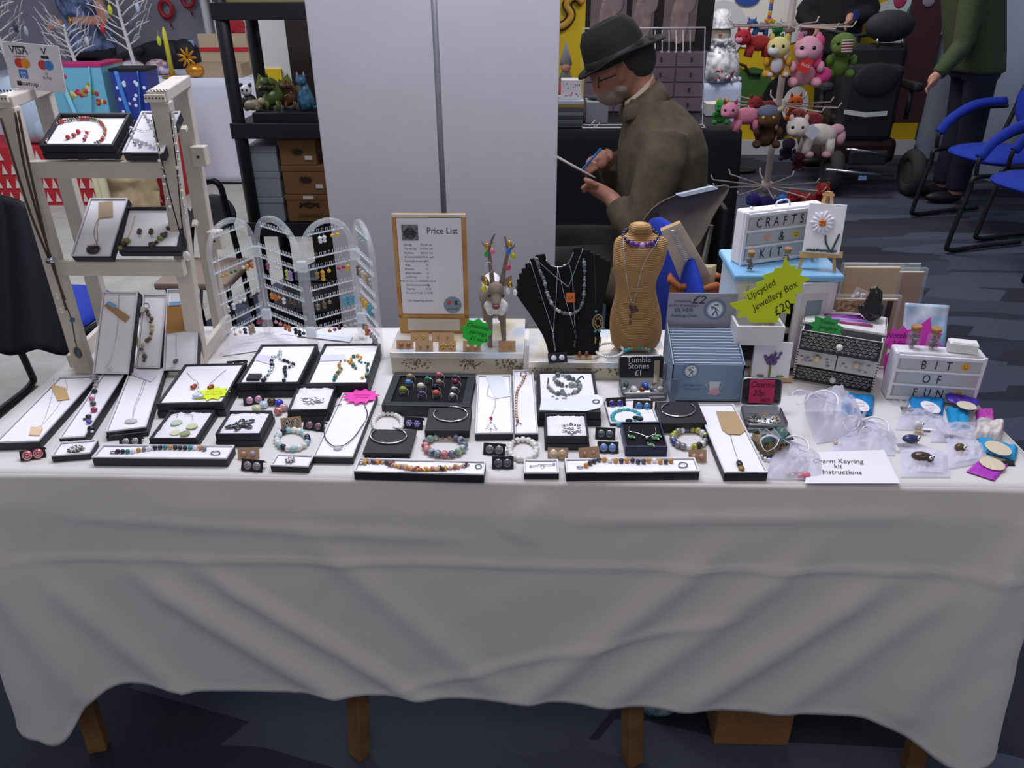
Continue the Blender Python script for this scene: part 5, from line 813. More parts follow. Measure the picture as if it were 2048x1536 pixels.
# tins
def tin(label, q, hh, lidq, txt, stones=None):
    f = quadfr(q, hh); t = thing('hinged_tin', label, 'tin', f.o); TM = M('#9a9ca3', .25, .85); w_, d = f.w, f.d; rr = .008
    def rrect(w_, d, r, n=5): return [(sx*(w_/2-r)+r*math.cos(a0+k*math.pi/2/n), sy*(d/2-r)+r*math.sin(a0+k*math.pi/2/n)) for sx, sy, a0 in ((1, 1, 0), (-1, 1, math.pi/2), (-1, -1, math.pi), (1, -1, 3*math.pi/2)) for k in range(n+1)]
    m = MB(TM); m.T = f.mat(); O_ = rrect(w_, d, rr); I_ = rrect(w_-.002, d-.002, rr-.001); m.loft([[V((x, y, 0)) for x, y in O_], [V((x, y, hh)) for x, y in O_], [V((x, y, hh)) for x, y in I_], [V((x, y, .002)) for x, y in I_]]); m.build('tray', t)
    lf = Fr(f.pt(-w_/2, d/2+.002, hh), f.u, f.v*.22+V((0, 0, 1))); lh = (lf.hit(*lidq, 0)-lf.o).dot(lf.v); m = MB(TM); m.T = lf.mat(); Lq = [(x+w_/2, y+lh/2) for x, y in rrect(w_, lh, rr)]; m.loft([[V((x, y, -.012)) for x, y in Lq], [V((x, y, 0)) for x, y in Lq], [V((w_/2+(x-w_/2)*.96, lh/2+(y-lh/2)*.95, 0)) for x, y in Lq], [V((w_/2+(x-w_/2)*.96, lh/2+(y-lh/2)*.95, -.010)) for x, y in Lq]]); m.build('lid', t)
    return f, t, lf, lh
f, t, lf, lh = tin('open silver tin with chalkboard lid reading Tumble Stones £1', [(1243, 784), (1333, 784), (1330, 757), (1238, 758)], .02, (1285, 712), None)
m = MB(M('#14151a', .5)); m.T = lf.mat(); m.box((f.w/2, lh/2, .0004), (f.w-.004, lh-.004, .0012)); m.m(M('#d6d6dc', .8))
for s_, yy in (('Tumble', .73), ('Stones', .45), ('£1', .14)): m.text(s_, (f.w*.44, lh*yy, .0012), (1, 0, 0), (0, 1, 0), .0165, sx=.95)
m.build('chalk_panel', t)
m = MB(M('#b9ac8a', .3, .6)); m.T = lf.mat(); m.box((f.w*.84, lh*.30, .0025), (.011, lh*1.0, .001)); tag(m.build('metal_strap'), 'thin metal spoon strap standing inside the tumble stone tin', 'strap')
for x, y, c_, r, nm in ((1252, 768, '#4d5a52', .0075, 'dark green'), (1268, 778, '#d6d0cc', .0085, 'white'), (1290, 770, '#3a62b5', .0085, 'bright blue'), (1284, 779, '#8a3b2c', .0065, 'red brown'), (1303, 776, '#7d7c86', .006, 'grey'), (1248, 778, '#9aa3b5', .005, 'pale blue'), (1320, 777, '#bfb8b8', .006, 'pale grey'), (1276, 765, '#6b6558', .006, 'olive brown'), (1306, 766, '#a58a6a', .006, 'tan')):
    tag(MB(M(c_, .2, var=.15, scale=120)).sph(PZ(x, y, TZ+.010), (r*1.1, r*.8, r*.75), 10, 7, Matrix.Rotation(x, 3, 'Z')).build('tumble_stone'), nm+' polished tumble stone in the open chalkboard tin', 'stone', 'tumble stones in the tin')
f, t, lf, lh = tin('open silver tin with pink label reading Charms 20p each', [(1490, 846), (1572, 850), (1567, 812), (1485, 811)], .018, (1530, 757), None)
m = MB(M('#c22a5e', .6)); m.T = lf.mat(); m.box((f.w*.5, lh*.52, .001), (f.w*.62, lh*.86, .0012)); m.m(M('#2a0c18', .6))
for s_, xx, yy, sz in (('Charms', .5, .68, .0155), ('20p', .42, .36, .0165), ('each', .6, .15, .0115)): m.text(s_, (f.w*xx, lh*yy, .0018), (1, 0, 0), (0, 1, 0), sz, shear=.2, sx=.9)
m.build('pink_label', t); q = random.Random(14)
for i in range(34):
    p = f.pt(q.uniform(-.03, .03), q.uniform(-.013, .013), .006+q.uniform(0, .006)); c_ = q.choice(['#b5903c', '#8d8f94', '#5a4a33', '#c9cdd2']); m = MB(M(c_, .3, .8)); r = q.uniform(.002, .0042); a = q.uniform(0, 3.14)
    if i % 2: m.tube([p+V((r*math.cos(k*.785+a), r*math.sin(k*.785+a), .001*math.cos(k))) for k in range(8)], .0007, 5, closed=True)
    else: m.sph(p, (r, r*.6, r*.5), 6, 4, Matrix.Rotation(a, 3, 'Z'))
    tag(m.build('metal_charm'), 'tiny metal charm piled in the open tin with the pink label', 'charm', 'metal charms in the tin')
# ---------------- right end of the table ----------------
WP = M('#dcd8da', .45, var=.02, scale=20); SKY = M('#7fb4dc', .4)
def oriented(a, b_):  # frame with origin a, u towards b_, v away from the viewer
    u = V(b_)-V(a); u.z = 0; return Fr(a, u, V((-u.y, u.x, 0)))
CX0, CX1, CY0, CY1, CZ = .385, .592, 1.487, 1.635, .955
t = thing('jewellery_cabinet', 'upcycled white miniature jewellery cabinet with sky blue top, door open and drawer out', 'cabinet', ((CX0+CX1)/2, 1.56, TZ+.001))
m = MB(SKY); m.box(((CX0+CX1)/2, (CY0+CY1)/2-.004, CZ-.007), (CX1-CX0+.006, CY1-CY0+.012, .014)); m.build('top', t, bev=.004)
bx0, bx1 = CX0+.008, CX1-.004; by0 = CY0+.006
for x in (bx0+.003, bx1-.003): m = MB(M('#b9cbd9', .5) if x < .45 else WP); m.box((x, (by0+CY1)/2, (TZ+.001+CZ-.014)/2), (.006, CY1-by0, CZ-.015-TZ)); m.build('side', t)
m = MB(WP); m.box(((bx0+bx1)/2, CY1-.003, (TZ+CZ-.014)/2), (bx1-bx0-.012, .005, CZ-.018-TZ)); m.build('back', t)
m = MB(M('#34332f', .6)); m.box(((bx0+bx1)/2, by0+.05, .835), (bx1-bx0-.014, .09, .004)); m.build('shelf', t)
zb, zt = TZ+.012, CZ-.016
m = MB(WP)
for a in ((bx0+.009, .018), ((bx0+bx1)/2+.002, .012), (bx1-.008, .016)): m.box((a[0], by0-.002, (zb+zt)/2), (a[1], .006, zt-zb))
for z in (zt-.005, .832, zb+.004): m.box(((bx0+bx1)/2, by0-.0015, z), (bx1-bx0-.001, .0055, .012))
m.build('front_frame', t)
m = MB(WP); xm = (bx0+bx1)/2; m.box(((bx0+.018+xm-.004)/2, by0-.001, .888), (xm-bx0-.024, .004, .098)); m.m(M('#8d8a86', .7)); x_a, x_b = bx0+.022, xm-.008
for q_ in (((x_a+x_b)/2, .932, x_b-x_a, .0012), ((x_a+x_b)/2, .846, x_b-x_a, .0012), (x_a, .889, .0012, .086), (x_b, .889, .0012, .086)): m.box((q_[0], by0-.0035, q_[1]), (q_[2], .001, q_[3]))
m.build('door', t)
# open right door
hx = bx1-.006; A = PZ(1596, 571, .936); A.z = 0; H0 = V((hx, by0-.004, 0)); dd = (A-H0).normalized(); dn = V((-dd.y, dd.x, 0)); LD = (A-H0).length
m = MB(WP); c = H0+dd*(LD/2); Rd = Matrix((dd, dn, V((0, 0, 1)))).transposed(); m.box((c.x, c.y, .848), (LD, .008, .185), Rd); dr = m.build('open_door', t, bev=.001)
m = MB(M('#c9c5c6', .5)); m.box(V((c.x, c.y, .848))+dn*(-.0045 if dn.y > 0 else .0045), (LD*.7, .001, .14), Rd); m.m(M('#7b8794', .5)); m.box(V((c.x, c.y, .868))+dn*(-.0055 if dn.y > 0 else .0055), (LD*.42, .001, .07), Rd); m.build('inset_panel', dr)
# pulled out drawer
Pa = PZ(1474, 650, .815); yD = 1.415; a = PY(1474, 652, yD); b_ = PY(1571, 652, yD); zl = PY(1480, 690, yD).z
t2 = t; d_ = MB(WP); x0, x1 = a.x, b_.x; zt_ = a.z
d_.box(((x0+x1)/2, yD, (zt_+zl)/2), (x1-x0, .005, zt_-zl)); 
for x in (x0+.0025, x1-.0025): d_.box((x, yD+.038, (zt_+zl)/2), (.005, .072, zt_-zl))
d_.box(((x0+x1)/2, yD+.04, zl+.002), (x1-x0-.01, .07, .003)); d_.box(((x0+x1)/2, yD+.073, (zt_+zl)/2), (x1-x0-.01, .004, zt_-zl)); d_.build('drawer', t, bev=.0008)
# neon star with price
O = PY(1536, 595, 1.44); fs = Fr(O, (1, 0, 0), (0, .15, 1)); SPX = [(1460, 607), (1494, 598), (1486, 586), (1514, 575), (1511, 566), (1528, 560), (1525, 550), (1546, 544), (1550, 536), (1563, 535), (1571, 512), (1580, 532), (1592, 530), (1590, 537), (1606, 538), (1600, 550), (1620, 557), (1602, 570), (1604, 585), (1590, 588), (1592, 606), (1580, 607), (1580, 628), (1560, 625), (1556, 645), (1500, 645), (1498, 640), (1492, 632), (1474, 636), (1480, 622), (1466, 615)]
t = thing('star_sign', 'big neon yellow star card reading Upcycled Jewellery Box £20 standing in the drawer', 'sign', V((O.x, O.y, zl+.004))); m = MB(M('#ccdc12', .55)); PP = [fs.hit(x, y, 0) for x, y in SPX]; m.prism([((p-fs.o).dot(fs.u), (p-fs.o).dot(fs.v)) for p in PP][::-1], fs.o, fs.u, fs.v, .0009); m.build('card', t)
m = MB(M('#16180c', .6)); a_ = math.radians(33); u = fs.u*math.cos(a_)+fs.v*math.sin(a_); v = fs.v*math.cos(a_)-fs.u*math.sin(a_)
for s_, x, y, sz in (('Upcycled', 1523, 582, .0175), ('Jewellery Box', 1550, 594, .0185), ('£20', 1565, 619, .025)): m.text(s_, fs.hit(x, y, .0011)-v*sz*.2, u, v, sz, shear=.15, sx=.9)
m.build('lettering', t)
# light boxes
def lightbox(label, FLb, FRb, zb, z1, depth, lines, icons, handle=False, cen=.5, fs_=.6, offs=(0, 0, 0), stp=.0235):
    f = oriented(FLb, FRb); w_ = (V(FRb)-V(FLb)).length; h = z1-zb; t = thing('light_box', label, 'light box', f.pt(w_/2, depth/2)); LB = M('#eceaf0', .35)
    m = MB(LB); m.T = f.mat(); m.box((w_/2, depth/2+.002, h/2), (w_, depth-.004, h)); m.build('case', t, bev=.004)
    F = Fr(f.o, f.u, V((0, 0, 1))); rh = (h-.012)/3
    for i in range(4): z = .003+i*rh+.002; m = MB(LB); m.T = F.mat(); m.box((w_/2, z, .0015), (w_-.002, .0045 if 0 < i < 3 else .007, .005)); m.build('rail', t, bev=.0008)
    for x in (.003, w_-.003): m = MB(LB); m.T = F.mat(); m.box((x, h/2, .001), (.006, h-.002, .004)); m.build('side_strip', t)
    for i, (s_, off) in enumerate(zip(lines, offs)):
        zc = .005+(2-i)*rh+rh*.5; m = MB(M('#bdbdc3', .4)); m.T = F.mat(); m.box((w_/2+.003, zc, .0006), (w_-.016, rh-.006, .0008)); m.build('film_strip', t)
        m = MB(M('#17171c', .5)); m.T = F.mat(); n = len(s_); st = stp*(w_/.17); sz = rh*fs_*1.38; x0 = w_*cen+off*w_-(n-1)*st/2
        for k, ch in enumerate(s_): m.text(ch, (x0+k*st, zc-rh*fs_*.5, .0013), (1, 0, 0), (0, 1, 0), sz, sx=.72)
        m.build('letters', t)
    for (fx, row, col, face) in icons:
        zc = .005+(2-row)*rh+rh*.5; m = MB(M(col, .5)); m.T = F.mat(); m.prism([(.0075*math.cos(i*.393), .0075*math.sin(i*.393)) for i in range(16)], (fx*w_, zc, .0012), (1, 0, 0), (0, 1, 0), .0003)
        if face:
            m.m(M('#5a3a12', .6)); m.sph((fx*w_-.0027, zc+.002, .0016), .001, 5, 4); m.sph((fx*w_+.0027, zc+.002, .0016), .001, 5, 4); m.tube([(fx*w_-.0035, zc-.002, .0017), (fx*w_, zc-.0045, .0017), (fx*w_+.0035, zc-.002, .0017)], .0005, 4)
        m.build('icon_tile', t)
    if handle:
        m = MB(LB); P = [f.pt(w_*.42, depth/2, h-.001), f.pt(w_*.44, depth/2, h+.010), f.pt(w_*.56, depth/2, h+.012), f.pt(w_*.6, depth/2, h-.001)]; m.tube(smooth_path(P), .0018, 6); m.sph(f.pt(w_*.12, depth/2, h+.002), .004, 7, 5); m.build('handle', t)
    return f, w_, h
A = PZ(1478, 531, .956); B_ = PZ(1652, 508, .956); B_ = A+(B_-A)*.9; A.z = B_.z = .9555
f1 = lightbox('white light box reading CRAFTS & KIT standing on the blue topped cabinet', A, B_, .9555, 1.064, .034, ['CRAFTS', '&', 'KIT'], [(.30, 1, '#e0a08a', 0), (.66, 1, '#e3c22c', 1)], True, .46, .62, (-.02, .02, -.09), .018)
A = PZ(1770, 797, TZ+.001); B_ = PZ(1947, 809, TZ+.001)
f2 = lightbox('white light box reading BIT OF FUN at the right end of the table', A, B_, TZ+.001, .8415, .04, ['BIT', 'OF', 'FUN'], [(.79, 0, '#e8a92c', 1), (.80, 2, '#d9a02c', 1)], False, .47, .62, (0, -.0, -.02))
LZ1, LZ2 = 1.0645, .842
def jar(label, p, h, r, cols):
    t = thing('glass_jar', label, 'jar', p); p = V(p); q = random.Random(int(p.x*999)); m = MB(M('#dfe6ea', .08, alpha=.1)); m.lathe([(r*.95, .0003), (r, .002), (r, h*.62), (r*.6, h*.72), (r*.62, h*.8), (r*.7, h*.82)], p, 16); m.build('glass', t)
    for i in range(26): a = q.uniform(0, 6.28); rr = q.uniform(0, r*.68); z = .004+h*.5*i/26; MB(M(q.choice(cols), .35)).sph(p+V((rr*math.cos(a), rr*math.sin(a), z)), (r*.3, r*.24, r*.2), 6, 5, Matrix.Rotation(a, 3, 'X')).build('stone_chip', t)
    m = MB(M('#a87a4c', .9, var=.12, scale=300)); m.lathe([(r*.58, h*.70), (r*.60, h*.84), (r*.72, h*.85), (r*.76, h)], p, 14); m.build('cork', t)
D1 = ['#3c3a38', '#55504c', '#2b2a2c', '#6a645e']; D2 = ['#8a6a5c', '#c9b9aa', '#7a3a34', '#a99a8a', '#4a3a38']; D3 = ['#5a4a50', '#7c7078', '#3c3540', '#988c90', '#6a4a48']
jar('corked jar of dark chips at the left foot of the CRAFTS light box', PZ(1498, 541, .956), .040, .0095, D1); jar('corked jar of dark chips behind the neon star by the KIT letters', PZ(1571, 532, .956), .038, .0095, D1)
# canvases on mini easels
def easel_canvas(label_e, label_c, bl, br, top, apex, zbase, canv, ledge_y, paint):
    A = PZ(*bl, zbase); B_ = PZ(*br, zbase); f = oriented(A, B_); F = Fr(f.o, f.u, f.v*.2+V((0, 0, 1))); w_ = (B_-A).length; t = thing('mini_easel', label_e, 'easel', f.pt(w_/2, .01)); EW = M('#c9a26c', .6)
    ap = F.hit(*apex, 0); sh = F.v*0
    for p, s_ in ((A, -1), (B_, 1)): m = MB(EW); m.beam(p+V((0, 0, .0005)), ap+F.u*(s_*.004), .006, .004, F.n); m.build('leg', t)
    m = MB(EW); m.beam(ap-F.n*.004, V((ap.x, A.y+.045, zbase+.001)), .006, .004, F.n); m.build('rear_leg', t)
    l0 = F.hit(canv[0][0]-5, ledge_y, .003); l1 = F.hit(canv[1][0]+7, ledge_y, .003); m = MB(EW); m.beam(l0+F.n*.003, l1+F.n*.003, .012, .006, F.n); m.build('ledge', t)
    m = MB(EW); m.beam(ap-F.v*.006-F.u*.011, ap-F.v*.006+F.u*.011, .005, .005, F.n); m.build('cross_bar', t)
    C = [F.hit(x, y, .004) for x, y in canv]; o = C[0]; c2 = Fr(o, C[1]-C[0], C[3]-C[0]); ww = (C[1]-C[0]).length; hh = (C[3]-C[0]).length
    t = thing('mini_canvas', label_c, 'canvas', (C[0]+C[1])/2); m = MB(M('#eceaf2', .7)); m.T = c2.mat(); m.box((ww/2, hh/2, .003), (ww, hh, .006)); m.build('canvas', t, bev=.0006); paint(c2, ww, hh, t); return t
def daisy(c, ww, hh, t):
    m = MB(M('#e9e6f2', .35)); m.T = c.mat(); cx, cy = .42*ww, .62*hh
    for i in range(14): a = i*.449; L_ = .23*ww*(1.15 if i % 2 else 1); m.sph((cx+math.cos(a)*L_*.75, cy+math.sin(a)*L_*.75, .0078), (L_*.62, .0034, .0016), 8, 5, Matrix.Rotation(a, 3, 'Z'))
    m.build('ribbon_petals', t); m = MB(M('#c4641a', .25)); m.T = c.mat()
    for a in (.8, 2.3, 3.9, 5.5): m.sph((cx+.0035*math.cos(a), cy+.0035*math.sin(a), .010), .0042, 8, 6)
    m.build('amber_centre', t); m = MB(M('#2c4a42', .5)); m.T = c.mat(); q = random.Random(3)
    for i in range(30): x = .12*ww+.8*ww*i/30; m.sph((x, .045*hh+q.uniform(0, .003), .0075), .0021, 6, 4)
    for i in range(14): s_ = i/13; m.sph(((.56+.20*s_*s_)*ww, (.36-.30*s_)*hh, .0075), .002, 6, 4)
    for i in range(14): s_ = i/13; m.sph(((.78+.13*s_)*ww, (.07+.34*s_)*hh, .0075), .0022, 6, 4)
    m.build('green_bead_stems', t)
def crocus(c, ww, hh, t):
    m = MB(M('#4c3a72', .3, hex2='#6d5a96', scale=200)); m.T = c.mat(); q = random.Random(9)
    for i in range(34): s_ = q.uniform(-1, 1); z = q.uniform(0, 1); m.sph(((.47+.22*s_*(.55+.5*z))*ww, (.42+.27*z*(1-.2*(s_*s_ < .1)))*hh, .0078+q.uniform(0, .002)), (.0032, .005, .0025), 6, 5, Matrix.Rotation(-s_*.5, 3, 'Z'))
    m.build('amethyst_petals', t); m = MB(M('#7a9440', .5)); m.T = c.mat()
    for i in range(12): m.sph(((.47+.01*(i % 2))*ww, (.05+.035*i)*hh, .0072), .0025, 6, 4)
    for x in (.2, .72, .8, .28): m.sph((x*ww, .05*hh, .0072), (.005, .0025, .002), 6, 4)
    m.build('green_stem', t)
easel_canvas('small wooden easel standing on the blue top of the cabinet', 'white mini canvas with a ribbon daisy and green bead stems on the cabinet easel', (1598, 536), (1669, 543), None, (1658, 383), .956, [(1604, 503), (1678, 509), (1691, 411), (1613, 405)], 509, daisy)
easel_canvas('small wooden easel standing behind the charms tin', 'white mini canvas with a purple amethyst flower behind the charms tin', (1497, 762), (1575, 762), None, (1529, 651), TZ+.0015, [(1500, 752), (1575, 755), (1570, 677), (1495, 682)], 757, crocus)
# patterned drawer chest
A = V((.517, 1.446, TZ+.001)); B_ = V((.658, 1.388, TZ+.001)); f = oriented(A, B_); w_, h, dp = (B_-A).length, .131, .085
t = thing('trinket_chest', 'white trinket chest with black damask drawers and dotted edges on the right', 'chest', f.pt(w_/2, dp/2)); CW = M('#dddadb', .45)
for x in (.002, w_-.002): m = MB(CW); m.T = f.mat(); m.box((x, dp/2, h/2), (.004, dp, h)); m.build('side', t)
m = MB(CW); m.T = f.mat(); m.box((w_/2, dp/2, h-.002), (w_-.008, dp, .004)); m.build('top', t); m = MB(CW); m.T = f.mat(); m.box((w_/2, dp-.002, h/2), (w_-.008, .004, h-.006)); m.build('back', t)
m = MB(CW); m.T = f.mat(); m.box((w_/2, dp/2, .003), (w_-.008, dp-.004, .004)); m.box((w_/2, dp/2, .080), (w_-.008, dp-.006, .002)); m.box((w_/2, dp/2, .036), (w_-.008, dp-.006, .002)); m.build('shelves', t)
m = MB(M('#17171a', .5)); m.T = f.mat()
for i in range(21):
    z = .005+i*.006
    for x in (.002, w_-.002): m.sph((x, -.0002, z), .0016, 6, 4)
for i in range(14):
    for x in (.002, w_-.002): m.sph((x, .003+i*.006, h+.0001), .0014, 6, 4)
m.build('dotted_edging', t)
def damask(m, x0, x1, z0, z1, y):
    m.m(M('#b9b7ae', .6)); q = .0105; r = 0; z = z0+q*.5
    while z < z1-.001:
        x = x0+q*(.5+.5*(r % 2))
        while x < x1-.002:
            P = [(x+q*.5*math.cos(k*math.pi/6), y, z-q*.1+q*.55*math.sin(k*math.pi/6)) for k in range(1, 6)]; P = [p for p in P if z0 < p[2] < z1 and x0 < p[0] < x1]
            if len(P) > 1: m.tube(P, .0005, 4)
            for a in (-.8, 0, .8): m.tube([(x, y, z), (x+q*.26*math.sin(a), y, min(z1, z+q*.3*math.cos(a)))], .0005, 4)
            x += q
        z += q*.62; r += 1
def drawerf(x0, x1, z0, z1, out, dam, knobc=None):
    m = MB(M('#26262a', .6) if dam else M('#c9c6bf', .6)); m.T = f.mat(); m.box(((x0+x1)/2, -out+.0015, (z0+z1)/2), (x1-x0, .003, z1-z0)); 
    if dam: damask(m, x0+.001, x1-.001, z0+.001, z1-.001, -out-.0002)
    else:
        q = random.Random(int(x0*1e4))
        for i in range(16): c_ = q.choice(['#8e8c96', '#a59a9a', '#b5b0ba', '#9a8086', '#777480']); m.m(M(c_, .6)); m.sph((q.uniform(x0+.006, x1-.006), -out, q.uniform(z0+.005, z1-.005)), (.0034, .0004, .0028), 8, 4)
    if out > .002: m.m(CW); m.box((x0+.001, -out/2+.001, (z0+z1)/2), (.002, out, z1-z0)); m.box((x1-.001, -out/2+.001, (z0+z1)/2), (.002, out, z1-z0)); m.box(((x0+x1)/2, -out/2+.002, z0+.001), (x1-x0, out, .002)); m.box(((x0+x1)/2, -out+.0035, (z0+z1)/2+.0006), (x1-x0+.004, .002, z1-z0))
    o = m.build('drawer', t)
    if knobc: m = MB(M(knobc, .25)); m.T = f.mat(); m.sph(((x0+x1)/2, -out-.006, (z0+z1)/2), .0065, 12, 8); m.build('knob', o)
drawerf(.004, w_-.004, .082, .122, .026, 1, '#d9d9d6'); drawerf(.004, w_/2-.001, .038, .079, .001, 0, '#e0d39a'); drawerf(w_/2+.001, w_-.004, .038, .079, .001, 0, '#dcc8a8'); drawerf(.004, w_-.004, .004, .034, .001, 1, '#cfd2d2')
CH = f; CHT = TZ+.001+h
O = f.pt(w_*.3, -.012, .130); fs = Fr(O, f.u, V((0, 0, 1))-f.n*0+f.v*.35); starcard(fs, 0, None, 9, .030, .021, '#1f8a3a', 'dark green star card reading Trinket jewellery box in the top chest drawer', seed=4, sx=1.15, sy=.85, lines=['Trinket/', 'Jewellery', 'box'], tc='#0a2410', ts=.010, o=O)
jar('corked jar of red and cream chips on the patterned trinket chest', PZ(1637, 624, CHT), .042, .0105, D2)
# purple pencil packet and animal figure
p0 = PZ(1708, 640, CHT+.001); t = thing('pencil_packet', 'flat packet of purple and lilac pencils lying on the trinket chest', 'packet', p0)
for i in range(7):
    a = PZ(1648+i*5, 629+i*2.4, CHT+.003); b_ = PZ(1722+i*4, 632+i*3.3, CHT+.003); MB(M(['#7d2a86', '#a03a9c', '#8a4aa8', '#b58ac8', '#8a78c0', '#a99ad0', '#b0406a'][i], .3)).tube([a, b_], .0022, 6).build('pencil', t)
t = thing('otter_figure', 'glossy black sitting otter figurine with raised head on the trinket chest', 'figurine', PZ(1741, 640, CHT)); GB = M('#1b1719', .18); S0 = PZ(1741, 640, CHT); Yo = S0.y; q_ = lambda x, y, dy=0: PY(x, y, Yo+dy)
m = MB(GB); m.sph(S0+V((0, 0, .021)), (.021, .02, .021), 14, 10); m.tube([q_(1742, 622), q_(1745, 610), q_(1749, 598), q_(1752, 590)], [.019, .017, .0145, .013], 12); m.sph(q_(1752, 588), (.0125, .012, .012), 12, 8); m.tube([q_(1752, 586), q_(1751, 576), q_(1751, 573)], [.009, .006, .004], 8)
m.tube([q_(1733, 625), q_(1724, 620), q_(1719, 610)], [.009, .008, .004], 8); m.tube([q_(1755, 618), q_(1762, 612), q_(1757, 604)], [.008, .006, .005], 8); m.sph(q_(1748, 583, 0)+V((-.006, 0, .004)), .004, 8, 6); m.sph(q_(1757, 583), .004, 8, 6)
lo = S0.z; m.build('body', t, remesh=.0018, smoothmod=3)
# notebooks behind
KP = M('#c8a67a', .75, var=.04, scale=40); CEL = M('#e9eef4', .1, alpha=.16)
def notebook(label, x0, x1, ytop, Y, zb, lean, spiral=True, col=KP, w3=.008, sleeve=True, name='notebook'):
    a = PY(x0, ytop, Y); b_ = PY(x1, ytop, Y); F = Fr((a.x, Y, zb), (1, 0, 0), (0, lean, 1)); w_ = b_.x-a.x; h = (a.z-zb)*1.01; t = thing(name, label, 'notebook', (a.x+w_/2, Y, zb))
    m = MB(col); m.T = F.mat(); m.box((w_/2, h/2, 0), (w_, h-.004, w3)); m.m(M('#e3ddd0', .8)); m.box((w_/2+.002, h/2+.001, 0), (w_-.003, h-.003, w3*.6)); m.build('cover', t, bev=.0006)
    if spiral:
        for i in range(int(h/.008)): m = MB(M('#8a7d6a', .3, .8)); z = .006+i*.008; m.T = F.mat(); m.tube([(.0035*math.cos(k*.785)+.001, z, .0052*math.sin(k*.785)) for k in range(8)], .0006, 4, closed=True); m.build('spiral_ring', t)
    if sleeve: m = MB(CEL); m.T = F.mat(); m.box((w_/2, h/2+.003, 0), (w_+.012, h+.008, w3+.004)); m.build('plastic_sleeve', t)
    return t
notebook('large kraft spiral notebook in a clear sleeve, rearmost behind the trinket chest', 1692, 1802, 536, 1.60, TZ+.004, .03)
notebook('brown notebook with dark stripe in cellophane, right of the large kraft one', 1790, 1850, 545, 1.615, TZ+.004, .03, False, M('#a8785a', .6, hex2='#8a5a40', scale=8))
notebook('thin pale sleeve of paper behind the brown notebooks', 1690, 1842, 526, 1.65, TZ+.004, .0, False, M('#b5c1c9', .5), .003, False, 'paper_sleeve')
notebook('small kraft notebook with printed label directly behind the trinket chest', 1672, 1798, 600, 1.505, TZ+.004, .05, False, M('#a88660', .7))
p = PY(1692, 612, 1.488); m = MB(M('#6a4630', .6, hex2='#c9a888', scale=120)); m.box((p.x, 1.488, p.z), (.036, .002, .024)); tag(m.build('patterned_card'), 'small brown and cream patterned card in front of the small kraft notebook', 'card')
m = MB(M('#2a2320', .6)); p = PY(1776, 625, 1.49); m.box((p.x, 1.49, p.z-.02), (.011, .003, .09)); tag(m.build('elastic_band'), 'dark vertical elastic band of the small kraft notebook behind the chest', 'band')
p = PY(1722, 592, 1.53); t = thing('bead_bag', 'tiny clear bag of pink and lilac beads on top of the small notebook', 'bag', p-V((0, 0, .012))); q = random.Random(3)
for i in range(22): MB(M(q.choice(['#b03a6a', '#c9c0d8', '#6a6a8a', '#d8d0d8']), .3)).sph(p+V((q.uniform(-.017, .017), q.uniform(-.004, .004), q.uniform(-.010, .006))), .0036, 7, 5).build('bead', t)
MB(CEL).prism([(-.021, -.012), (.021, -.012), (.014, .008), (-.01, .018)], p+V((0, -.006, 0)), (1, 0, 0), (0, 0, 1), .012 if 0 else -.012).build('cellophane', t)
a = PY(1806, 660, 1.50); m = MB(M('#c3ccd9', .25, hex2='#8db4d6', scale=25)); F = Fr(PY(1800, 690, 1.47), (1, -.15, 0), (0, .45, 1)); m.T = F.mat(); m.surf(lambda u, v: V((u*.082, v*.085, .003*math.sin(u*9)*math.sin(v*7)+.004)), 12, 12); tag(m.build('cellophane_packet', thick=.003), 'crinkled pale blue and white cellophane packet behind the pink star', 'packet')
O = PY(1820, 685, 1.425); fs = Fr(O, (1, 0, 0), (0, .2, 1)); t = thing('star_sign', 'hot pink star card reading Notebooks behind the BIT OF FUN light box', 'sign', V((O.x, O.y, TZ+.03))); m = MB(M('#e63cc8', .55)); SP = [(1768, 712), (1782, 702), (1772, 690), (1770, 664), (1782, 668), (1783, 655), (1797, 662), (1806, 651), (1815, 660), (1833, 655), (1861, 634), (1862, 655), (1885, 668), (1875, 680), (1890, 700), (1870, 706), (1850, 735), (1790, 735), (1766, 760)]; PP = [fs.hit(x, y, 0) for x, y in SP]; m.prism([((p-fs.o).dot(fs.u), (p-fs.o).dot(fs.v)) for p in PP][::-1], fs.o, fs.u, fs.v, .0009); m.build('card', t); m = MB(M('#4a0c3c', .6)); m.text('Notebooks', fs.hit(1806, 676, .0012), fs.u, fs.v, .0155, shear=.25, sx=.9); m.text('2 for £5', fs.hit(1806, 692, .0012), fs.u, fs.v, .0145, shear=.25); m.build('lettering', t)
# on the second light box
jar('left corked jar of mauve chips on top of the BIT OF FUN light box', PZ(1823, 696, LZ2), .047, .0125, D3); jar('right corked jar of brown chips on top of the BIT OF FUN light box', PZ(1863, 698, LZ2), .044, .0125, D3)
m = MB(M('#e9e8e6', .5)); p = PZ(1922, 703, LZ2); m.surf(lambda u, v: V((0, 0, 0)), 1, 1) if 0 else None
m.T = Matrix.Translation(p+V((0, 0, .0105))) @ Matrix.Rotation(-.25, 4, 'Z'); m.box((0, 0, 0), (.050, .024, .019)); m.box((.001, 0, .0098), (.046, .021, .003)); tag(m.build('wrapped_soap', bev=.004), 'small white wrapped block on the right end of the BIT OF FUN light box', 'block')
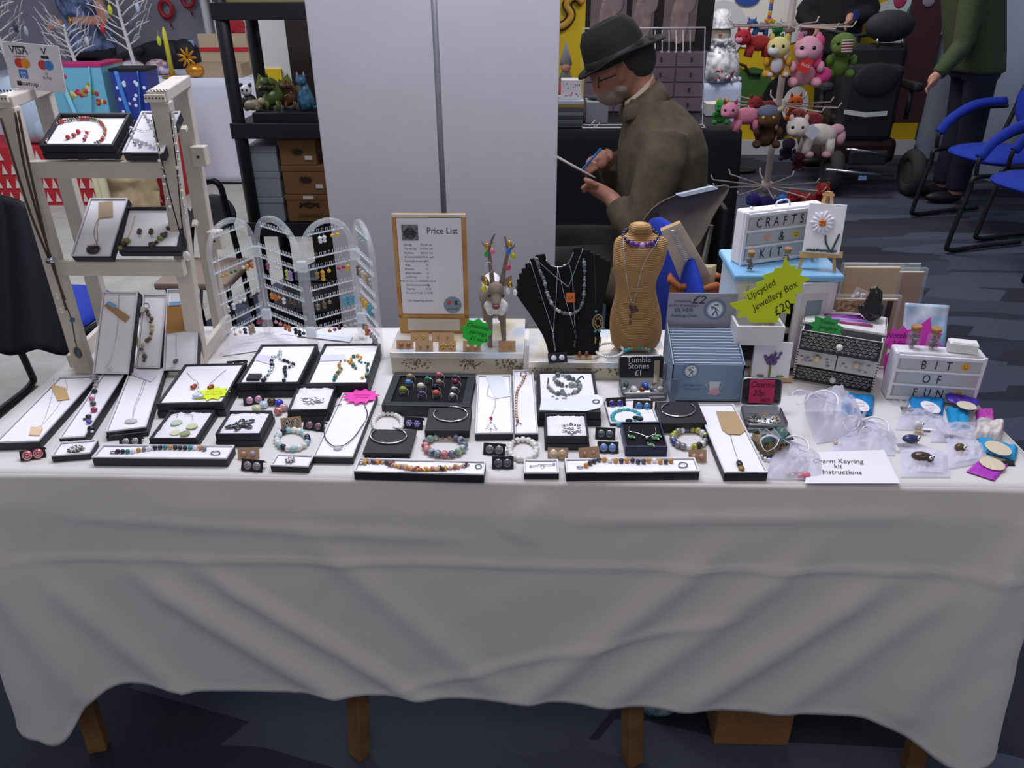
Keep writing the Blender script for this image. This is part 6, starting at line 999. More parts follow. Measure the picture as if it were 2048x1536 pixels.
# house ornament, navy pouch
p = PZ(1545, 905, TZ+.002); t = thing('house_ornament', 'little rustic resin house ornament with green roof beside the charms tin', 'ornament', p); HW = M('#8a7a5c', .7, var=.2, scale=120)
p = p+V((-.002, .0, 0)); m = MB(HW); m.T = Matrix.Translation(p) @ Matrix.Rotation(.35, 4, 'Z'); m.box((0, .012, .016), (.05, .03, .030)); m.sph((0, .01, .002), (.034, .024, .007), 12, 6); m.box((.014, -.004, .018), (.022, .02, .03)); hb = m.build('walls', t, bev=.001)
m = MB(M('#3f6a62', .6, hex2='#2a4a48', scale=200)); m.T = Matrix.Translation(p) @ Matrix.Rotation(.35, 4, 'Z'); m.prism([(-.029, 0), (.029, 0), (.024, .014), (-.024, .014)], (0, -.007, .029), (1, 0, 0), (0, .75, .66), .002); m.prism([(-.029, 0), (.029, 0), (.024, .014), (-.024, .014)][::-1], (0, .031, .029), (1, 0, 0), (0, -.75, .66), .002)
m.prism([(-.014, 0), (0, .017), (.014, 0)], (.014, -.018, .032), (1, 0, 0), (0, 0, 1), -.026); m.build('roof', t)
for x in (-.016, .008, .019): m = MB(M('#2d2a26', .5)); m.T = Matrix.Translation(p) @ Matrix.Rotation(.35, 4, 'Z'); y = -.0035 if x < 0 else -.0145; m.box((x, y, .019), (.007, .002, .010)); m.m(M('#b3a27a', .6)); m.box((x, y-.0012, .019), (.001, .001, .010)); m.box((x, y-.0012, .019), (.007, .001, .001)); m.build('window', t)
t = thing('pompom_pouch', 'flat navy felt pouch edged with white pompoms under the house ornament', 'pouch', PZ(1522, 900)); m = MB(M('#2a2a72', .8)); PP = [PZ(x, y, TZ+.002) for x, y in ((1506, 872), (1560, 870), (1570, 915), (1530, 918), (1512, 900))]; m.prism([(p.x, p.y) for p in PP][::-1], (0, 0, TZ+.002), (1, 0, 0), (0, 1, 0), .003); m.build('felt', t)
for x, y in ((1504, 874), (1505, 882), (1507, 890), (1511, 898), (1516, 906), (1523, 912), (1530, 917), (1538, 919)): MB(M('#eeeef2', .7)).sph(PZ(x, y, TZ+.006), .0032, 7, 5).build('pompom', t)
# organza bags: thin crumpled cloth
def organza():
    m = bpy.data.materials.new('m_organza'); m.use_nodes = True; nt = m.node_tree; N = nt.nodes; L = nt.links; b = N['Principled BSDF']; b.inputs['Base Color'].default_value = lin('#e4e2f4'); b.inputs['Roughness'].default_value = .45; b.inputs['Sheen Weight'].default_value = .5
    lw = N.new('ShaderNodeLayerWeight'); lw.inputs[0].default_value = .35; mr = N.new('ShaderNodeMapRange'); mr.inputs[3].default_value = .30; mr.inputs[4].default_value = .75; L.new(lw.outputs['Facing'], mr.inputs[0]); L.new(mr.outputs[0], b.inputs['Alpha']); return m
ORG = organza(); RIB = M('#eceaf2', .3)
def obag(label, quad, hgt, neck, seed, tuft=.02, ribbon=True, contents=None):
    P = [PZ(x, y, TZ+.002) for x, y in quad]; c = sum(P, V((0, 0, 0)))/4; t = thing('organza_bag', label, 'bag', V((c.x, c.y, TZ+.002))); nk_ = PZ(*neck[:2], TZ+neck[2]); m = MB(ORG)
    def pt(u, v, top):
        a = P[0].lerp(P[1], u); b_ = P[3].lerp(P[2], u); p = a.lerp(b_, v); e = (1-abs(2*u-1)**3)*(1-abs(2*v-1)**3); w = noise.noise(V((u*7+seed, v*6, seed*2.3)))+.5*noise.noise(V((u*17+seed, v*15, seed)))
        z = hgt*e*(1+.45*w) if top else .001+.002*e; q = max(0, v-.72)/.28
        p = V((p.x, p.y, TZ+.003+z)); cr = V((nk_.x+(u-.5)*.014, nk_.y, nk_.z+.004*math.sin(u*20))); return p.lerp(cr, q**1.4)
    m.surf(lambda u, v: pt(u, v, 1), 40, 36); m.surf(lambda u, v: pt(1-u, v, 0), 20, 18)
    dirv = (nk_-V((c.x, c.y, nk_.z))).normalized()
    m.surf(lambda u, v: nk_+dirv*(tuft*v)+V(((u-.5)*(.014+tuft*1.5*v)*1.0, 0, .004+.006*v+.006*v*math.sin(u*19+seed))), 30, 6); m.build('bag_cloth', t)
    if ribbon:
        q = random.Random(seed)
        for s_ in (-1, 1):
            lp = [nk_, nk_+V((s_*.02, -.005, .012)), nk_+V((s_*.038, -.018, .010)), nk_+V((s_*.034, -.04, .003)), nk_+V((s_*.016, -.03, .006)), nk_+V((s_*.004, -.006, .005))]; lp = [V((p.x, p.y, max(p.z, TZ+.005))) for p in lp]; MB(RIB).tube(smooth_path(lp, 6), .0018, 6, flat=.3).build('ribbon_loop', t)
    for cc in (contents or []): x, y, r, col = cc; m = MB(M(col, .4)); m.sph(PZ(x, y, TZ+r+.002), (r*1.3, r, r), 8, 6); m.build('bead', t)
obag('white organza gift bag leaning up against the trinket chest, tallest of the bags', [(1632, 888), (1742, 872), (1702, 800), (1602, 800)], .045, (1620, 790, .07), 1, .028)
obag('white organza gift bag in front of the house ornament, nearest the front edge', [(1530, 958), (1650, 962), (1640, 900), (1548, 895)], .022, (1560, 880, .035), 2, .02, contents=[(1576, 948, .004, '#e5d8d0'), (1590, 946, .004, '#d8b8b8'), (1602, 944, .004, '#e3e3e3'), (1612, 950, .006, '#e07a92'), (1600, 952, .004, '#e08aa0'), (1585, 950, .003, '#e8dfd0')])
obag('flattened organza bag spread between the blue parcel and instruction card', [(1660, 905), (1790, 912), (1790, 850), (1700, 842)], .014, (1720, 842, .02), 3, .015, contents=[(1672, 886, .004, '#c9b9ae'), (1680, 888, .004, '#e0dcda'), (1726, 884, .005, '#f0f0f2')])
obag('wide organza bag lying in front of the BIT OF FUN light box', [(1790, 860), (1900, 862), (1880, 825), (1800, 822)], .016, (1815, 818, .02), 4, .016, False)
obag('organza bag at the front right holding a brown pebble critter', [(1800, 955), (1900, 955), (1895, 895), (1800, 892)], .010, (1800, 890, .015), 5, .016, False)
obag('organza bag near the right edge by the purple envelope', [(1892, 940), (1970, 925), (1975, 885), (1895, 875)], .010, (1895, 872, .012), 6, .014, False)
obag('organza bag with slip of white paper behind the dark blue pebble critter', [(1860, 885), (1950, 885), (1960, 850), (1860, 845)], .014, (1950, 848, .016), 7, .014, False)
# tissue parcels
def parcel(label, quad, h, col, lab=None, labc='#eeeaf0', seed=1, wav=.003, rz=0, name='tissue_parcel', z0=0, raise_=(0, 0, 0, 0)):
    P = [PZ(x, y, TZ+.001+z0) for x, y in quad]; P = [p+V((0, 0, r)) for p, r in zip(P, raise_)]; c = sum(P, V((0, 0, 0)))/4; t = thing(name, label, 'parcel', V((c.x, c.y, c.z))); m = MB(M(col, .45))
    def pt(u, v, top):
        p = P[0].lerp(P[1], u).lerp(P[3].lerp(P[2], u), v); e = min(1, 5*(1-abs(2*u-1)))*min(1, 5*(1-abs(2*v-1))); n = noise.noise(V((u*5+seed*3, v*4, seed)))+.4*noise.noise(V((u*14, v*11+seed, seed)))
        return p+V((0, 0, (.001+(h*(e**.5)+wav*n) if top else 0)))
    m.surf(lambda u, v: pt(u, v, 1), 24, 18); m.surf(lambda u, v: pt(1-u, v, 0), 8, 8); m.build('wrap', t)
    if lab: lx, ly, rx, ry = lab; cz = sum(raise_)/4; m = MB(M(labc, .6)); pc = PZ(lx, ly, TZ+h+.003+z0+cz); a = PZ(lx+rx, ly, TZ+h+.003+z0+cz); b_ = PZ(lx, ly-ry, TZ+h+.003+z0+cz); R1, R2 = (a-pc).length, (b_-pc).length; m.surf(lambda u, v: pc+V((R1*v*math.cos(u*6.2832), R2*v*math.sin(u*6.2832), .0022-.001*v)), 24, 3); m.m(M('#b08a92', .7)); m.tube([pc+V((R1*(-.55+1.1*k/10), R2*(.15+.08*math.sin(k*2.4)), .003)) for k in range(11)], .0004, 3) if labc == '#eeeaf0' else None; m.tube([pc+V((R1*(-.4+.8*k/10), R2*(-.25+.08*math.sin(k*2.1)), .003)) for k in range(11)], .0004, 3) if labc == '#eeeaf0' else None; m.build('round_label', t)
    return t
parcel('turquoise blue tissue parcel with round white sticker in front of the trinket chest', [(1681, 836), (1745, 832), (1749, 797), (1685, 793)], .012, '#1583c4', (1720, 811, 16, 12), seed=2)
parcel('turquoise blue tissue parcel with white sticker under the word FUN', [(1815, 830), (1885, 834), (1890, 803), (1815, 800)], .012, '#1583c4', (1861, 815, 17, 11), seed=3)
parcel('violet paper envelope with cream sticker lying over the blue parcel', [(1890, 818), (1942, 838), (1956, 818), (1880, 790)], .003, '#42259a', (1933, 812, 18, 8), '#ddd0b8', seed=4, raise_=(.018, .016, .016, .018))
parcel('turquoise blue crumpled parcel in front of the violet envelope', [(1900, 862), (1940, 860), (1936, 832), (1890, 818)], .011, '#1c96cc', None, seed=5)
parcel('magenta tissue parcel at the right corner by the light box', [(1950, 858), (1990, 856), (1984, 820), (1952, 822)], .008, '#b93aa8', None, seed=6)
parcel('cream fabric sweet shaped parcel near the right table edge', [(1945, 878), (2000, 884), (2008, 852), (1950, 850)], .016, '#dcd3cd', None, seed=7, wav=.005, z0=.0)
parcel('turquoise blue envelope with cream sticker at the right table edge', [(1965, 905), (2030, 922), (2036, 898), (1955, 876)], .007, '#1c9ad2', (1996, 897, 23, 13), '#dccdb0', seed=8, z0=.002)
parcel('purple magenta envelope with cream sticker nearest the front right corner', [(1932, 944), (1988, 962), (2016, 930), (1958, 920)], .002, '#ad35b8', (1984, 928, 23, 12), '#dccdb0', seed=9, wav=.001, z0=.001)
parcel('thin black envelope peeking out under the turquoise envelope', [(2000, 932), (2030, 932), (2028, 922), (2000, 924)], .002, '#202024', None, seed=11, wav=.0005)
# pebble critters
def critter(label, x, y, r, col, ang=0, cols=('#f5f5f7',)):
    p = PZ(x, y, TZ+.004); t = thing('pebble_critter', label, 'figure', p); c = p+V((0, 0, r[2]+.002)); R_ = Matrix.Rotation(ang, 3, 'Z'); MB(M(col, .2, var=.1, scale=90)).sph(c, r, 14, 9, R_).build('pebble', t)
    e = c+R_ @ V((r[0]*.62, -r[1]*.55, r[2]*.5)); e2 = c+R_ @ V((r[0]*.85, -r[1]*.1, r[2]*.5))
    for q in (e, e2): o = MB(M('#f3f3f5', .3)).sph(q, .0030, 8, 6).build('eye', t); MB(BLKM).sph(q+V((0, -.002, .0015)), .0014, 6, 5).build('pupil', o)
    m = MB(GOLD)
    for k in (-.5, 0, .5): s_ = c+R_ @ V((k*r[0], -r[1]*.5, -r[2]*.5)); m.tube([s_, s_+V((-.002, -.006, -.001)), V((s_.x-.003, s_.y-.009, TZ+.003))], .0008, 5)
    m.build('wire_legs', t)
critter('olive glass pebble critter with googly eye beside the long blue parcel', 1808, 824, (.009, .007, .007), '#7a7048')
critter('grey green pebble critter with gold legs in the middle of the organza bags', 1720, 862, (.010, .007, .006), '#8d9484', -.5)
critter('pale frosted pebble critter facing front among the organza bags', 1833, 862, (.009, .008, .010), '#d3d0d3')
critter('dark blue pebble critter right of the instruction card', 1820, 886, (.016, .010, .007), '#34385f', .1)
critter('large brown oval pebble critter with gold legs at the front right', 1842, 925, (.018, .010, .009), '#42352b', -.35)
critter('small brown striped pebble critter by the purple envelope', 1917, 905, (.009, .008, .008), '#5c4a2c', -.2)
paper_tag(TABLE, [(1845, 860), (1893, 864), (1880, 832), (1848, 838)], .004, M('#ecebf2', .5), name='paper_slip', label='small blank white card between the pebble critters and the blue parcel', lines=0, cat='card')
for q, l in (([(1832, 942), (1886, 945), (1886, 908), (1845, 914)], 'curled white paper slip behind the large brown pebble critter'), ([(1910, 925), (1955, 916), (1950, 900), (1915, 905)], 'curled white paper slip under the small striped pebble critter'), ([(1735, 862), (1765, 856), (1748, 838), (1728, 842)], 'white paper slip beside the grey green pebble critter')):
    paper_tag(TABLE, q, .003, M('#ecebf2', .5), name='paper_slip', label=l, lines=0, cat='card')
t = paper_tag(TABLE, [(1609, 967), (1800, 967), (1768, 900), (1625, 905)], .006, M('#efeef3', .5), name='instruction_card', label='', lines=0, cat='card')
m = MB(M('#2b2d33', .6))
for s_, x, y in (('Charm Keyring', 1676, 926), ('kit', 1676, 936), ('Instructions', 1684, 948)): m.text(s_, PZ(x, y, TZ+.0085), (1, 0, 0), (0, 1, 0), .0175, shear=.3, sx=.78)
m.build('lettering', t); tag(t, 'white folded card reading Charm Keyring kit Instructions at the front edge', 'card')
paper_tag(TABLE, [(445, 712), (600, 690), (590, 660), (470, 672)], .002, M('#e4e0e8', .6), name='paper_sheet', label='large sheet of printed paper lying under the left panels of the earring screen', lines=5, cat='paper', lc='#c0bcc8')
paper_tag(TABLE, [(560, 668), (700, 684), (706, 672), (590, 658)], .003, M('#dfe3ea', .5), name='paper_sheet', label='folded leaflet with small print behind the right panels of the earring screen', lines=1, cat='paper', lc='#7a8a9c')
# ---------------- background left: christmas stall ----------------
def box_thing(name, label, cat, c, d, mat, group=None, bev=.002): m = MB(mat); m.box(c, d); return tag(m.build(name, bev=bev), label, cat, group)
def drape(name, label, x0, x1, y0, y1, z, mat, drop=.72, seed=1, cat='tablecloth', slope=0):
    m = MB(mat); path = [(x0, y1), (x0, y0), (x1, y0), (x1, y1)]; P = []
    for (a, b_) in zip(path, path[1:]):
        L_ = math.hypot(b_[0]-a[0], b_[1]-a[1]); n = max(6, int(L_/.03)); nx, ny = (b_[1]-a[1])/L_, -(b_[0]-a[0])/L_
        for i in range(n+1): P.append((V((a[0]+(b_[0]-a[0])*i/n, a[1]+(b_[1]-a[1])*i/n, 0)), V((nx, ny, 0))))
    nk = len(P); nv = 14; S_ = []
    for j in range(nv+1):
        for k in range(nk): p, n = P[k]; q = j/nv; o = .006+q*.03*noise.noise(V((p.x*7+seed, p.y*7, q*.8)))+q*.02; S_.append(p+n*o*min(1, q*6)+V((0, 0, z-drop*q+(.01*noise.noise(V((p.x*9, p.y*9, seed))) if j == nv else 0))))
    m.add(S_, [(j*nk+k, j*nk+k+1, (j+1)*nk+k+1, (j+1)*nk+k) for j in range(nv) for k in range(nk-1)], True); m.surf(lambda u, v: V((x0+(x1-x0)*u, y0+(y1-y0)*v, z)), 4, 4); return tag(m.build(name, thick=.003), label, cat)
def table_under(label, x0, x1, y0, y1, z):
    t = thing('folding_table', label, 'table', ((x0+x1)/2, (y0+y1)/2, 0)); MB(M('#8a8a88', .6)).box(((x0+x1)/2, (y0+y1)/2, z-.02), (x1-x0-.02, y1-y0-.02, .03)).build('tabletop', t)
    for x in (x0+.06, x1-.06):
        for y in (y0+.06, y1-.06): MB(M('#5a5a5c', .4, .6)).cyl((x, y, 0), (x, y, z-.035), .012, 8).build('leg', t)
WCL = M('#d5d6e6', .85)
table_under('folding table carrying the christmas stall at the far left', -4.3, -2.03, 6.0, 6.9, .75); drape('tablecloth', 'white tablecloth hanging from the far christmas stall table', -4.3, -2.03, 6.0, 6.9, .75, WCL, .73, 3)
# red bench cloth with white trees
m = MB(M('#b5222c', .8)); m.box((-3.45, 5.6, .2), (1.75, .45, .4)); rb = m.build('red_cloth')
tag(rb, 'red christmas cloth printed with rows of white fir trees behind the ladder stand', 'cloth'); m = MB(M('#d9c9c3', .8))
for r_ in range(4):
    for i in range(26):
        x = -4.27+i*.065; z = .03+r_*.095
        if r_ < 3 or i % 2: m.prism([(-.02, 0), (.02, 0), (.0, .07)], (x, 5.371, z), (1, 0, 0), (0, 0, 1), .002)
m.build('tree_print', rb)
def tote(label, px, py, Y, wpx, hpx, body, dots, dotr, rimc, handlec, seed, ring=False):
    a = PY(px, py+hpx, Y); b_ = PY(px+wpx, py+hpx, Y); tp = PY(px, py, Y); z0 = .402; w_ = b_.x-a.x; h = tp.z-z0; t = thing('tote_bag', label, 'bag', (a.x+w_/2, Y+.08, z0)); m = MB(M(body, .45, hex2=None)); m.loft([[V((a.x+w_/2+s_*w_/2*k, y, z0+h*q)) for s_, y in ((-1, Y), (1, Y), (1, Y+.17), (-1, Y+.17))] for q, k in ((0, .88), (.5, .97), (1, 1))], cap=True)
    for p in range(len(m.sm)): m.sm[p] = False
    m.build('bag_body', t); q = random.Random(seed); m = MB()
    for i in range(dots): c_ = V((a.x+w_*q.uniform(.12, .88), Y-.002, z0+h*q.uniform(.1, .9))); 
    cl = [('#b8283a', '#d8536a'), ('#d9c27a', '#8a9a3c')]
    q = random.Random(seed)
    for i in range(dots):
        c_ = V((a.x+w_*q.uniform(.12, .88), Y-.001, z0+h*q.uniform(.1, .88)))
        if ring:
            for k in range(5): m.m(M(q.choice(['#b8283a', '#d8536a', '#d9c27a', '#8a9a3c', '#b8283a']), .5)); m.sph(c_+V((q.uniform(-dotr, dotr), 0, q.uniform(-dotr, dotr))), (dotr*.5, .002, dotr*.5), 8, 5)
        else: m.m(M('#dfe6f5', .5)); m.sph(c_, (dotr, .002, dotr), 8, 5)
    m.build('printed_pattern', t)
    m = MB(M(rimc, .5)); m.box((a.x+w_/2, Y+.085, z0+h+.006), (w_+.006, .178, .018)); m.build('rim', t)
    m = MB(M(handlec, .45)); pp = smooth_path([V((a.x+w_*.2, Y-.006, z0+h)), V((a.x+w_*.27, Y-.02, z0+h*.72)), V((a.x+w_*.42, Y-.03, z0+h*.3)), V((a.x+w_*.6, Y-.03, z0+h*.34)), V((a.x+w_*.74, Y-.02, z0+h*.7)), V((a.x+w_*.8, Y-.006, z0+h))]); m.tube(pp, .016, 6, flat=.25); m.build('handle', t)
tote('pale blue floral oilcloth tote bag with hot pink rim on the red bench', 126, 133, 5.42, 104, 125, '#6fb4cf', 13, .032, '#b5236f', '#85c8de', 4, True)
tote('narrow turquoise floral bag side behind the pale blue tote', 222, 128, 5.62, 26, 120, '#79b5bd', 5, .03, '#c23a50', '#c24a5a', 6, True)
tote('royal blue polka dot oilcloth tote bag on the red bench', 246, 142, 5.43, 70, 120, '#2a3a92', 26, .012, '#15161c', '#3f7fd0', 5)
m = MB(M('#b9cbe0', .35)); c = PY(45, 215, 5.45); m.sph((c.x, 5.52, c.z-.02), (.24, .13, .23), 18, 12); m.sph((c.x+.12, 5.5, c.z-.12), (.15, .1, .13), 14, 9); tag(m.build('carrier_bag'), 'bulging pale blue and white plastic carrier bag on the red bench at far left', 'bag')
m = MB(M('#a89374', .85, var=.1, scale=20)); q = random.Random(2); c = PZ(285, 415, 0); m.surf(lambda u, v: V((c.x-.2+.42*u, 5.15+.1*v+.05*noise.noise(V((u*5, v*5, 1))), .02+.42*v+.04*noise.noise(V((u*6, v*6, 4))))), 20, 16); tag(m.build('kraft_paper', thick=.004), 'crumpled brown kraft paper hanging beside the red cloth', 'paper')
m = MB(M('#d8d2b0', .8)); c = PZ(245, 415, 0); m.surf(lambda u, v: V((c.x-.03+.09*u, 5.1+.02*math.sin(u*7), .005+.46*v)), 8, 6); tag(m.build('cream_cloth', thick=.004), 'strip of cream fabric hanging beside the kraft paper', 'cloth')
TZ2 = .753
def branch_tree(label, px, py, Y, hgt, seed, spread=1):
    c = PY(px, py, Y); c = V((c.x, Y, TZ2)); t = thing('branch_tree', label, 'decoration', c); q = random.Random(seed); WB = M('#d6d3d8', .5); m = MB(WB); top = c+V((-.03, 0, hgt)); pp = smooth_path([c, c+V((-.02, 0, hgt*.4)), c+V((-.035, 0, hgt*.7)), top]); m.tube(pp, [.016*(1-.55*i/len(pp)) for i in range(len(pp))], 8); m.build('trunk', t)
    for i in range(13):
        z = hgt*(.3+.68*i/13); s_ = 1 if i % 2 else -1; b0 = c+V((-.02, 0, z)); L_ = spread*q.uniform(.10, .2); m = MB(WB); p1 = b0+V((s_*L_*.5, q.uniform(-.05, .05), L_*.35)); p2 = b0+V((s_*L_, q.uniform(-.08, .08), L_*.55)); m.tube(smooth_path([b0, p1, p2]), [.007]*1+[.0055]*4+[.0045]*3+[.002], 6)
        for k in range(3): f_ = .4+.25*k; s0 = b0.lerp(p2, f_)+V((0, 0, L_*.05)); m.tube([s0, s0+V((s_*.04, q.uniform(-.03, .03), .045+.02*k)), s0+V((s_*.06, 0, .05+.03*k))], [.004, .003, .0015], 5)
        m.build('branch', t)
branch_tree('large white branch tree with hanging ornaments on the far stall table', 273, 140, 6.12, .62, 3, 1.15)
branch_tree('small white branch tree standing behind the floral tote bag', 156, 130, 6.15, .36, 8, .85)
branch_tree('white branch tree at the far left edge of the stall', 20, 130, 6.1, .55, 5, 1.2)
for x, y, c_, lab in ((220, 20, '#c9d43a', 'lime green hanging ornament high in the white tree'), (318, 82, '#c3cf2c', 'lime bird ornament at the right of the white tree'), (262, 48, '#5a5f7a', 'dark blue drop ornament inside the white tree'), (275, 15, '#b9c3dd', 'pale blue drop ornament high in the white tree'), (205, 58, '#c9303a', 'red ring ornament left of the white tree'), (31, 55, '#3a4058', 'dark candy cane ornament on the far left tree'), (52, 62, '#aab3c3', 'glass icicle ornament on the far left tree'), (174, 82, '#c9cdd6', 'white feather ornament on the small branch tree')):
    p = PY(x, y, 6.06); m = MB(M(c_, .4)); m.sph(p, (.017, .012, .035), 8, 6); m.tube([p+V((0, 0, .035)), p+V((.002, 0, .07))], .0015, 4); tag(m.build('hanging_ornament'), lab, 'ornament')
c = PY(345, 150, 6.1); c.z = TZ2; t = thing('candle_holder', 'tall yellow taper candle in a gold dish on the white stall table', 'candle', c); MB(GOLD).lathe([(.03, 0), (.075, .006), (.08, .012), (.02, .014), (.022, .045)], c, 18).build('dish', t); MB(M('#d8cf4a', .4)).lathe([(.017, .045), (.016, .3), (.006, .34), (.0005, .345)], c, 12).build('candle', t)
c = PY(445, 146, 6.2); t = thing('gift_box', 'beige gift box tied with red ribbon on the white stall table', 'box', (c.x, 6.25, TZ2)); a = PY(400, 140, 6.12); b_ = PY(497, 130, 6.12); w_ = b_.x-a.x; zc = PY(440, 72, 6.12).z; hz = zc-TZ2; Rm = Matrix.Rotation(-.25, 3, 'X')
m = MB(M('#a8937a', .8)); m.box((c.x, 6.25, TZ2+.045), (w_*.95, .26, .09)); m.build('base', t); m = MB(M('#b8a68c', .8)); m.box((c.x, 6.33, TZ2+hz*.56), (w_, .05, hz*.88)); m.build('lid', t); m = MB(M('#c41f2e', .5)); m.box((c.x, 6.303, TZ2+hz*.62), (w_+.004, .006, .03)); m.build('ribbon', t)
m = MB(M('#c98a2c', .3, .5)); c = PY(375, 115, 6.1); q = random.Random(4)
for i in range(9): a = i*.698; m.sph(c+V((math.cos(a)*.04, -.01, math.sin(a)*.04)), (.035, .006, .010), 8, 5, Matrix.Rotation(-a, 3, 'Y'))
m.sph(V((c.x+.03, 6.12, TZ2+.05)), (.07, .05, .048), 10, 7); tag(m.build('gold_bow'), 'gold foil bow on an orange gift beside the beige box', 'bow')
box_thing('name_card', 'small pale blue card standing behind the yellow candle', 'card', PY(376, 90, 6.66), (.10, .004, .07), M('#8fb4e8', .6))
for i, (x, y, rx, rz, c_, lab) in enumerate(((262, 122, .10, .05, '#c9b8c9', 'cellophane wrapped lilac gift'), (300, 118, .09, .05, '#9a4a5a', 'cellophane wrapped red and purple gift'), (325, 128, .07, .035, '#6a4aa0', 'cellophane wrapped violet gift'), (212, 110, .13, .03, '#c4242c', 'folded red gift bag'), (258, 132, .05, .02, '#4aa84a', 'small green packet'))):
    p = PY(x, y, 6.3); m = MB(M(c_, .3, hex2='#d8c9d2' if i < 3 else None, scale=25)); m.sph((p.x, 6.3+.1*(i % 2), TZ2+rz), (rx, .07, rz), 12, 8); tag(m.build('wrapped_gift'), lab+' on the stall table left of the candle', 'gift')
p = PY(320, 90, 6.6); m = MB(M('#16161a', .6)); m.sph((p.x, 6.7, TZ2+.1), (.27, .1, .11), 16, 10); m.sph((p.x+.16, 6.68, TZ2+.13), (.1, .08, .09), 12, 8); m.sph((p.x+.3, 6.7, TZ2+.07), (.14, .09, .09), 12, 8); m.tube(smooth_path([V((p.x-.15, 6.62, TZ2+.15)), V((p.x-.3, 6.58, TZ2+.1)), V((p.x-.45, 6.6, TZ2+.03))]), .03, 8); tag(m.build('black_bag'), 'black soft bag lying at the back of the christmas stall table', 'bag')
for x, y, r in ((332, 18, .055), (375, -2, .05)): p = PY(x, y, 7.5); m = MB(M('#b02434', .5)); m.tube([p+V((r*math.cos(a*.524), 0, r*math.sin(a*.524)*1.2)) for a in range(12)], r*.35, 8, closed=True); m.tube([p+V((0, 0, -r)), p+V((.02, 0, -r*2.6))], .008, 5); tag(m.build('red_rosette'), 'red rosette hanging on the far grey wall'+(', lower of the two' if y > 5 else ', cut by the top edge'), 'decoration')
m = MB(M('#c9c9cd', .5)); a = PY(402, -20, 7.05); m.cyl((a.x, 7.05, 1.6), (a.x+.02, 7.05, 0), .03, 10); m.box((a.x-.05, 7.05, 1.38), (.25, .1, .25)); tag(m.build('white_post'), 'white upright post with a pale head behind the gift box', 'post')
t = thing('poppy_banner', 'white banner printed with red poppies behind the black shelving unit', 'banner', (PY(465, 90, 6.9).x, 6.95, 0)); a = PY(428, 40, 6.95); b_ = PY(498, 40, 6.95); MB(M('#e3dedb', .7)).box(((a.x+b_.x)/2, 6.95, .8), (b_.x-a.x, .02, 1.6)).build('banner', t)
for x, y, r in ((452, 46, .06), (470, 50, .08), (478, 62, .05), (492, 95, .07)): p = PY(x, y, 6.93); m = MB(M('#b3202e', .6)); m.sph(p, (r, .006, r*.9), 12, 7); m.build('poppy', t)
# person at the far stall
SHB = M('#7f93bd', .8, hex2='#3b4468', scale=14); t = thing('person', 'person in a blue patterned short sleeved shirt reaching with a gold watch, far left stall', 'person', (PY(170, 60, 7.05).x, 7.1, 0))
W = lambda x, y, Y: PY(x, y, Y)
B0 = W(175, 60, 7.1); m = MB(SKIN); sh = V((B0.x+.16, 7.0, 1.38)); el = W(212, 42, 6.9); wr = W(140, 42, 6.75); hd = W(105, 48, 6.72)
m.tube([sh, (sh+el)/2, el], [.055, .048, .042], 10); m.tube([el, el.lerp(wr, .5), wr], [.044, .04, .028], 10); m.sph(hd.lerp(wr, .3), (.05, .035, .035), 10, 8)
for k in range(4): m.tube([hd.lerp(wr, .2)+V((0, 0, .02-.014*k)), hd+V((-.03, -.02, -.01-.012*k)), hd+V((-.04, -.02, -.04-.008*k))], [.011, .010, .008], 6)
m.tube([hd.lerp(wr, .4)+V((0, -.02, .02)), hd+V((.01, -.04, .03)), hd+V((-.02, -.05, .02))], [.012, .011, .009], 6)
m.tube([V((B0.x, 7.12, 1.4)), V((B0.x-.01, 7.08, 1.56))], .055, 10); m.sph((B0.x-.03, 7.04, 1.66), (.08, .1, .12), 12, 9); m.box((B0.x, 7.12, .9), (.1, .1, 1)); m.tube([V((B0.x-.1, 7.1, .85)), V((B0.x-.1, 7.1, .45)), V((B0.x-.1, 7.1, .04))], [.08, .06, .045], 8); m.tube([V((B0.x+.1, 7.1, .85)), V((B0.x+.1, 7.1, .45)), V((B0.x+.1, 7.1, .04))], [.08, .06, .045], 8)
m.build('body', t, remesh=.010, smoothmod=4)
m = MB(SHB); m.tube([V((B0.x, 7.12, .85)), V((B0.x, 7.12, 1.05)), V((B0.x, 7.11, 1.25)), V((B0.x, 7.1, 1.42)), V((B0.x, 7.1, 1.5))], [.19, .18, .2, .19, .09], 14); m.tube([sh+V((-.1, .02, .03)), sh, sh.lerp(el, .55)], [.08, .075, .07], 10); m.tube([V((B0.x-.15, 7.1, 1.42)), V((B0.x-.22, 7.1, 1.25))], [.08, .07], 10); m.build('shirt', t, remesh=.02, smoothmod=4)
m = MB(M('#22242c', .8)); m.tube([V((B0.x, 7.12, .95)), V((B0.x, 7.12, .8))], .18, 12); m.tube([V((B0.x-.1, 7.1, .85)), V((B0.x-.1, 7.1, .1))], [.1, .075], 10); m.tube([V((B0.x+.1, 7.1, .85)), V((B0.x+.1, 7.1, .1))], [.1, .075], 10); m.build('trousers', t, remesh=.02, smoothmod=3)
m = MB(GOLD); ax = (wr-el).normalized(); u = ax.orthogonal().normalized(); v = ax.cross(u); m.tube([wr+u*.033*math.cos(a*.524)+v*.033*math.sin(a*.524) for a in range(12)], .008, 6, closed=True); m.build('watch', t)
m = MB(M('#3a2a20', .9)); m.sph((B0.x-.02, 7.08, 1.70), (.09, .10, .10), 12, 8); m.build('hair', t)
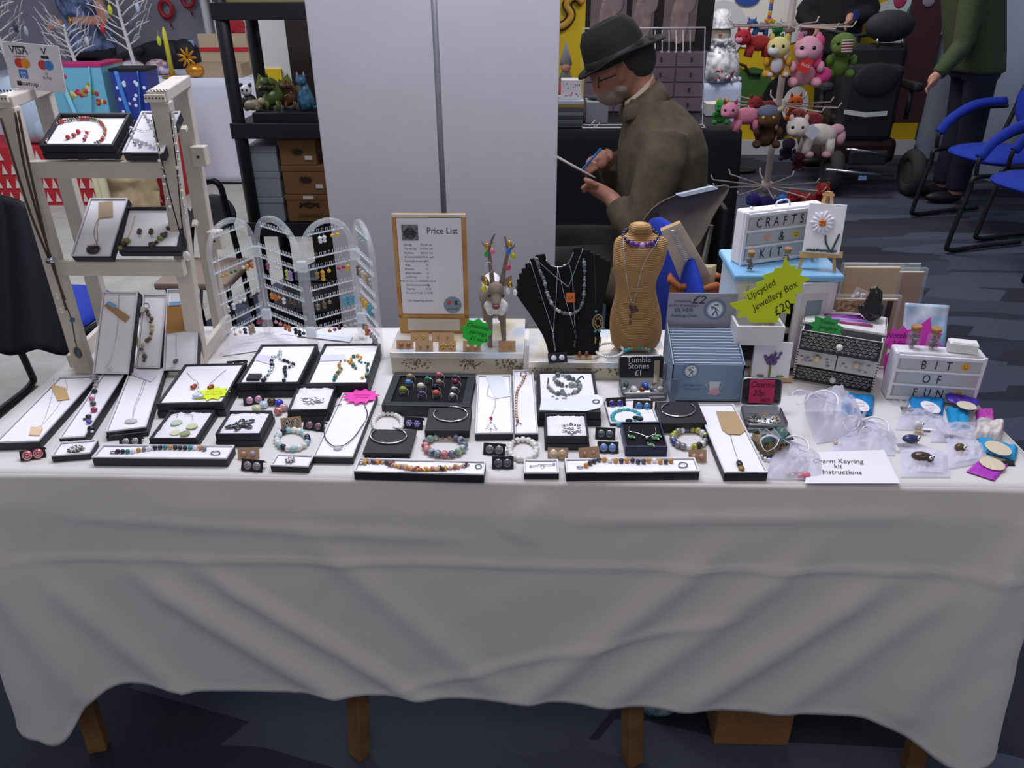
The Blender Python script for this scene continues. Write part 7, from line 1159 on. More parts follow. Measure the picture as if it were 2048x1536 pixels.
# black coat on chair, tube chair
t = thing('draped_coat', 'dark navy coat hanging over a chair at the left edge behind the table', 'coat', (-1.55, 2.1, .3)); m = MB(M('#14161f', .9, bump=.4, scale=12))
def coat(u, v, o=0): xr = 62+82*v**.75; x = -110+(xr+110)*u; y = 392+(26+10*v)*max(0, (u-.55)/.45)**2*(1-v)+(313+6*math.sin(u*15))*v; return PY(x, y, 2.16-.16*v-.10*math.sin(u*3.1)*.6-.018*math.sin(u*17+v*2)+o)
m.surf(coat, 40, 20); m.surf(lambda u, v: coat(1-u, v*.9, .12+.05*v), 20, 12); m.surf(lambda u, v: coat(u, 0, .12*v), 20, 3)
m.build('coat_cloth', t, thick=.012)
def blue_chair(label, c, rz, parts='full', arm=True):
    t = thing('padded_chair', label, 'chair', c); t.rotation_euler = (0, 0, rz); BL = M('#1434a8', .85, var=.06, scale=60); BT = M('#101116', .45)
    o0 = t.location.copy(); t.location = (0, 0, 0)
    m = MB(BL); m.surf(lambda u, v: V((.255*math.cos(u*6.2832)*abs(math.cos(u*6.2832))**-.25*math.sin(min(1, v*1.02)*1.5708) if abs(math.cos(u*6.2832)) > 1e-3 else 0, .25*math.sin(u*6.2832)*abs(math.sin(u*6.2832)+1e-6)**-.25*math.sin(min(1, v*1.02)*1.5708), .44+.05*math.cos(v*1.5708))), 32, 8, closeu=True); m.surf(lambda u, v: V((.255*math.cos(-u*6.2832)*abs(math.cos(u*6.2832))**-.25*math.sin(v*1.5708) if abs(math.cos(u*6.2832)) > 1e-3 else 0, .25*math.sin(-u*6.2832)*abs(math.sin(u*6.2832)+1e-6)**-.25*math.sin(v*1.5708), .44-.045*math.cos(v*1.5708))), 32, 8, closeu=True); m.build('seat', t)
    m = MB(BL); m.sph((0, .27, .73), (.23, .035, .19), 20, 12, Matrix.Rotation(-.15, 3, 'X')); m.build('backrest', t)
    for s_ in (-1, 1):
        m = MB(BT); m.tube(smooth_path([(s_*.27, .24, .02), (s_*.27, -.05, .02), (s_*.27, -.26, .02), (s_*.27, -.28, .08), (s_*.27, -.23, .35), (s_*.27, -.20, .43), (s_*.25, .1, .42), (s_*.22, .22, .5), (s_*.2, .28, .8)], 5), .0135, 8); m.build('leg_frame', t)
        if arm: m = MB(BL); m.tube(smooth_path([(s_*.29, -.2, .53), (s_*.29, -.12, .62), (s_*.29, .04, .69), (s_*.28, .25, .70)], 5), .028, 10, flat=.6); m.build('armrest', t); m = MB(BT); m.tube(smooth_path([(s_*.28, -.2, .43), (s_*.285, -.2, .53), (s_*.285, -.1, .61), (s_*.28, .06, .665), (s_*.26, .25, .67)], 4), .012, 8); m.build('armrest_tube', t)
    t.location = o0; return t
blue_chair('blue padded chair with armrest at the right wall, rear of the two', V((2.78, 5.0, 0)), math.radians(-72))
c2 = blue_chair('blue padded chair at the right edge, nearer of the two', V((2.68, 4.27, 0)), math.radians(-72))
blue_chair('blue padded chair holding the brown bag behind the table', V((.612, 2.03, 0)), math.radians(103), arm=False)
blue_chair('blue padded chair under the dark coat at the left edge', V((-1.75, 2.45, 0)), math.radians(180), arm=False)
t = thing('tube_chair', 'grey plastic chair with bent black tube back behind the ladder stand', 'chair', (-1.3, 3.1, 0)); m = MB(M('#1b1c20', .35, .6)); m.tube(smooth_path([V((-1.40, 3.0, .02)), V((-1.40, 3.0, .45)), PY(396, 388, 3.0), PY(420, 362, 3.0), PY(440, 372, 3.0), PY(450, 405, 3.0), PY(462, 450, 3.0), V((-1.17, 3.0, .02))], 5), .012, 8); m.build('tube_frame', t); m = MB(M('#3b3c42', .5)); m.sph(PY(430, 425, 3.03), (.085, .02, .075), 16, 10); m.build('backrest', t); m = MB(M('#8f7a6e', .6)); m.box((-1.29, 2.86, .44), (.28, .3, .03)); m.build('seat', t, bev=.01)
for p_ in ((-1.40, 2.74), (-1.17, 2.74)): m = MB(M('#1b1c20', .35, .6)); m.cyl((p_[0], p_[1], 0), (p_[0], p_[1]+.02, .43), .011, 8); m.build('leg', t)
# ---------------- black shelving unit ----------------
t = thing('shelving_unit', 'black plastic shelving unit partly hidden behind the grey display screen', 'shelving', (-.85, 3.4, 0)); SB = M('#17171b', .5); SX0, SX1, SY0, SY1 = -1.225, -.42, 3.2, 3.58
for x in (SX0+.025, SX1-.025):
    for y in (SY0+.025, SY1-.025): MB(SB).lathe([(.026, 0), (.026, 2.0)], (x, y, 0), 14).build('post', t)
for z in (.115, .515, .915, 1.345): 
    m = MB(SB); m.box(((SX0+SX1)/2, (SY0+SY1)/2, z), (SX1-SX0, SY1-SY0, .03)); m.box(((SX0+SX1)/2, SY0-.002, z-.005), (SX1-SX0+.004, .012, .06)); m.box(((SX0+SX1)/2, SY1+.002, z-.005), (SX1-SX0+.004, .012, .06)); m.build('shelf', t, bev=.003)
ST = lambda z: z+.0155
p = PY(487, 345, 3.25); GBX = M('#8e949c', .5)
def rack_box(label, x0, x1, ya, yb, z0, z1, mat, name='storage_box', lid=True, extra=None, group=None):
    t = thing(name, label, 'box', ((x0+x1)/2, (ya+yb)/2, z0), group); m = MB(mat); m.box(((x0+x1)/2, (ya+yb)/2, (z0+z1-.02)/2), (x1-x0-.006, yb-ya-.006, z1-z0-.022)); m.build('body', t, bev=.002); m = MB(mat); m.box(((x0+x1)/2, (ya+yb)/2, z1-.012), (x1-x0, yb-ya, .023)); m.build('lid', t, bev=.002)
    if extra: extra(t, (x0+x1)/2, ya, (z0+z1)/2, x1-x0, z1-z0)
gx0, gx1 = PY(490, 350, 3.22).x+.01, PY(556, 350, 3.22).x; zz = ST(.515)
for i, pos in enumerate(('bottom', 'middle', 'top')): rack_box('pale grey lidded storage box, %s of the stack on the black shelving' % pos, gx0, gx1, 3.24, 3.5, zz+i*.104, zz+i*.104+.1035, GBX)
def logo(t, x, y, z, w_, h):
    m = MB(M('#2a1a10', .7)); m.prism(star(9, h*.17, h*.10, 1.5, .8, .1, .1), (x, y-.0015, z+h*.02), (1, 0, 0), (0, 0, 1), .001); m.text('HIM', (x, y-.003, z-h*.02), (1, 0, 0), (0, 0, 1), h*.2); m.m(M('#d9d4ca', .6)); m.prism([(-.015, -.008), (.015, -.008), (.015, .008), (-.015, .008)], (x+w_*.28, y-.003, z-h*.2), (1, 0, 0), (0, 0, 1), .001); m.build('printed_logo', t)
def logo2(t, x, y, z, w_, h):
    m = MB(M('#2a1a10', .7)); m.tube([V((x+w_*.2*math.cos(a*.35), y-.002, z+h*.05+h*.16*math.sin(a*.35))) for a in range(10)], .004, 5); m.tube([V((x-w_*.2, y-.002, z+.2*h)), V((x, y-.002, z+.05*h)), V((x+w_*.2, y-.002, z+.2*h))], .003, 5); m.text('UnderbatZ', (x, y-.003, z-h*.32), (1, 0, 0), (0, 0, 1), h*.21); m.m(M('#d9d4ca', .6)); m.prism([(-.022, -.006), (.022, -.006), (.022, .008), (-.022, .008)], (x, y-.003, z+h*.4), (1, 0, 0), (0, 0, 1), .001); m.build('printed_logo', t)
KB = M('#7d5833', .8, var=.05); bx = PY(560, 350, 3.22).x
rack_box('brown cardboard box with dark creature logo, bottom of the stack beside the grey boxes', bx, bx+.20, 3.24, 3.5, zz, zz+.115, KB, 'cardboard_box', extra=logo2); rack_box('brown cardboard box with round dark logo, middle of the stack beside the grey boxes', bx, bx+.195, 3.24, 3.5, zz+.1155, zz+.235, KB, 'cardboard_box', extra=logo); rack_box('brown cardboard box with white label, top of the stack beside the grey boxes', bx, bx+.155, 3.24, 3.5, zz+.2355, zz+.34, KB, 'cardboard_box', extra=logo)
z = ST(.915); box_thing('display_tray', 'black tray under the animal figurines on the black shelving', 'tray', (-.83, 3.38, z+.02), (.64, .26, .04), M('#141418', .5)); z += .0405
def fig(name, label, x, y, blobs, mat_):
    c = PY(x, y, 3.33); c = V((c.x, 3.33, z)); m = MB()
    for (dx, dy, dz, rx, ry, rz_, col) in blobs: m.m(M(col, .5, var=.15, scale=80)); m.sph(c+V((dx, dy, dz)), (rx, ry, rz_), 10, 7)
    return tag(m.build(name), label, 'figurine')
fig('panda_figurine', 'black and white panda figurine on the left of the black tray', 503, 225, [(0, 0, .03, .03, .028, .03, '#26262a'), (-.005, -.01, .075, .024, .022, .022, '#d5d3d0'), (-.022, -.01, .095, .008, .008, .008, '#1c1c1f'), (.014, -.01, .095, .008, .008, .008, '#1c1c1f'), (-.02, -.03, .03, .012, .012, .02, '#1c1c1f'), (.02, -.03, .03, .012, .012, .02, '#1c1c1f'), (-.013, -.03, .078, .005, .004, .006, '#1c1c1f'), (.004, -.03, .078, .005, .004, .006, '#1c1c1f')], 0)
fig('bear_figurine', 'tan crouching animal figurine right of the panda', 515, 225, [(0, -.03, .022, .042, .025, .022, '#8a7c66'), (.035, -.035, .035, .018, .016, .016, '#9a8a72'), (-.03, -.03, .01, .012, .012, .012, '#6a5f50'), (.02, -.05, .01, .01, .012, .01, '#6a5f50')], 0)
for nm, lab, x, cols, sc in (('dragon_figurine', 'green spiky dragon figurine in the middle of the black tray', 553, ('#4c5a26', '#6f7a34', '#3a4420'), 1.1), ('dragon_figurine', 'dark grey and brown dragon figurine beside the green one', 538, ('#3b3a36', '#54493a', '#2a2826'), .8), ('dragon_figurine', 'dark red and gold dragon figurine right of the green dragon', 583, ('#5c3a24', '#7a6430', '#6a2a24'), .9)):
    c = PY(x, 225, 3.35); c = V((c.x, 3.35+(.03 if sc < 1 else 0), z)); t = thing(nm, lab, 'figurine', c); m = MB(M(cols[0], .5, var=.2, scale=60)); m.tube(smooth_path([c+V((-.05*sc, 0, .012)), c+V((-.02*sc, 0, .03*sc)), c+V((.02*sc, -.01, .05*sc)), c+V((.015*sc, -.02, .09*sc)), c+V((-.01*sc, -.04, .10*sc))]), [.006*sc, .012*sc, .018*sc, .024*sc, .026*sc, .026*sc, .025*sc, .024*sc, .022*sc, .018*sc, .014*sc, .013*sc, .012*sc, .013*sc, .014*sc, .012*sc, .007*sc][:17], 9); m.sph(c+V((-.015*sc, -.045, .10*sc)), (.018*sc, .022*sc, .014*sc), 9, 7); m.tube([c+V((.02*sc, -.03, .03*sc)), c+V((.02*sc, -.04, .0))], .009*sc, 7); m.tube([c+V((-.02*sc, -.02, .03*sc)), c+V((-.025*sc, -.03, .0))], .009*sc, 7); m.build('body', t)
    for s_ in (-1, 1): m = MB(M(cols[1], .5)); m.prism([(0, 0), (.055*sc, .05*sc), (.075*sc, .0), (.05*sc, -.01), (.03*sc, -.03*sc)], c+V((0, .01, .07*sc)), (s_, .2, 0), (0, 0, 1), .004); m.build('wing', t)
    m = MB(M(cols[2], .5)); [m.lathe([(.006*sc, 0), (.0005, .016*sc)], c+V((.02*sc-.01*k*sc, -.005-.006*k, (.075+.012*k)*sc)), 6) for k in range(4)]; m.build('spikes', t)
c = V((PY(612, 225, 3.3).x, 3.32, z)); t = thing('cat_figurine', 'turquoise painted cat figurine with curled tail at the right of the black tray', 'figurine', c); TQ = M('#4c86a0', .4, hex2='#2c4f6a', scale=70); m = MB(TQ); m.tube([c+V((0, 0, .004)), c+V((0, 0, .04)), c+V((0, -.005, .08)), c+V((0, -.01, .10))], [.03, .034, .022, .015], 12); m.sph(c+V((-.005, -.02, .115)), (.022, .02, .02), 12, 9); m.build('body', t)
for s_ in (-1, 1): MB(M('#9a8ab8', .4)).lathe([(.008, 0), (.0005, .02)], c+V((-.005+s_*.013, -.018, .128)), 6).build('ear', t)
m = MB(TQ); m.tube(smooth_path([c+V((.025, 0, .01)), c+V((.055, 0, .015)), c+V((.058, 0, .045)), c+V((.042, 0, .045))]), .005, 7); m.build('tail', t)
c = V((PY(560, 14, 3.3).x, 3.36, ST(1.345))); t = thing('wooden_crate', 'shallow wooden crate with yellow tag on the top shelf', 'crate', c)
for dx, dy, sx, sy in ((0, -.12, .46, .012), (0, .12, .46, .012), (-.225, 0, .012, .24), (.225, 0, .012, .24)): MB(M('#a08a5c', .7)).box(c+V((dx, dy, .045)), (sx, sy, .09)).build('side', t)
MB(M('#a08a5c', .7)).box(c+V((0, 0, .006)), (.44, .23, .01)).build('base', t); p = PY(452, 8, 3.24); MB(M('#d9d322', .6)).box((p.x+.01, 3.235, ST(1.345)+.045), (.018, .004, .06)).build('yellow_tag', t)
m = MB(M('#33271f', .7)); a = PY(572, 100, 3.9); m.box((a.x+.3, 3.95, 1.0), (.6, .04, 2.0)); tag(m.build('brown_board'), 'tall dark brown board standing behind the shelving unit', 'board')
# ---------------- the seated man ----------------
YM = 2.78; t = thing('person', 'seated man in a brown tweed jacket and dark felt hat writing on a paper', 'person', (.45, YM, 0)); w = lambda x, y, d=0: PY(x, y, YM+d)
HAR = [w(1240, 150), w(1226, 172)]
m = MB(M('#a97560', .55, var=.06)); m.sph(w(1238, 138), (.098, .078, .098), 16, 12); m.sph(w(1222, 168), (.062, .06, .066), 14, 10); m.sph(w(1213, 186), (.040, .042, .030), 12, 8); m.tube([w(1262, 150), w(1280, 178), w(1298, 205)], [.058, .058, .055], 14)
m.tube([w(1206, 150), w(1196, 168), w(1199, 173)], [.010, .016, .011], 8); m.tube([w(1205, 180, -.01), w(1203, 184)], [.012, .010], 6)
for d in (-.075, .075): m.sph(w(1238, 143)+V((0, d, 0)), (.014, .012, .028), 10, 8)
m.tube([w(1298, 215), w(1325, 300), w(1340, 420), w(1345, 500)], [.06, .08, .09, .09], 14)
SHL, ELL, WRL = V((.40, YM-.19, .99)), V((.33, YM-.24, .70)), V((.235, YM-.15, .80)); SHR, ELR, WRR = V((.38, YM+.17, .99)), V((.31, YM+.2, .74)), V((.225, YM+.03, .90))
m.tube([SHL, ELL], [.05, .04], 10); m.tube([ELL, WRL], [.04, .028], 10); m.tube([SHR, ELR], [.05, .04], 10); m.tube([ELR, WRR], [.04, .028], 10)
# hands
HL = w(1182, 372, -.14); HR = w(1186, 333, .0)
m.sph(HL.lerp(WRL, .25), (.042, .032, .022), 10, 8, Matrix.Rotation(.4, 3, 'Y')); m.tube([WRL, HL.lerp(WRL, .3)], [.028, .026], 8)
for k in range(4): b0 = HL+V((.012, -.024+.016*k, -.004*k)); m.tube([b0, b0+V((-.028, -.004, .012)), b0+V((-.040, .0, .0)), b0+V((-.034+.003*k, .004, -.018))], [.0095, .009, .0085, .007], 7)
m.tube([HL+V((.02, -.03, .008)), HL+V((-.005, -.036, .024)), HL+V((-.026, -.022, .030))], [.011, .010, .008], 7)
m.tube([WRR, HR.lerp(WRR, .35)], [.028, .028], 8); m.sph(HR.lerp(WRR, .3), (.040, .03, .028), 10, 8)
for k in range(4): b0 = HR+V((.008-.002*k, -.024+.012*k, .012-.012*k)); m.tube([b0, b0+V((-.024+.002*k, -.010, .008)), b0+V((-.034+.004*k, -.014, -.012)), b0+V((-.022+.002*k, -.006, -.028))], [.0095, .009, .0085, .007], 7)
m.tube([HR+V((.012, -.026, .004)), HR+V((-.012, -.036, -.008)), HR+V((-.026, -.030, -.020))], [.011, .010, .008], 7)
m.tube([V((.42, YM-.1, .52)), V((.02, YM-.12, .55)), V((-.04, YM-.12, .1))], [.08, .06, .045], 10); m.tube([V((.42, YM+.1, .52)), V((.02, YM+.12, .55)), V((-.04, YM+.12, .1))], [.08, .06, .045], 10)
m.build('body', t, remesh=.0055, smoothmod=3)
HRM = M('#3a342f', .9); m = MB(HRM); m.sph(w(1262, 118), (.084, .080, .078), 14, 10); m.sph(w(1272, 134), (.048, .070, .042), 12, 9); m.build('hair', t, remesh=.006, smoothmod=3)
m = MB(M('#8f8074', .95, bump=.5, scale=200)); m.sph(w(1223, 184), (.058, .062, .044), 12, 9); m.sph(w(1238, 172), (.042, .078, .034), 12, 9); m.sph(w(1206, 180), (.026, .038, .020), 10, 8); m.build('beard', t, remesh=.005, smoothmod=3)
for d in (-.032, .032): MB(M('#1a1512', .3)).sph(w(1201, 157)+V((.004, d, 0)), .009, 8, 6).build('eye', t)
m = MB(M('#1c1a1a', .4)); 
for d in (-.036, .036): c = w(1196, 160)+V((0, d, 0)); m.tube([c+V((.006*math.cos(a*.524)*.4, .024*math.cos(a*.524), .019*math.sin(a*.524))) for a in range(12)], .0018, 6, closed=True)
m.tube([w(1197, 158)+V((0, -.06, 0)), w(1236, 140)+V((0, -.08, 0))], .002, 6); m.tube([w(1197, 158)+V((0, .06, 0)), w(1236, 140)+V((0, .08, 0))], .002, 6); m.build('glasses', t)
# hat: tilted disc brim and crown
ha, hb_ = w(1157, 158), w(1331, 72); hc = (ha+hb_)/2; ux = (hb_-ha).normalized(); nz_ = V((0, -1, 0)).cross(ux); nz_ = nz_ if nz_.z > 0 else -nz_; uy = nz_.cross(ux); rb_ = (hb_-ha).length/2; HATM = M('#130f0c', .85, var=.1, scale=30)
m = MB(HATM); N_ = 36; ring = lambda r, ry, h, o=0: [hc+ux*(o+r*math.cos(i*2*math.pi/N_))+uy*(ry*math.sin(i*2*math.pi/N_))+nz_*(h) for i in range(N_)]
curl = lambda r, ry, k: [hc+ux*(r*math.cos(i*2*math.pi/N_))+uy*(ry*math.sin(i*2*math.pi/N_))+nz_*(k+.022*abs(math.sin(i*2*math.pi/N_))**3) for i in range(N_)]
m.loft([curl(rb_, .135, .0), curl(rb_*.98, .138, .006), ring(rb_*.69, .105, .003, -.014), ring(rb_*.67, .098, .012, -.014), ring(rb_*.66, .094, .05, -.014), ring(rb_*.61, .084, .088, -.015), ring(rb_*.48, .062, .118, -.016), ring(rb_*.28, .03, .124, -.016), ring(rb_*.1, .008, .113, -.016)]); m.build('hat', t, thick=.003)
m = MB(M('#120f0d', .6)); m.loft([ring(rb_*.69, .100, .012, -.014), ring(rb_*.69, .099, .032, -.014), ring(rb_*.67, .096, .034, -.014)], cap=False); m.build('hat_band', t)
def tweed():
    m = M('#4a4230', .95, var=.18, scale=35, bump=.4).copy(); m.name = 'm_tweed'; return m
TW = M('#4d4433', .95, var=.16, scale=28, bump=.5); m = MB(TW)
def ell(c, rx, ry, n=24): return [V(c)+V((rx*math.cos(i*2*math.pi/n), ry*math.sin(i*2*math.pi/n), 0)) for i in range(n)]
m.loft([ell((.46, YM, .44), .165, .20), ell((.45, YM, .58), .155, .20), ell((.43, YM, .72), .155, .205), ell((.42, YM, .84), .155, .21), ell((.415, YM, .94), .15, .225), ell((.405, YM, 1.01), .13, .21), ell((.375, YM, 1.065), .10, .13), ell((.345, YM, 1.10), .078, .088)])
m.tube([SHL+V((.0, .03, .01)), SHL+V((-.01, -.01, -.06)), ELL.lerp(SHL, .4), ELL+V((.01, 0, .0))], [.075, .078, .07, .062], 14); m.tube([ELL+V((.01, 0, 0)), ELL.lerp(WRL, .5), WRL.lerp(ELL, .15)], [.062, .056, .043], 12); m.tube([SHR+V((.0, -.03, .01)), SHR, ELR], [.075, .075, .06], 14); m.tube([ELR, ELR.lerp(WRR, .5), WRR.lerp(ELR, .15)], [.06, .055, .042], 12)
m.tube([V((.40, YM-.16, .46)), V((.28, YM-.17, .50)), V((.20, YM-.17, .52))], [.10, .09, .06], 12)
m.build('jacket', t, remesh=.010, smoothmod=5)
m = MB(M('#544a38', .95, var=.14, scale=28)); cc = []
for i in range(25): a = math.radians(-130+i*260/24); cc.append((math.cos(a), math.sin(a)))
nb = V((.345, YM, 1.10)); m.loft([[nb+V((.070*x-.02, .080*y, -.02+.04*x)) for x, y in cc], [nb+V((.062*x-.026, .070*y, .008+.045*x)) for x, y in cc], [nb+V((.080*x-.02, .090*y, -.012+.042*x)) for x, y in cc], [nb+V((.098*x-.012, .110*y, -.045+.035*x)) for x, y in cc]], cap=False); m.build('collar', t, thick=.006)
m = MB(M('#b5a48c', .8)); m.loft([[nb+V((.058*x-.030, .066*y, -.01+.045*x)) for x, y in cc], [nb+V((.054*x-.034, .062*y, .02+.048*x)) for x, y in cc]], cap=False); m.build('shirt_collar', t, thick=.003)
m = MB(M('#231e1b', .9, var=.1)); 
for s_ in (-1, 1): m.tube([V((.46, YM+s_*.1, .50)), V((.2, YM+s_*.12, .53)), V((.02, YM+s_*.13, .54)), V((-.02, YM+s_*.13, .5)), V((-.04, YM+s_*.13, .12))], [.11, .095, .08, .078, .06], 12)
m.build('trousers', t, remesh=.014, smoothmod=3)
for s_ in (-1, 1): m = MB(M('#15120f', .4)); m.sph((-.07, YM+s_*.13, .045), (.13, .045, .045), 12, 8); m.build('shoe', t)
p = HL+V((.006, .0, 0)); m = MB(GOLD); m.tube([HL+V((-.006+.0, -.008+.011*math.cos(a*.785), .004+.011*math.sin(a*.785))) for a in range(8)], .0018, 5, closed=True); m.build('wedding_ring', t)
m = MB(M('#1c5fae', .35)); m.tube([w(1202, 297, -.03), w(1161, 343, -.05)], .0042, 8); m.tube([w(1161, 343, -.05), w(1158, 347, -.05)], [.003, .0008], 6); tag(m.build('pen'), 'blue pen held in the writing hand of the seated man', 'pen')
m = MB(M('#d5d0c6', .7)); pts_ = [w(1106, 312, -.10), w(1190, 356, -.10), w(1172, 350, .08), w(1100, 305, .08)]; m.add(pts_+[q+V((0, 0, .004)) for q in pts_], [(0, 1, 2, 3), (7, 6, 5, 4), (0, 4, 5, 1), (1, 5, 6, 2), (2, 6, 7, 3), (3, 7, 4, 0)]); tag(m.build('notepad'), 'open paper pad held by the seated man', 'notepad')
t = thing('stool_chair', 'black chair the seated man is sitting on', 'chair', (.46, YM, 0)); MB(M('#101012', .6)).box((.45, YM, .40), (.38, .40, .04)).build('seat', t, bev=.008); MB(M('#101012', .6)).box((.625, YM+.04, .62), (.02, .34, .28)).build('backrest', t, bev=.008)
for x in (.28, .63):
    for y in (-.17, .17): MB(M('#101012', .4)).cyl((x, YM+y, 0), (x, YM+y, .39), .012, 8).build('leg', t)
# folding chair with plastic back
t = thing('folding_chair', 'grey brown moulded plastic folding chair seen from behind, right of the mannequin', 'chair', (.45, 2.45, 0)); FB = M('#6b635a', .4); YC = 2.47; pc = [(1262, 520), (1268, 480), (1280, 448), (1300, 418), (1330, 397), (1370, 384), (1420, 375), (1455, 368), (1463, 372), (1458, 388), (1440, 412), (1422, 445), (1408, 478), (1392, 500), (1360, 530), (1300, 545)]
P3 = [PY(x, y, YC) for x, y in pc]; cP = sum(P3, V((0, 0, 0)))/len(P3); m = MB(FB); R1 = [p for p in P3]; R2_ = [cP+(p-cP)*.90+V((0, .018, 0)) for p in P3]; R3 = [cP+(p-cP)*.5+V((0, .03, 0)) for p in P3]; R0_ = [p+V((0, .03, 0)) for p in P3]; m.loft([R0_, R1, [cP+(p-cP)*.95+V((0, .004, 0)) for p in P3], R2_, R3]); m.build('backrest', t, sub=1)
m = MB(M('#5a5650', .3, .5)); top = [PY(x, y, YC+.012) for x, y in ((1290, 430), (1325, 395), (1375, 380), (1455, 366))]
for (x, y, x2) in ((1292, 440, .30), (1420, 450, .52)): m = MB(M('#57534d', .35, .5)); a = PY(x, y, YC+.03); m.tube([a, V((x2, YC+.02, .45)), V((x2-.02, YC-.12, .01))], .012, 8); m.build('leg', t)
for x2 in (.30, .53): m = MB(M('#57534d', .35, .5)); m.tube([V((x2, YC-.05, .44)), V((x2, YC+.06, .01))], .012, 8); m.build('leg', t)
m = MB(FB); m.box((.45, YC-.05, .45), (.30, .18, .025)); m.build('seat', t, bev=.01)
paper_ = MB(M('#c3cad6', .6)); Pq = [PY(x, y, YC-.002) for x, y in ((1352, 390), (1366, 394), (1436, 378), (1424, 373))]; paper_.add(Pq+[q+V((0, .01, .002)) for q in Pq], [(0, 1, 2, 3), (7, 6, 5, 4), (0, 4, 5, 1), (1, 5, 6, 2), (2, 6, 7, 3), (3, 7, 4, 0)]); tag(paper_.build('paper_strip'), 'strip of white paper lying on the top edge of the folding chair', 'paper')
# brown bag with packets on the blue chair
YB_ = 1.86; t = thing('leather_bag', 'orange brown leather bag sitting on the blue chair behind the silver cloth display', 'bag', (.42, YB_, .476)); a = PY(1338, 590, YB_); b_ = PY(1452, 560, YB_); LB_ = M('#9a5526', .5, var=.15, scale=30, bump=.5); m = MB(LB_); zt = b_.z+.0; m.surf(lambda u, v: V(((a.x+b_.x)/2+.0+(b_.x-a.x)*.5*math.cos(u*6.2832)*(.9+.12*v), YB_+.055*math.sin(u*6.2832), .478+(zt-.478)*v+.006*math.sin(u*25)*v)), 36, 10, closeu=True); m.f.append([i for i in range(36)][::-1]); m.mi.append(0); m.sm.append(False); m.build('bag_body', t); m = MB(LB_); m.tube([V(((a.x+b_.x)/2+(b_.x-a.x)*.5*math.cos(i*.2618), YB_+.055*math.sin(i*.2618), zt+.005*math.sin(i*2))) for i in range(24)], .009, 7, closed=True); m.build('rim', t)
F = Fr(PY(1372, 562, 1.84), PY(1420, 551, 1.84)-PY(1372, 562, 1.84), PY(1324, 462, 1.80)-PY(1372, 562, 1.84)); L1 = [F.hit(x, y, 0) for x, y in ((1366, 575), (1422, 552), (1361, 446), (1322, 462))]; t = thing('bracelet_packet', 'kraft card packet in cellophane with a row of silver bracelets leaning in the brown bag', 'packet', L1[0]); L2_ = [((p-F.o).dot(F.u), (p-F.o).dot(F.v)) for p in L1]; m = MB(M('#b8976c', .7)); m.prism(L2_, F.o, F.u, F.v, -.012); m.build('card', t); m = MB(SILV)
for k in range(26): q0 = F.hit(1345+1.8*k, 460+3.6*k, .002); m.tube([q0-F.u*.010, q0+F.n*.003, q0+F.u*.010], .0012, 5)
m.build('bracelet_row', t); m = MB(CEL); m.prism([(x*1.03, y*1.02) for x, y in L2_], F.o+F.n*.004, F.u, F.v, .001); m.build('cellophane', t)
for k in range(3): p = PY(1412+k*4, 545-k*2, 1.85+.008*k); box_thing('paper_packet', 'cream paper packet %s in the brown bag' % ('nearest the kraft card', 'second', 'rearmost')[k], 'packet', (p.x, p.y, p.z-.045), (.03, .003, .12), M('#d8c9a0', .7))
# ---------------- stall behind the man ----------------
table_under('folding table under the black cloth behind the seated man', -.15, 1.0, 4.1, 4.75, .74); drape('tablecloth', 'black floor length tablecloth behind the seated man', -.15, 1.0, 4.1, 4.75, .745, M('#0f1015', .9), .72, 5)
Z3 = .750
zb = Z3
for i, (c_, h) in enumerate((('#3d4046', .018), ('#54575c', .02), ('#35383e', .02), ('#6b6e72', .018), ('#4a4c52', .02), ('#8d7a3a', .016), ('#b9bcc4', .018))): x = PY(1136, 240, 4.2).x; box_thing('book', '%s book in the stack at the left of the black table, layer %s' % (('dark slate', 'grey', 'charcoal', 'mid grey', 'dim grey', 'mustard', 'pale')[i], ('lowest', 'second up', 'third up', 'fourth up', 'fifth up', 'sixth up', 'topmost')[i]), 'book', (x, 4.25, zb+h/2), (.15-.004*(i % 3), .2, h-.0006), M(c_, .6)); zb += h
p = PY(1142, 178, 4.25); t = thing('patterned_box', 'white box with sprinkled pattern on top of the stacked books', 'box', (p.x, 4.25, zb)); MB(M('#dad6d8', .6)).box((p.x, 4.25, zb+.045), (.10, .1, .09)).build('box_body', t); m = MB(M('#a05058', .6)); q = random.Random(4); [m.sph((p.x+q.uniform(-.045, .045), 4.199, zb+q.uniform(.01, .08)), .003, 5, 4) for _ in range(18)]; m.build('sprinkle_print', t)
p = PY(1132, 115, 4.45); t = thing('santa_figure', 'small christmas figure in grey coat with red front behind the books', 'figure', (p.x, 4.45, Z3)); m = MB(M('#6a6660', .8)); m.lathe([(.07, 0), (.06, .12), (.035, .2), (.02, .24)], (p.x, 4.45, Z3), 14); m.build('coat', t); MB(M('#c23a2a', .6)).sph((p.x-.005, 4.40, Z3+.15), (.032, .018, .055), 10, 8).build('red_front', t); MB(SKIN).sph((p.x, 4.44, Z3+.255), .028, 10, 8).build('head', t); MB(M('#8a8788', .8)).lathe([(.034, 0), (.022, .05), (.0005, .12)], (p.x, 4.45, Z3+.265), 12).build('hat', t)
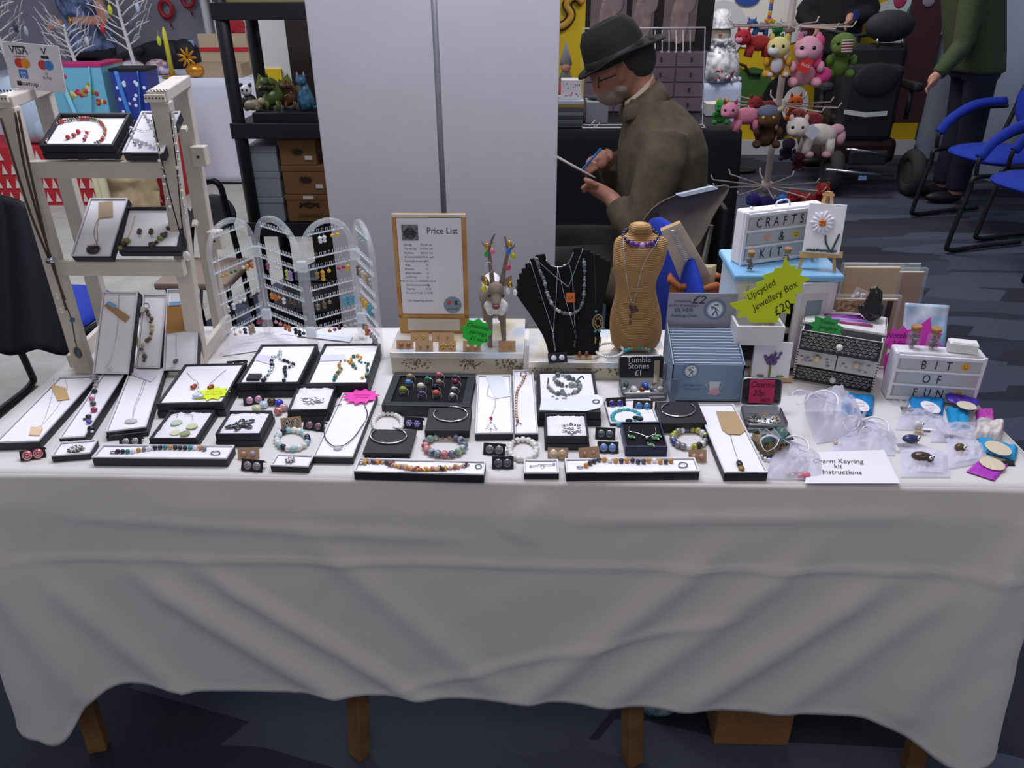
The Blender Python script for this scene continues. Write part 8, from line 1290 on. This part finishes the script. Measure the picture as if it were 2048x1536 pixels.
# grey drawers unit and dark triptych
YD = 4.62; a = PY(1168, 215, YD); b_ = PY(1404, 215, YD); ztop = PY(1300, 104, YD).z; t = thing('drawer_unit', 'dusky pink grey unit of small drawers on the black table behind the man', 'drawers', ((a.x+b_.x)/2, YD+.06, Z3)); DM = M('#6f6068', .6); wD = b_.x-a.x; hD = ztop-Z3; MB(DM).box(((a.x+b_.x)/2, YD+.065, Z3+hD/2), (wD, .11, hD)).build('carcass', t, bev=.002)
for r_ in range(4):
    for c_ in range(4): x = a.x+wD*(c_+.5)/4; z = Z3+hD*(r_+.5)/4; m = MB(M('#7d6c76', .55)); m.box((x, YD+.006, z), (wD/4-.008, .012, hD/4-.008)); d = m.build('drawer', t, bev=.001); MB(M('#2a2528', .5)).box((x, YD-.003, z), (.008, .008, .022)).build('handle', d)
zf0 = ztop+.001; t = thing('framed_triptych', 'dark framed triptych of pink grey fantasy pictures above the drawer unit', 'picture', ((a.x+b_.x)/2, YD+.08, zf0)); MB(M('#1e1515', .5)).box(((a.x+b_.x)/2+.01, YD+.08, zf0+.28), (wD+.03, .03, .56)).build('frame', t, bev=.002)
for x0, x1 in ((1180, 1251), (1262, 1306), (1325, 1391)):
    pa, pb_ = PY(x0, 60, YD+.06), PY(x1, 60, YD+.06); xm = (pa.x+pb_.x)/2; m = MB(M('#7c6a6c', .5, hex2='#8f7876', scale=9)); m.box((xm, YD+.0625, zf0+.29), (pb_.x-pa.x, .006, .49)); m.m(M('#b59a92', .5, hex2='#9a7f80', scale=20)); m.sph((xm, YD+.059, zf0+.15), (.05, .003, .12), 12, 8); m.sph((xm-.01, YD+.059, zf0+.27), (.028, .003, .05), 10, 7); m.m(M('#a08a88', .5)); m.sph((xm+.035, YD+.0585, zf0+.24), (.045, .002, .06), 10, 7); m.build('picture', t)
# white wire frame
YW = 4.2; t = thing('wire_rack', 'white wire display frame with hooks standing on the black table', 'rack', (PY(1290, 200, YW).x, YW, Z3)); WW = M('#d0cfd4', .4); a, b_, c_, d = PY(1163, 266, YW), PY(1405, 250, YW), PY(1410, 55, YW), PY(1166, 57, YW); a.z = b_.z = Z3+.006; m = MB(WW); m.tube([a, b_, c_, d], .0045, 6, closed=True); m.build('outer_frame', t); m = MB(WW); m.tube([a+V((0, 0, 0)), a+V((0, -.08, 0)), b_+V((0, -.08, 0)), b_], .004, 6); m.build('foot', t)
for k in range(6): p = PY(1310+k*14, 60, YW); q2 = PY(1310+k*14, 106, YW); m = MB(WW); m.tube([p, q2, q2+V((-.008, -.02, .004)), q2+V((-.008, -.02, .012))], .0025, 5); m.build('hook', t)
for k, (x, y) in enumerate(((1190, 240), (1200, 245))): m = MB(WW); p = PY(x, y, YW-.03); m.tube([p, p+V((-.02, 0, -.025)), V((p.x-.03, p.y, Z3+.006))], .003, 5); m.build('loose_hook', t)
p = PY(1193, 240, 4.3); t = thing('card_box', 'pale grey card file box behind the wire rack base', 'box', (p.x, 4.35, Z3)); MB(M('#8f8f97', .6)).box((p.x, 4.35, Z3+.05), (.115, .12, .10)).build('box_body', t); MB(M('#cfd3dc', .6)).box((p.x, 4.35, Z3+.103), (.11, .11, .006)).build('card_stack', t); m = MB(M('#46414a', .8)); m.sph((p.x, 4.35, Z3+.118), (.055, .05, .012), 10, 6); m.build('trinkets', t)
# plinth with silver snowman
px0, px1, pY = PY(1388, 175, 6.05).x, PY(1482, 175, 6.05).x, 6.05; table_under('small table under the pale blue white cloth with the silver snowman', px0, px1, pY, 6.5, .71); drape('tablecloth', 'pale blue white cloth on the small table carrying the silver snowman', px0, px1, pY, 6.5, .715, M('#b9c3e0', .8), .70, 8)
Z4 = .72; YS = 6.2; sc = 1.0; p = PY(1428, 165, YS); t = thing('snowman_statue', 'silver flaky snowman statue in a top hat on the cloth covered plinth', 'statue', (p.x, YS, Z4)); SM = M('#8a8d95', .45, .15, hex2='#d8dadf', scale=22, bump=.8); hh = PY(1428, 18, YS).z-Z4; m = MB(SM); q = random.Random(3)
m.lathe([(.17, 0), (.175, .05), (.15, .18), (.115, hh*.42), (.09, hh*.56), (.075, hh*.6)], (p.x, YS, Z4), 20)
for i in range(150): z = q.uniform(.0, hh*.56); a = q.uniform(0, 6.28); r = (.175-.085*z/(hh*.56)); m.sph((p.x+r*math.cos(a), YS+r*math.sin(a), Z4+z+.01), (.022, .012, .017), 6, 4, Matrix.Rotation(a, 3, 'Z'))
m.build('body', t); MB(M('#cdbfae', .5)).sph((p.x+.003, YS-.01, Z4+hh*.66), (.08, .08, .072), 14, 10).build('head', t); MB(M('#8a5a4a', .4)).sph((p.x-.01, YS-.092, Z4+hh*.66), .012, 8, 6).build('nose', t); m = MB(SM); m.lathe([(.105, hh*.74), (.108, hh*.75), (.075, hh*.765), (.07, hh), (.0001, hh+.003)], (p.x, YS, Z4), 18); m.build('top_hat', t)
m = MB(SM); m.tube([V((p.x-.06, YS-.07, Z4+hh*.57)), V((p.x, YS-.1, Z4+hh*.555)), V((p.x+.07, YS-.06, Z4+hh*.57))], .022, 8); m.build('scarf', t); m = MB(M('#b5303a', .4)); [m.sph((p.x+.02+q.uniform(-.06, .1), YS-.17+q.uniform(-.02, .02), Z4+q.uniform(.02, .09)), .009, 6, 5) for _ in range(12)]; m.build('red_berries', t)
p = PY(1390, 175, 5.2); m = MB(M('#d3cfc9', .7)); m.box((p.x-.02, 4.55, Z3+.03), (.07, .1, .06)) ; tag(m.build('white_block'), 'small white block at the right end of the black table', 'block')
m = MB(M('#1a1b1f', .7)); p = PZ(1478, 345, 0); m.sph((p.x, p.y, .02), (.14, .07, .02), 12, 6); tag(m.build('cable_coil'), 'dark cable lying on the carpet behind the plush spinner', 'cable')
# ---------------- plush spinner ----------------
YP = 3.5; XP = .99; t = thing('plush_spinner', 'cream wire spinner stand with three tiers of arms holding plush toys', 'display stand', (XP, YP, 0)); CW_ = M('#b3a49b', .45); MB(CW_).cyl((XP, YP, .02), (XP, YP, 1.65), .014, 10).build('pole', t)
for k in range(4): a = k*1.571+.4; m = MB(CW_); m.tube([V((XP, YP, .05)), V((XP+.25*math.cos(a), YP+.25*math.sin(a), .012))], .010, 7); m.build('foot', t)
for z in (1.26, .96, .62):
    MB(CW_).cyl((XP, YP, z-.02), (XP, YP, z+.02), .024, 12).build('hub', t)
    for k in range(10): a = k*.628+.2; e = V((XP+.235*math.cos(a), YP+.235*math.sin(a), z+.004)); m = MB(CW_); m.tube([V((XP, YP, z)), e, e+V((.012*math.cos(a), .012*math.sin(a), .02))], .0032, 5); m.build('arm', t)
def plush(label, px, py, dy, s_, body, head, face=None, ears=None, eyec='#101014', pose='sit', extra=None, dirx=-1, legs=None, name='plush_toy'):
    c = PY(px, py, YP+dy); t = thing(name, label, 'plush toy', c-V((0, 0, s_*.5))); BM = M(body, .95, var=.08, scale=50, bump=.4); HM = M(head, .95, var=.06, scale=50, bump=.4); m = MB(BM)
    if pose == 'sit': m.sph(c+V((0, .01, -s_*.22)), (s_*.27, s_*.22, s_*.3), 12, 9); [m.sph(c+V((k*s_*.24, -s_*.12, -s_*.42)), (s_*.11, s_*.16, s_*.1), 10, 7) for k in (-1, 1)]; [m.sph(c+V((k*s_*.28, -s_*.12, -s_*.12)), (s_*.08, s_*.12, s_*.12), 9, 6) for k in (-1, 1)]; hp = c+V((dirx*s_*.03, -.02, s_*.22)); hr = s_*.29
    else: m.sph(c+V((-dirx*s_*.22, 0, -s_*.05)), (s_*.38, s_*.22, s_*.22), 12, 9); [m.tube([c+V((-dirx*s_*.22+k*s_*.22, j*s_*.12, -s_*.12)), c+V((-dirx*s_*.2+k*s_*.26, j*s_*.14, -s_*.42))], [s_*.1, s_*.09], 8) for k in (-1, 1) for j in (-1, 1)]; hp = c+V((dirx*s_*.3, -.03, s_*.12)); hr = s_*.24
    m.build('body', t); m = MB(HM); m.sph(hp, (hr, hr*.9, hr*.88), 14, 10); m.sph(hp+V((dirx*hr*.5, -hr*.5, -hr*.25)), (hr*.55, hr*.5, hr*.42), 12, 8); hd_ = m.build('head', t)
    if face: m = MB(M(face, .9)); m.sph(hp+V((dirx*hr*.55, -hr*.62, -hr*.25)), (hr*.5, hr*.42, hr*.38), 12, 8); m.build('muzzle', t)
    for k in (-1, 1):
        e = hp+V((dirx*hr*.25+k*hr*.42, -hr*.80, hr*.15)); MB(M(eyec, .15)).sph(e, hr*.15, 8, 6).build('eye', t)
        if ears: col, kind = ears; m = MB(M(col, .9)); o = hp+V((k*hr*.55, 0, hr*.7)); (m.lathe([(hr*.22, 0), (hr*.02, hr*.6)], o, 8, (k*.3, 0, 1)) if kind == 'horn' else m.sph(o+V((k*hr*.1, 0, hr*.1)), (hr*.22, hr*.12, hr*.32), 9, 7)); m.build('ear', t)
    if extra: extra(t, c, hp, hr)
    return t
def wing_tag(col): return lambda t, c, hp, hr: MB(M(col, .6)).box(hp+V((.02, -hr*1.05, -hr*.5)), (hr*.8, .003, hr*.9), Matrix.Rotation(.5, 3, 'Y')).build('swing_tag', t)
plush('red plush dragon with pink muzzle on the left of the top tier', 1503, 82, -.16, .135, '#9a2a2c', '#b5242f', '#d98aa0', ('#b01f2a', 'horn'), pose='lie')
plush('blue plush dragon mostly hidden at the back of the top tier', 1513, 52, .16, .09, '#3a5a92', '#3a5a92', None, ('#4a7ab0', 'horn'), pose='lie')
plush('green plush toy hidden at the back of the top tier', 1553, 66, .14, .085, '#2f8a45', '#2f8a45')
def bird(t, c, hp, hr): MB(M('#c9c3c9', .95)).sph(c+V((-.004, -.028, -.03)), (.024, .012, .03), 10, 7).build('belly', t); [MB(M('#c9b0b8', .9)).sph(c+V((k*.03, -.05, -.062)), (.012, .014, .009), 8, 6).build('paw', t) for k in (-1, 1)]
plush('yellow and cream plush hamster sitting in the middle of the top tier', 1554, 112, -.19, .15, '#c9972c', '#ddcf8a', '#d9d5d3', ('#d3b85c', 'round'), extra=bird)
def uni(t, c, hp, hr):
    m = MB(M('#d94a80', .95, bump=.6, scale=120)); [m.sph(hp+V((hr*.75, .0, hr*.5-k*hr*.45)), (hr*.36, hr*.3, hr*.42), 9, 7) for k in range(4)]; m.build('mane', t); m = MB(M('#cf3f86', .95, bump=.6, scale=120)); m.sph(c+V((.075, 0, -.055)), (.032, .028, .03), 10, 8); m.build('tail', t)
    m = MB(M('#d22f2a', .6)); o = c+V((-.02, -.062, -.012)); m.box(o, (.048, .003, .05), Matrix.Rotation(.35, 3, 'Y')); m.m(M('#f0e6e6', .6)); m.text('RUSS', o+V((0, -.003, -.005)), (.94, 0, -.34), (.34, 0, .94), .015); m.build('swing_tag', t)
plush('pink plush unicorn with bright pink mane and red tag, top tier right', 1612, 120, -.18, .185, '#d79aa6', '#dca0ae', '#dca9b6', ('#d77f9c', 'round'), extra=uni)
def cact(t, c, hp, hr): m = MB(M('#c9c2bb', .8)); [m.tube([hp+V((-.02-.001*k, -hr*1.0, -.022+.010*k)), hp+V((.02, -hr*1.08, -.02+.010*k))], .0035, 5) for k in range(5)]; m.m(M('#7a1f28', .8)); [m.tube([hp+V((-.02, -hr*1.0, -.017+.010*k)), hp+V((.02, -hr*1.08, -.015+.010*k))], .0032, 5) for k in range(4)]; m.build('striped_bow', t)
plush('olive green plush with a striped red and white bow, right end of the top tier', 1682, 108, -.02, .17, '#56702c', '#5f7c33', None, None, extra=cact)
plush('dark maroon plush hanging between the unicorn and the olive toy', 1612, 72, .08, .10, '#4a1a24', '#5a2030', '#8a8a96')
plush('green plush dragon with yellow crest at the left end of the lower tier', 1442, 222, -.04, .10, '#2f8a3c', '#2f8a3c', None, ('#c9c03a', 'round'))
plush('pink plush dragon facing forward, lower tier left', 1478, 228, -.18, .15, '#c9788c', '#d4869c', None, ('#9c2434', 'horn'), pose='lie')
plush('dark red plush dragon behind the pink one, lower tier', 1525, 212, .0, .13, '#7a1f26', '#86242c', None, ('#9a2a2c', 'horn'), pose='lie')
def bis(t, c, hp, hr): m = MB(M('#b5a48c', .6)); m.tube(smooth_path([hp+V((hr*.5, -.01, hr*.6)), hp+V((hr*.95, -.02, hr*.9)), hp+V((hr*.85, -.02, hr*1.6))]), [.011, .010, .010, .010, .009, .008, .007, .006, .004], 8); m.build('horn', t); m = MB(M('#5c6478', .9)); m.sph(hp+V((-.005, .0, hr*.45)), (hr*.95, hr*.85, hr*.6), 12, 8); m.build('grey_crest', t)
plush('brown plush bison head with grey crest and curved horn, lower tier centre', 1535, 252, -.19, .16, '#4a2f1c', '#5f3c20', '#4f321d', None, eyec='#c9a05a', extra=bis)
plush('orange plush dragon with red spikes at the back of the lower tier', 1588, 214, .12, .11, '#c25a1c', '#d0621f', None, ('#a02420', 'horn'))
plush('salmon red plush toy behind the white unicorn, lower tier', 1610, 235, .02, .13, '#a5434a', '#b0574f', None, None, pose='lie')
def wuni(t, c, hp, hr):
    m = MB(M('#c99aa2', .95, bump=.6, scale=120)); m.sph(c+V((.11, 0, .01)), (.03, .022, .022), 10, 7); m.sph(c+V((.13, 0, -.02)), (.02, .018, .03), 10, 7); m.build('tail', t); MB(M('#c3c3cc', .6)).box(hp+V((.045, -hr*1.05, -hr*.2)), (.045, .003, .045), Matrix.Rotation(.6, 3, 'Y')).build('swing_tag', t)
    for k in (-1, 1): MB(M('#c4969c', .9)).sph(c+V((.04+k*.035, -.03, -.082)), (.020, .02, .014), 9, 6).build('hoof', t)
plush('white plush unicorn with pale pink tail and white tag, lower tier right', 1618, 264, -.17, .19, '#cfc4b9', '#d6ccc2', '#cbbcb0', ('#c9b4ac', 'round'), pose='lie', extra=wuni)
plush('dark purple plush hidden under the lower tier', 1575, 296, .05, .10, '#241a30', '#2c1c38'); plush('dark crimson plush low behind the white unicorn', 1598, 318, .1, .09, '#4a1520', '#541824')
plush('deep purple plush on the bottom tier behind the light box', 1520, 402, -.05, .13, '#241c5c', '#2a2068', None, None, pose='lie'); plush('blue plush toy on the bottom tier', 1562, 402, -.12, .07, '#1f5fb5', '#2468c0'); plush('red plush toy on the bottom tier, left of two', 1600, 395, -.08, .12, '#86161c', '#9a1c22', None, None, pose='lie'); plush('red plush toy on the bottom tier with tan ear, right of two', 1642, 388, -.05, .11, '#8a1a1e', '#a02024', None, ('#8a5a3a', 'round'))
t = thing('bead_string', 'string of blue, yellow and orange beads hanging above the plush spinner', 'beads', PY(1542, 30, 3.6)); 
for k in range(9): MB(M(['#3a5ab5', '#d9b92c', '#d98a2c', '#8a4a9a', '#3a7ac0'][k % 5], .4)).sph(PY(1545-k*.8, -6+k*5, 3.6), .0085, 8, 6).build('bead', t)
for k in range(4): MB(M(['#d9922c', '#c9b02c'][k % 2], .5)).sph(PY(1534+k*4, 40+(k % 2)*3, 3.6), .010, 8, 6).build('charm', t)
MB(M('#c9c3b8', .6)).tube([PY(1545, -40, 3.6), PY(1539, 38, 3.6)], .0015, 5).build('cord', t)
# ---------------- mobility scooter ----------------
t = thing('mobility_scooter', 'black mobility scooter seen from behind with a rucksack on its seat back', 'mobility scooter', (2.33, 6.0, 0)); YSc = 5.75; SC = lambda x, y, d=0: PY(x, y, YSc+d); BK1 = M('#16171b', .6, var=.1, scale=15); BK2 = M('#202228', .5)
m = MB(M('#23252c', .75)); p = SC(1780, 52, .12); m.sph(p, (.165, .06, .10), 18, 12); m.build('headrest', t)
for x in (1755, 1805): m = MB(SILV); m.cyl(SC(x, 92, .1), SC(x, 75, .1), .010, 8); m.build('headrest_post', t)
a, b_ = SC(1708, 92), SC(1838, 92); zt = SC(1770, 90).z; zb2 = SC(1770, 285).z; xm = (a.x+b_.x)/2-.02
m = MB(BK1); m.box((xm, YSc+.14, (zt+zb2)/2), (.44, .10, zt-zb2)); m.build('seat_back', t, bev=.04)
m = MB(M('#14151a', .8, bump=.3, scale=20)); zz0, zz1 = SC(1740, 280).z, SC(1740, 130).z; m.box((xm-.02, YSc+.03, (zz0+zz1)/2), (.38, .13, zz1-zz0)); rs = m.build('rucksack', t, bev=.035); m = MB(M('#191b21', .8)); c = SC(1748, 150, -.045); m.sph((xm-.02, YSc-.035, zz1-.09), (.15, .02, .11), 16, 10); m.build('front_pocket', rs); m = MB(M('#c9cfc9', .3)); p1, p2, p3 = SC(1689, 219, -.05), SC(1732, 225, -.055), SC(1775, 222, -.05); m.add([p1, p2, p3, p3-V((0, 0, .03)), p2-V((0, 0, .03)), p1-V((0, 0, .03))], [(0, 5, 4, 1), (1, 4, 3, 2)]); m.build('reflective_strip', rs, thick=.004)
m = MB(BK2); m.box((xm, YSc+.3, .5), (.46, .42, .09)); m.build('seat', t, bev=.03)
for s_, x in ((-1, xm-.30), (1, xm+.30)): m = MB(BK2); m.box((x, YSc+.22, .72), (.07, .42, .06)); m.build('armrest', t, bev=.02); m = MB(BK2); m.cyl((x, YSc+.12, .5), (x, YSc+.12, .7), .018, 8); m.build('armrest_post', t)
m = MB(M('#2a0f12', .35)); m.box((xm-.02, YSc+.32, .30), (.52, .66, .18)); m.build('body_shell', t, bev=.05); m = MB(M('#2c2d33', .3)); c = SC(1735, 315, -.03); m.box((c.x, YSc-.03, c.z), (.26, .05, .10)); m.build('rear_bin', t, bev=.015); m = MB(CHR); m.tube([SC(1693, 298, -.07), SC(1735, 302, -.08), SC(1773, 310, -.07)], .008, 8); m.build('chrome_trim', t); m = MB(SILV); m.tube([SC(1652, 339, -.12), SC(1788, 352, -.12)], .010, 8); m.build('bumper_bar', t); m = MB(M('#7fa3d0', .5)); m.box(SC(1725, 356, -.13), (.055, .006, .03)); m.build('number_tag', t)
TY_ = M('#2c2d2f', .85, bump=.9, scale=50)
for x, y in ((SC(1668, 345).x, YSc+.05), (SC(1820, 345).x, YSc-.02)):
    m = MB(TY_); m.tube([V((x, y+.115*math.cos(a*.2618), .16+.115*math.sin(a*.2618))) for a in range(24)], .048, 10, closed=True); m.build('tyre', t); m = MB(M('#5a5c60', .4, .5)); m.cyl((x-.03, y, .16), (x+.03, y, .16), .075, 14); m.build('wheel_hub', t)
m = MB(TY_); m.tube([V((xm, YSc+.60+.1*math.cos(a*.2618), .14+.1*math.sin(a*.2618))) for a in range(24)], .04, 10, closed=True); m.build('tyre', t); m = MB(BK2); m.cyl((xm, YSc+.6, .2), (xm, YSc+.55, 1.0), .03, 10); m.build('tiller', t); m = MB(BK2); m.tube([V((xm-.25, YSc+.45, 1.05)), V((xm, YSc+.55, 1.0)), V((xm+.25, YSc+.45, 1.05))], .015, 8); m.build('handlebar', t)
# ---------------- standing people ----------------
def person2(label, x, y, hgt, top, trous, hair, lean, arms, facing=-1, handc=SKIN, headless=False):
    t = thing('person', label, 'person', (x, y, 0)); k = hgt/1.7; hip = V((x, y, .88*k)); ch = hip+V((lean*.5, 0, .38*k)); nk0 = hip+V((lean, 0, .56*k)); hd = nk0+V((lean*.4+facing*.03, 0, .17*k)); m = MB(SKIN)
    m.tube([hip, ch, nk0], [.12, .13, .06], 12); m.tube([nk0, nk0.lerp(hd, .6)], .05, 10); m.sph(hd, (.095, .08, .115), 14, 10); m.sph(hd+V((facing*.09, 0, -.01)), (.02, .015, .02), 8, 6)
    for s_ in (-1, 1): m.sph(hd+V((0, s_*.08, 0)), (.015, .01, .025), 8, 6); m.tube([hip+V((0, s_*.09, -.05)), hip+V((.02, s_*.1, -.45*k)), V((x+.02, y+s_*.1, .06))], [.08, .06, .045], 10)
    for (e, h) in arms:
        s0 = ch+V((lean*.35, .19*(1 if e[1] > y else -1), .12*k)); e = V(e); h = V(h); m.tube([s0, e], [.05, .042], 10); m.tube([e, h], [.042, .028], 10); m.sph(h, (.035, .022, .045), 10, 8)
        for j in range(4): b0 = h+V((facing*.01, -.018+.012*j, -.03)); m.tube([b0, b0+V((facing*.014, 0, -.03)), b0+V((facing*.008-.004, 0, -.055+.004*j))], [.010, .009, .007], 6)
        m.tube([h+V((0, -.02, .0)), h+V((facing*.03, -.03, -.02)), h+V((facing*.035, -.028, -.045))], [.011, .010, .008], 6)
    m.build('body', t, remesh=.009, smoothmod=3)
    m = MB(M(top, .9, var=.08, scale=40, bump=.3)); m.loft([[c+V((rx*math.cos(i*.2618), ry*math.sin(i*.2618), 0)) for i in range(24)] for c, rx, ry in ((hip+V((0, 0, -.06)), .175, .20), (hip+V((lean*.15, 0, .08)), .18, .20), (ch, .18, .215), (ch.lerp(nk0, .6), .15, .2), (nk0+V((0, 0, -.02)), .08, .09))])
    for (e, h) in arms: s0 = ch+V((lean*.35, .17*(1 if e[1] > y else -1), .12*k)); m.tube([s0, V(e)], [.078, .064], 12); m.tube([V(e), V(h).lerp(V(e), .15)], [.064, .045], 12)
    m.build('jumper', t, remesh=.014, smoothmod=4); m = MB(M(trous, .9, var=.06)); m.tube([hip+V((0, 0, .02)), hip+V((0, 0, -.10))], [.155, .155], 14)
    for s_ in (-1, 1): m.tube([hip+V((0, s_*.09, -.05)), hip+V((.03, s_*.1, -.45*k)), V((x+.02, y+s_*.1, .09))], [.10, .08, .07], 12)
    m.build('trousers', t, remesh=.016, smoothmod=3); m = MB(M(hair, .9)); m.sph(hd+V((-facing*.02, 0, .03)), (.10, .088, .105), 12, 9); m.build('hair', t)
    for s_ in (-1, 1): m = MB(M('#15151a', .5)); m.sph((x+facing*.05, y+s_*.1, .04), (.13, .045, .04), 12, 8); m.build('shoe', t)
    return t
gx = PY(1935, 150, 5.3).x
person2('person in an olive green jumper and navy trousers bending forward at the right', gx+.20, 5.62, 1.74, '#3f4a2f', '#141a30', '#6a6258', -.26, [((gx-.02, 5.40, 1.02), tuple(PY(1866, 160, 5.35)))])
bx_ = PY(1672, 30, 6.8).x
person2('person in black clothes standing behind the mobility scooter holding something blue', bx_, 6.72, 1.76, '#111219', '#0e0f14', '#2a2422', 0, [((bx_+.2, 6.6, 1.14), tuple(PY(1700, 38, 6.45))), ((bx_-.26, 6.8, 1.12), (bx_-.2, 6.6, 1.0))]); p = PY(1712, 30, 6.41); box_thing('phone', 'blue object held in the hand of the person in black', 'phone', p, (.04, .01, .06), M('#26367a', .4))
m = MB(M('#3a1822', .8)); a = PY(1862, 20, 6.4); m.box((a.x, 6.45, .95), (.24, .05, 1.15)); m.m(M('#8a7a8a', .6)); m.sph((a.x-.02, 6.42, PY(1862, 2, 6.42).z), (.045, .006, .04), 12, 7); tag(m.build('maroon_banner'), 'dark maroon hanging banner with pale round mark beside the green jumper person', 'banner')
m = MB(M('#c9d6dc', .7)); a = PY(1832, 20, 6.9); m.box((a.x, 6.95, 1.1), (.4, .02, .7)); m.m(M('#3f7a72', .6)); q = random.Random(2)
for i in range(10): m.sph((a.x+q.uniform(-.15, .15), 6.938, 1.1+q.uniform(-.1, .3)), (.05, .004, .02), 8, 5, Matrix.Rotation(q.uniform(0, 3), 3, 'Y'))
m.m(M('#b03a5a', .6)); m.sph((a.x-.12, 6.937, PY(1812, 2, 6.93).z), (.05, .005, .05), 10, 6); tag(m.build('flower_panel'), 'pale blue panel with green leaves behind the mobility scooter', 'panel')
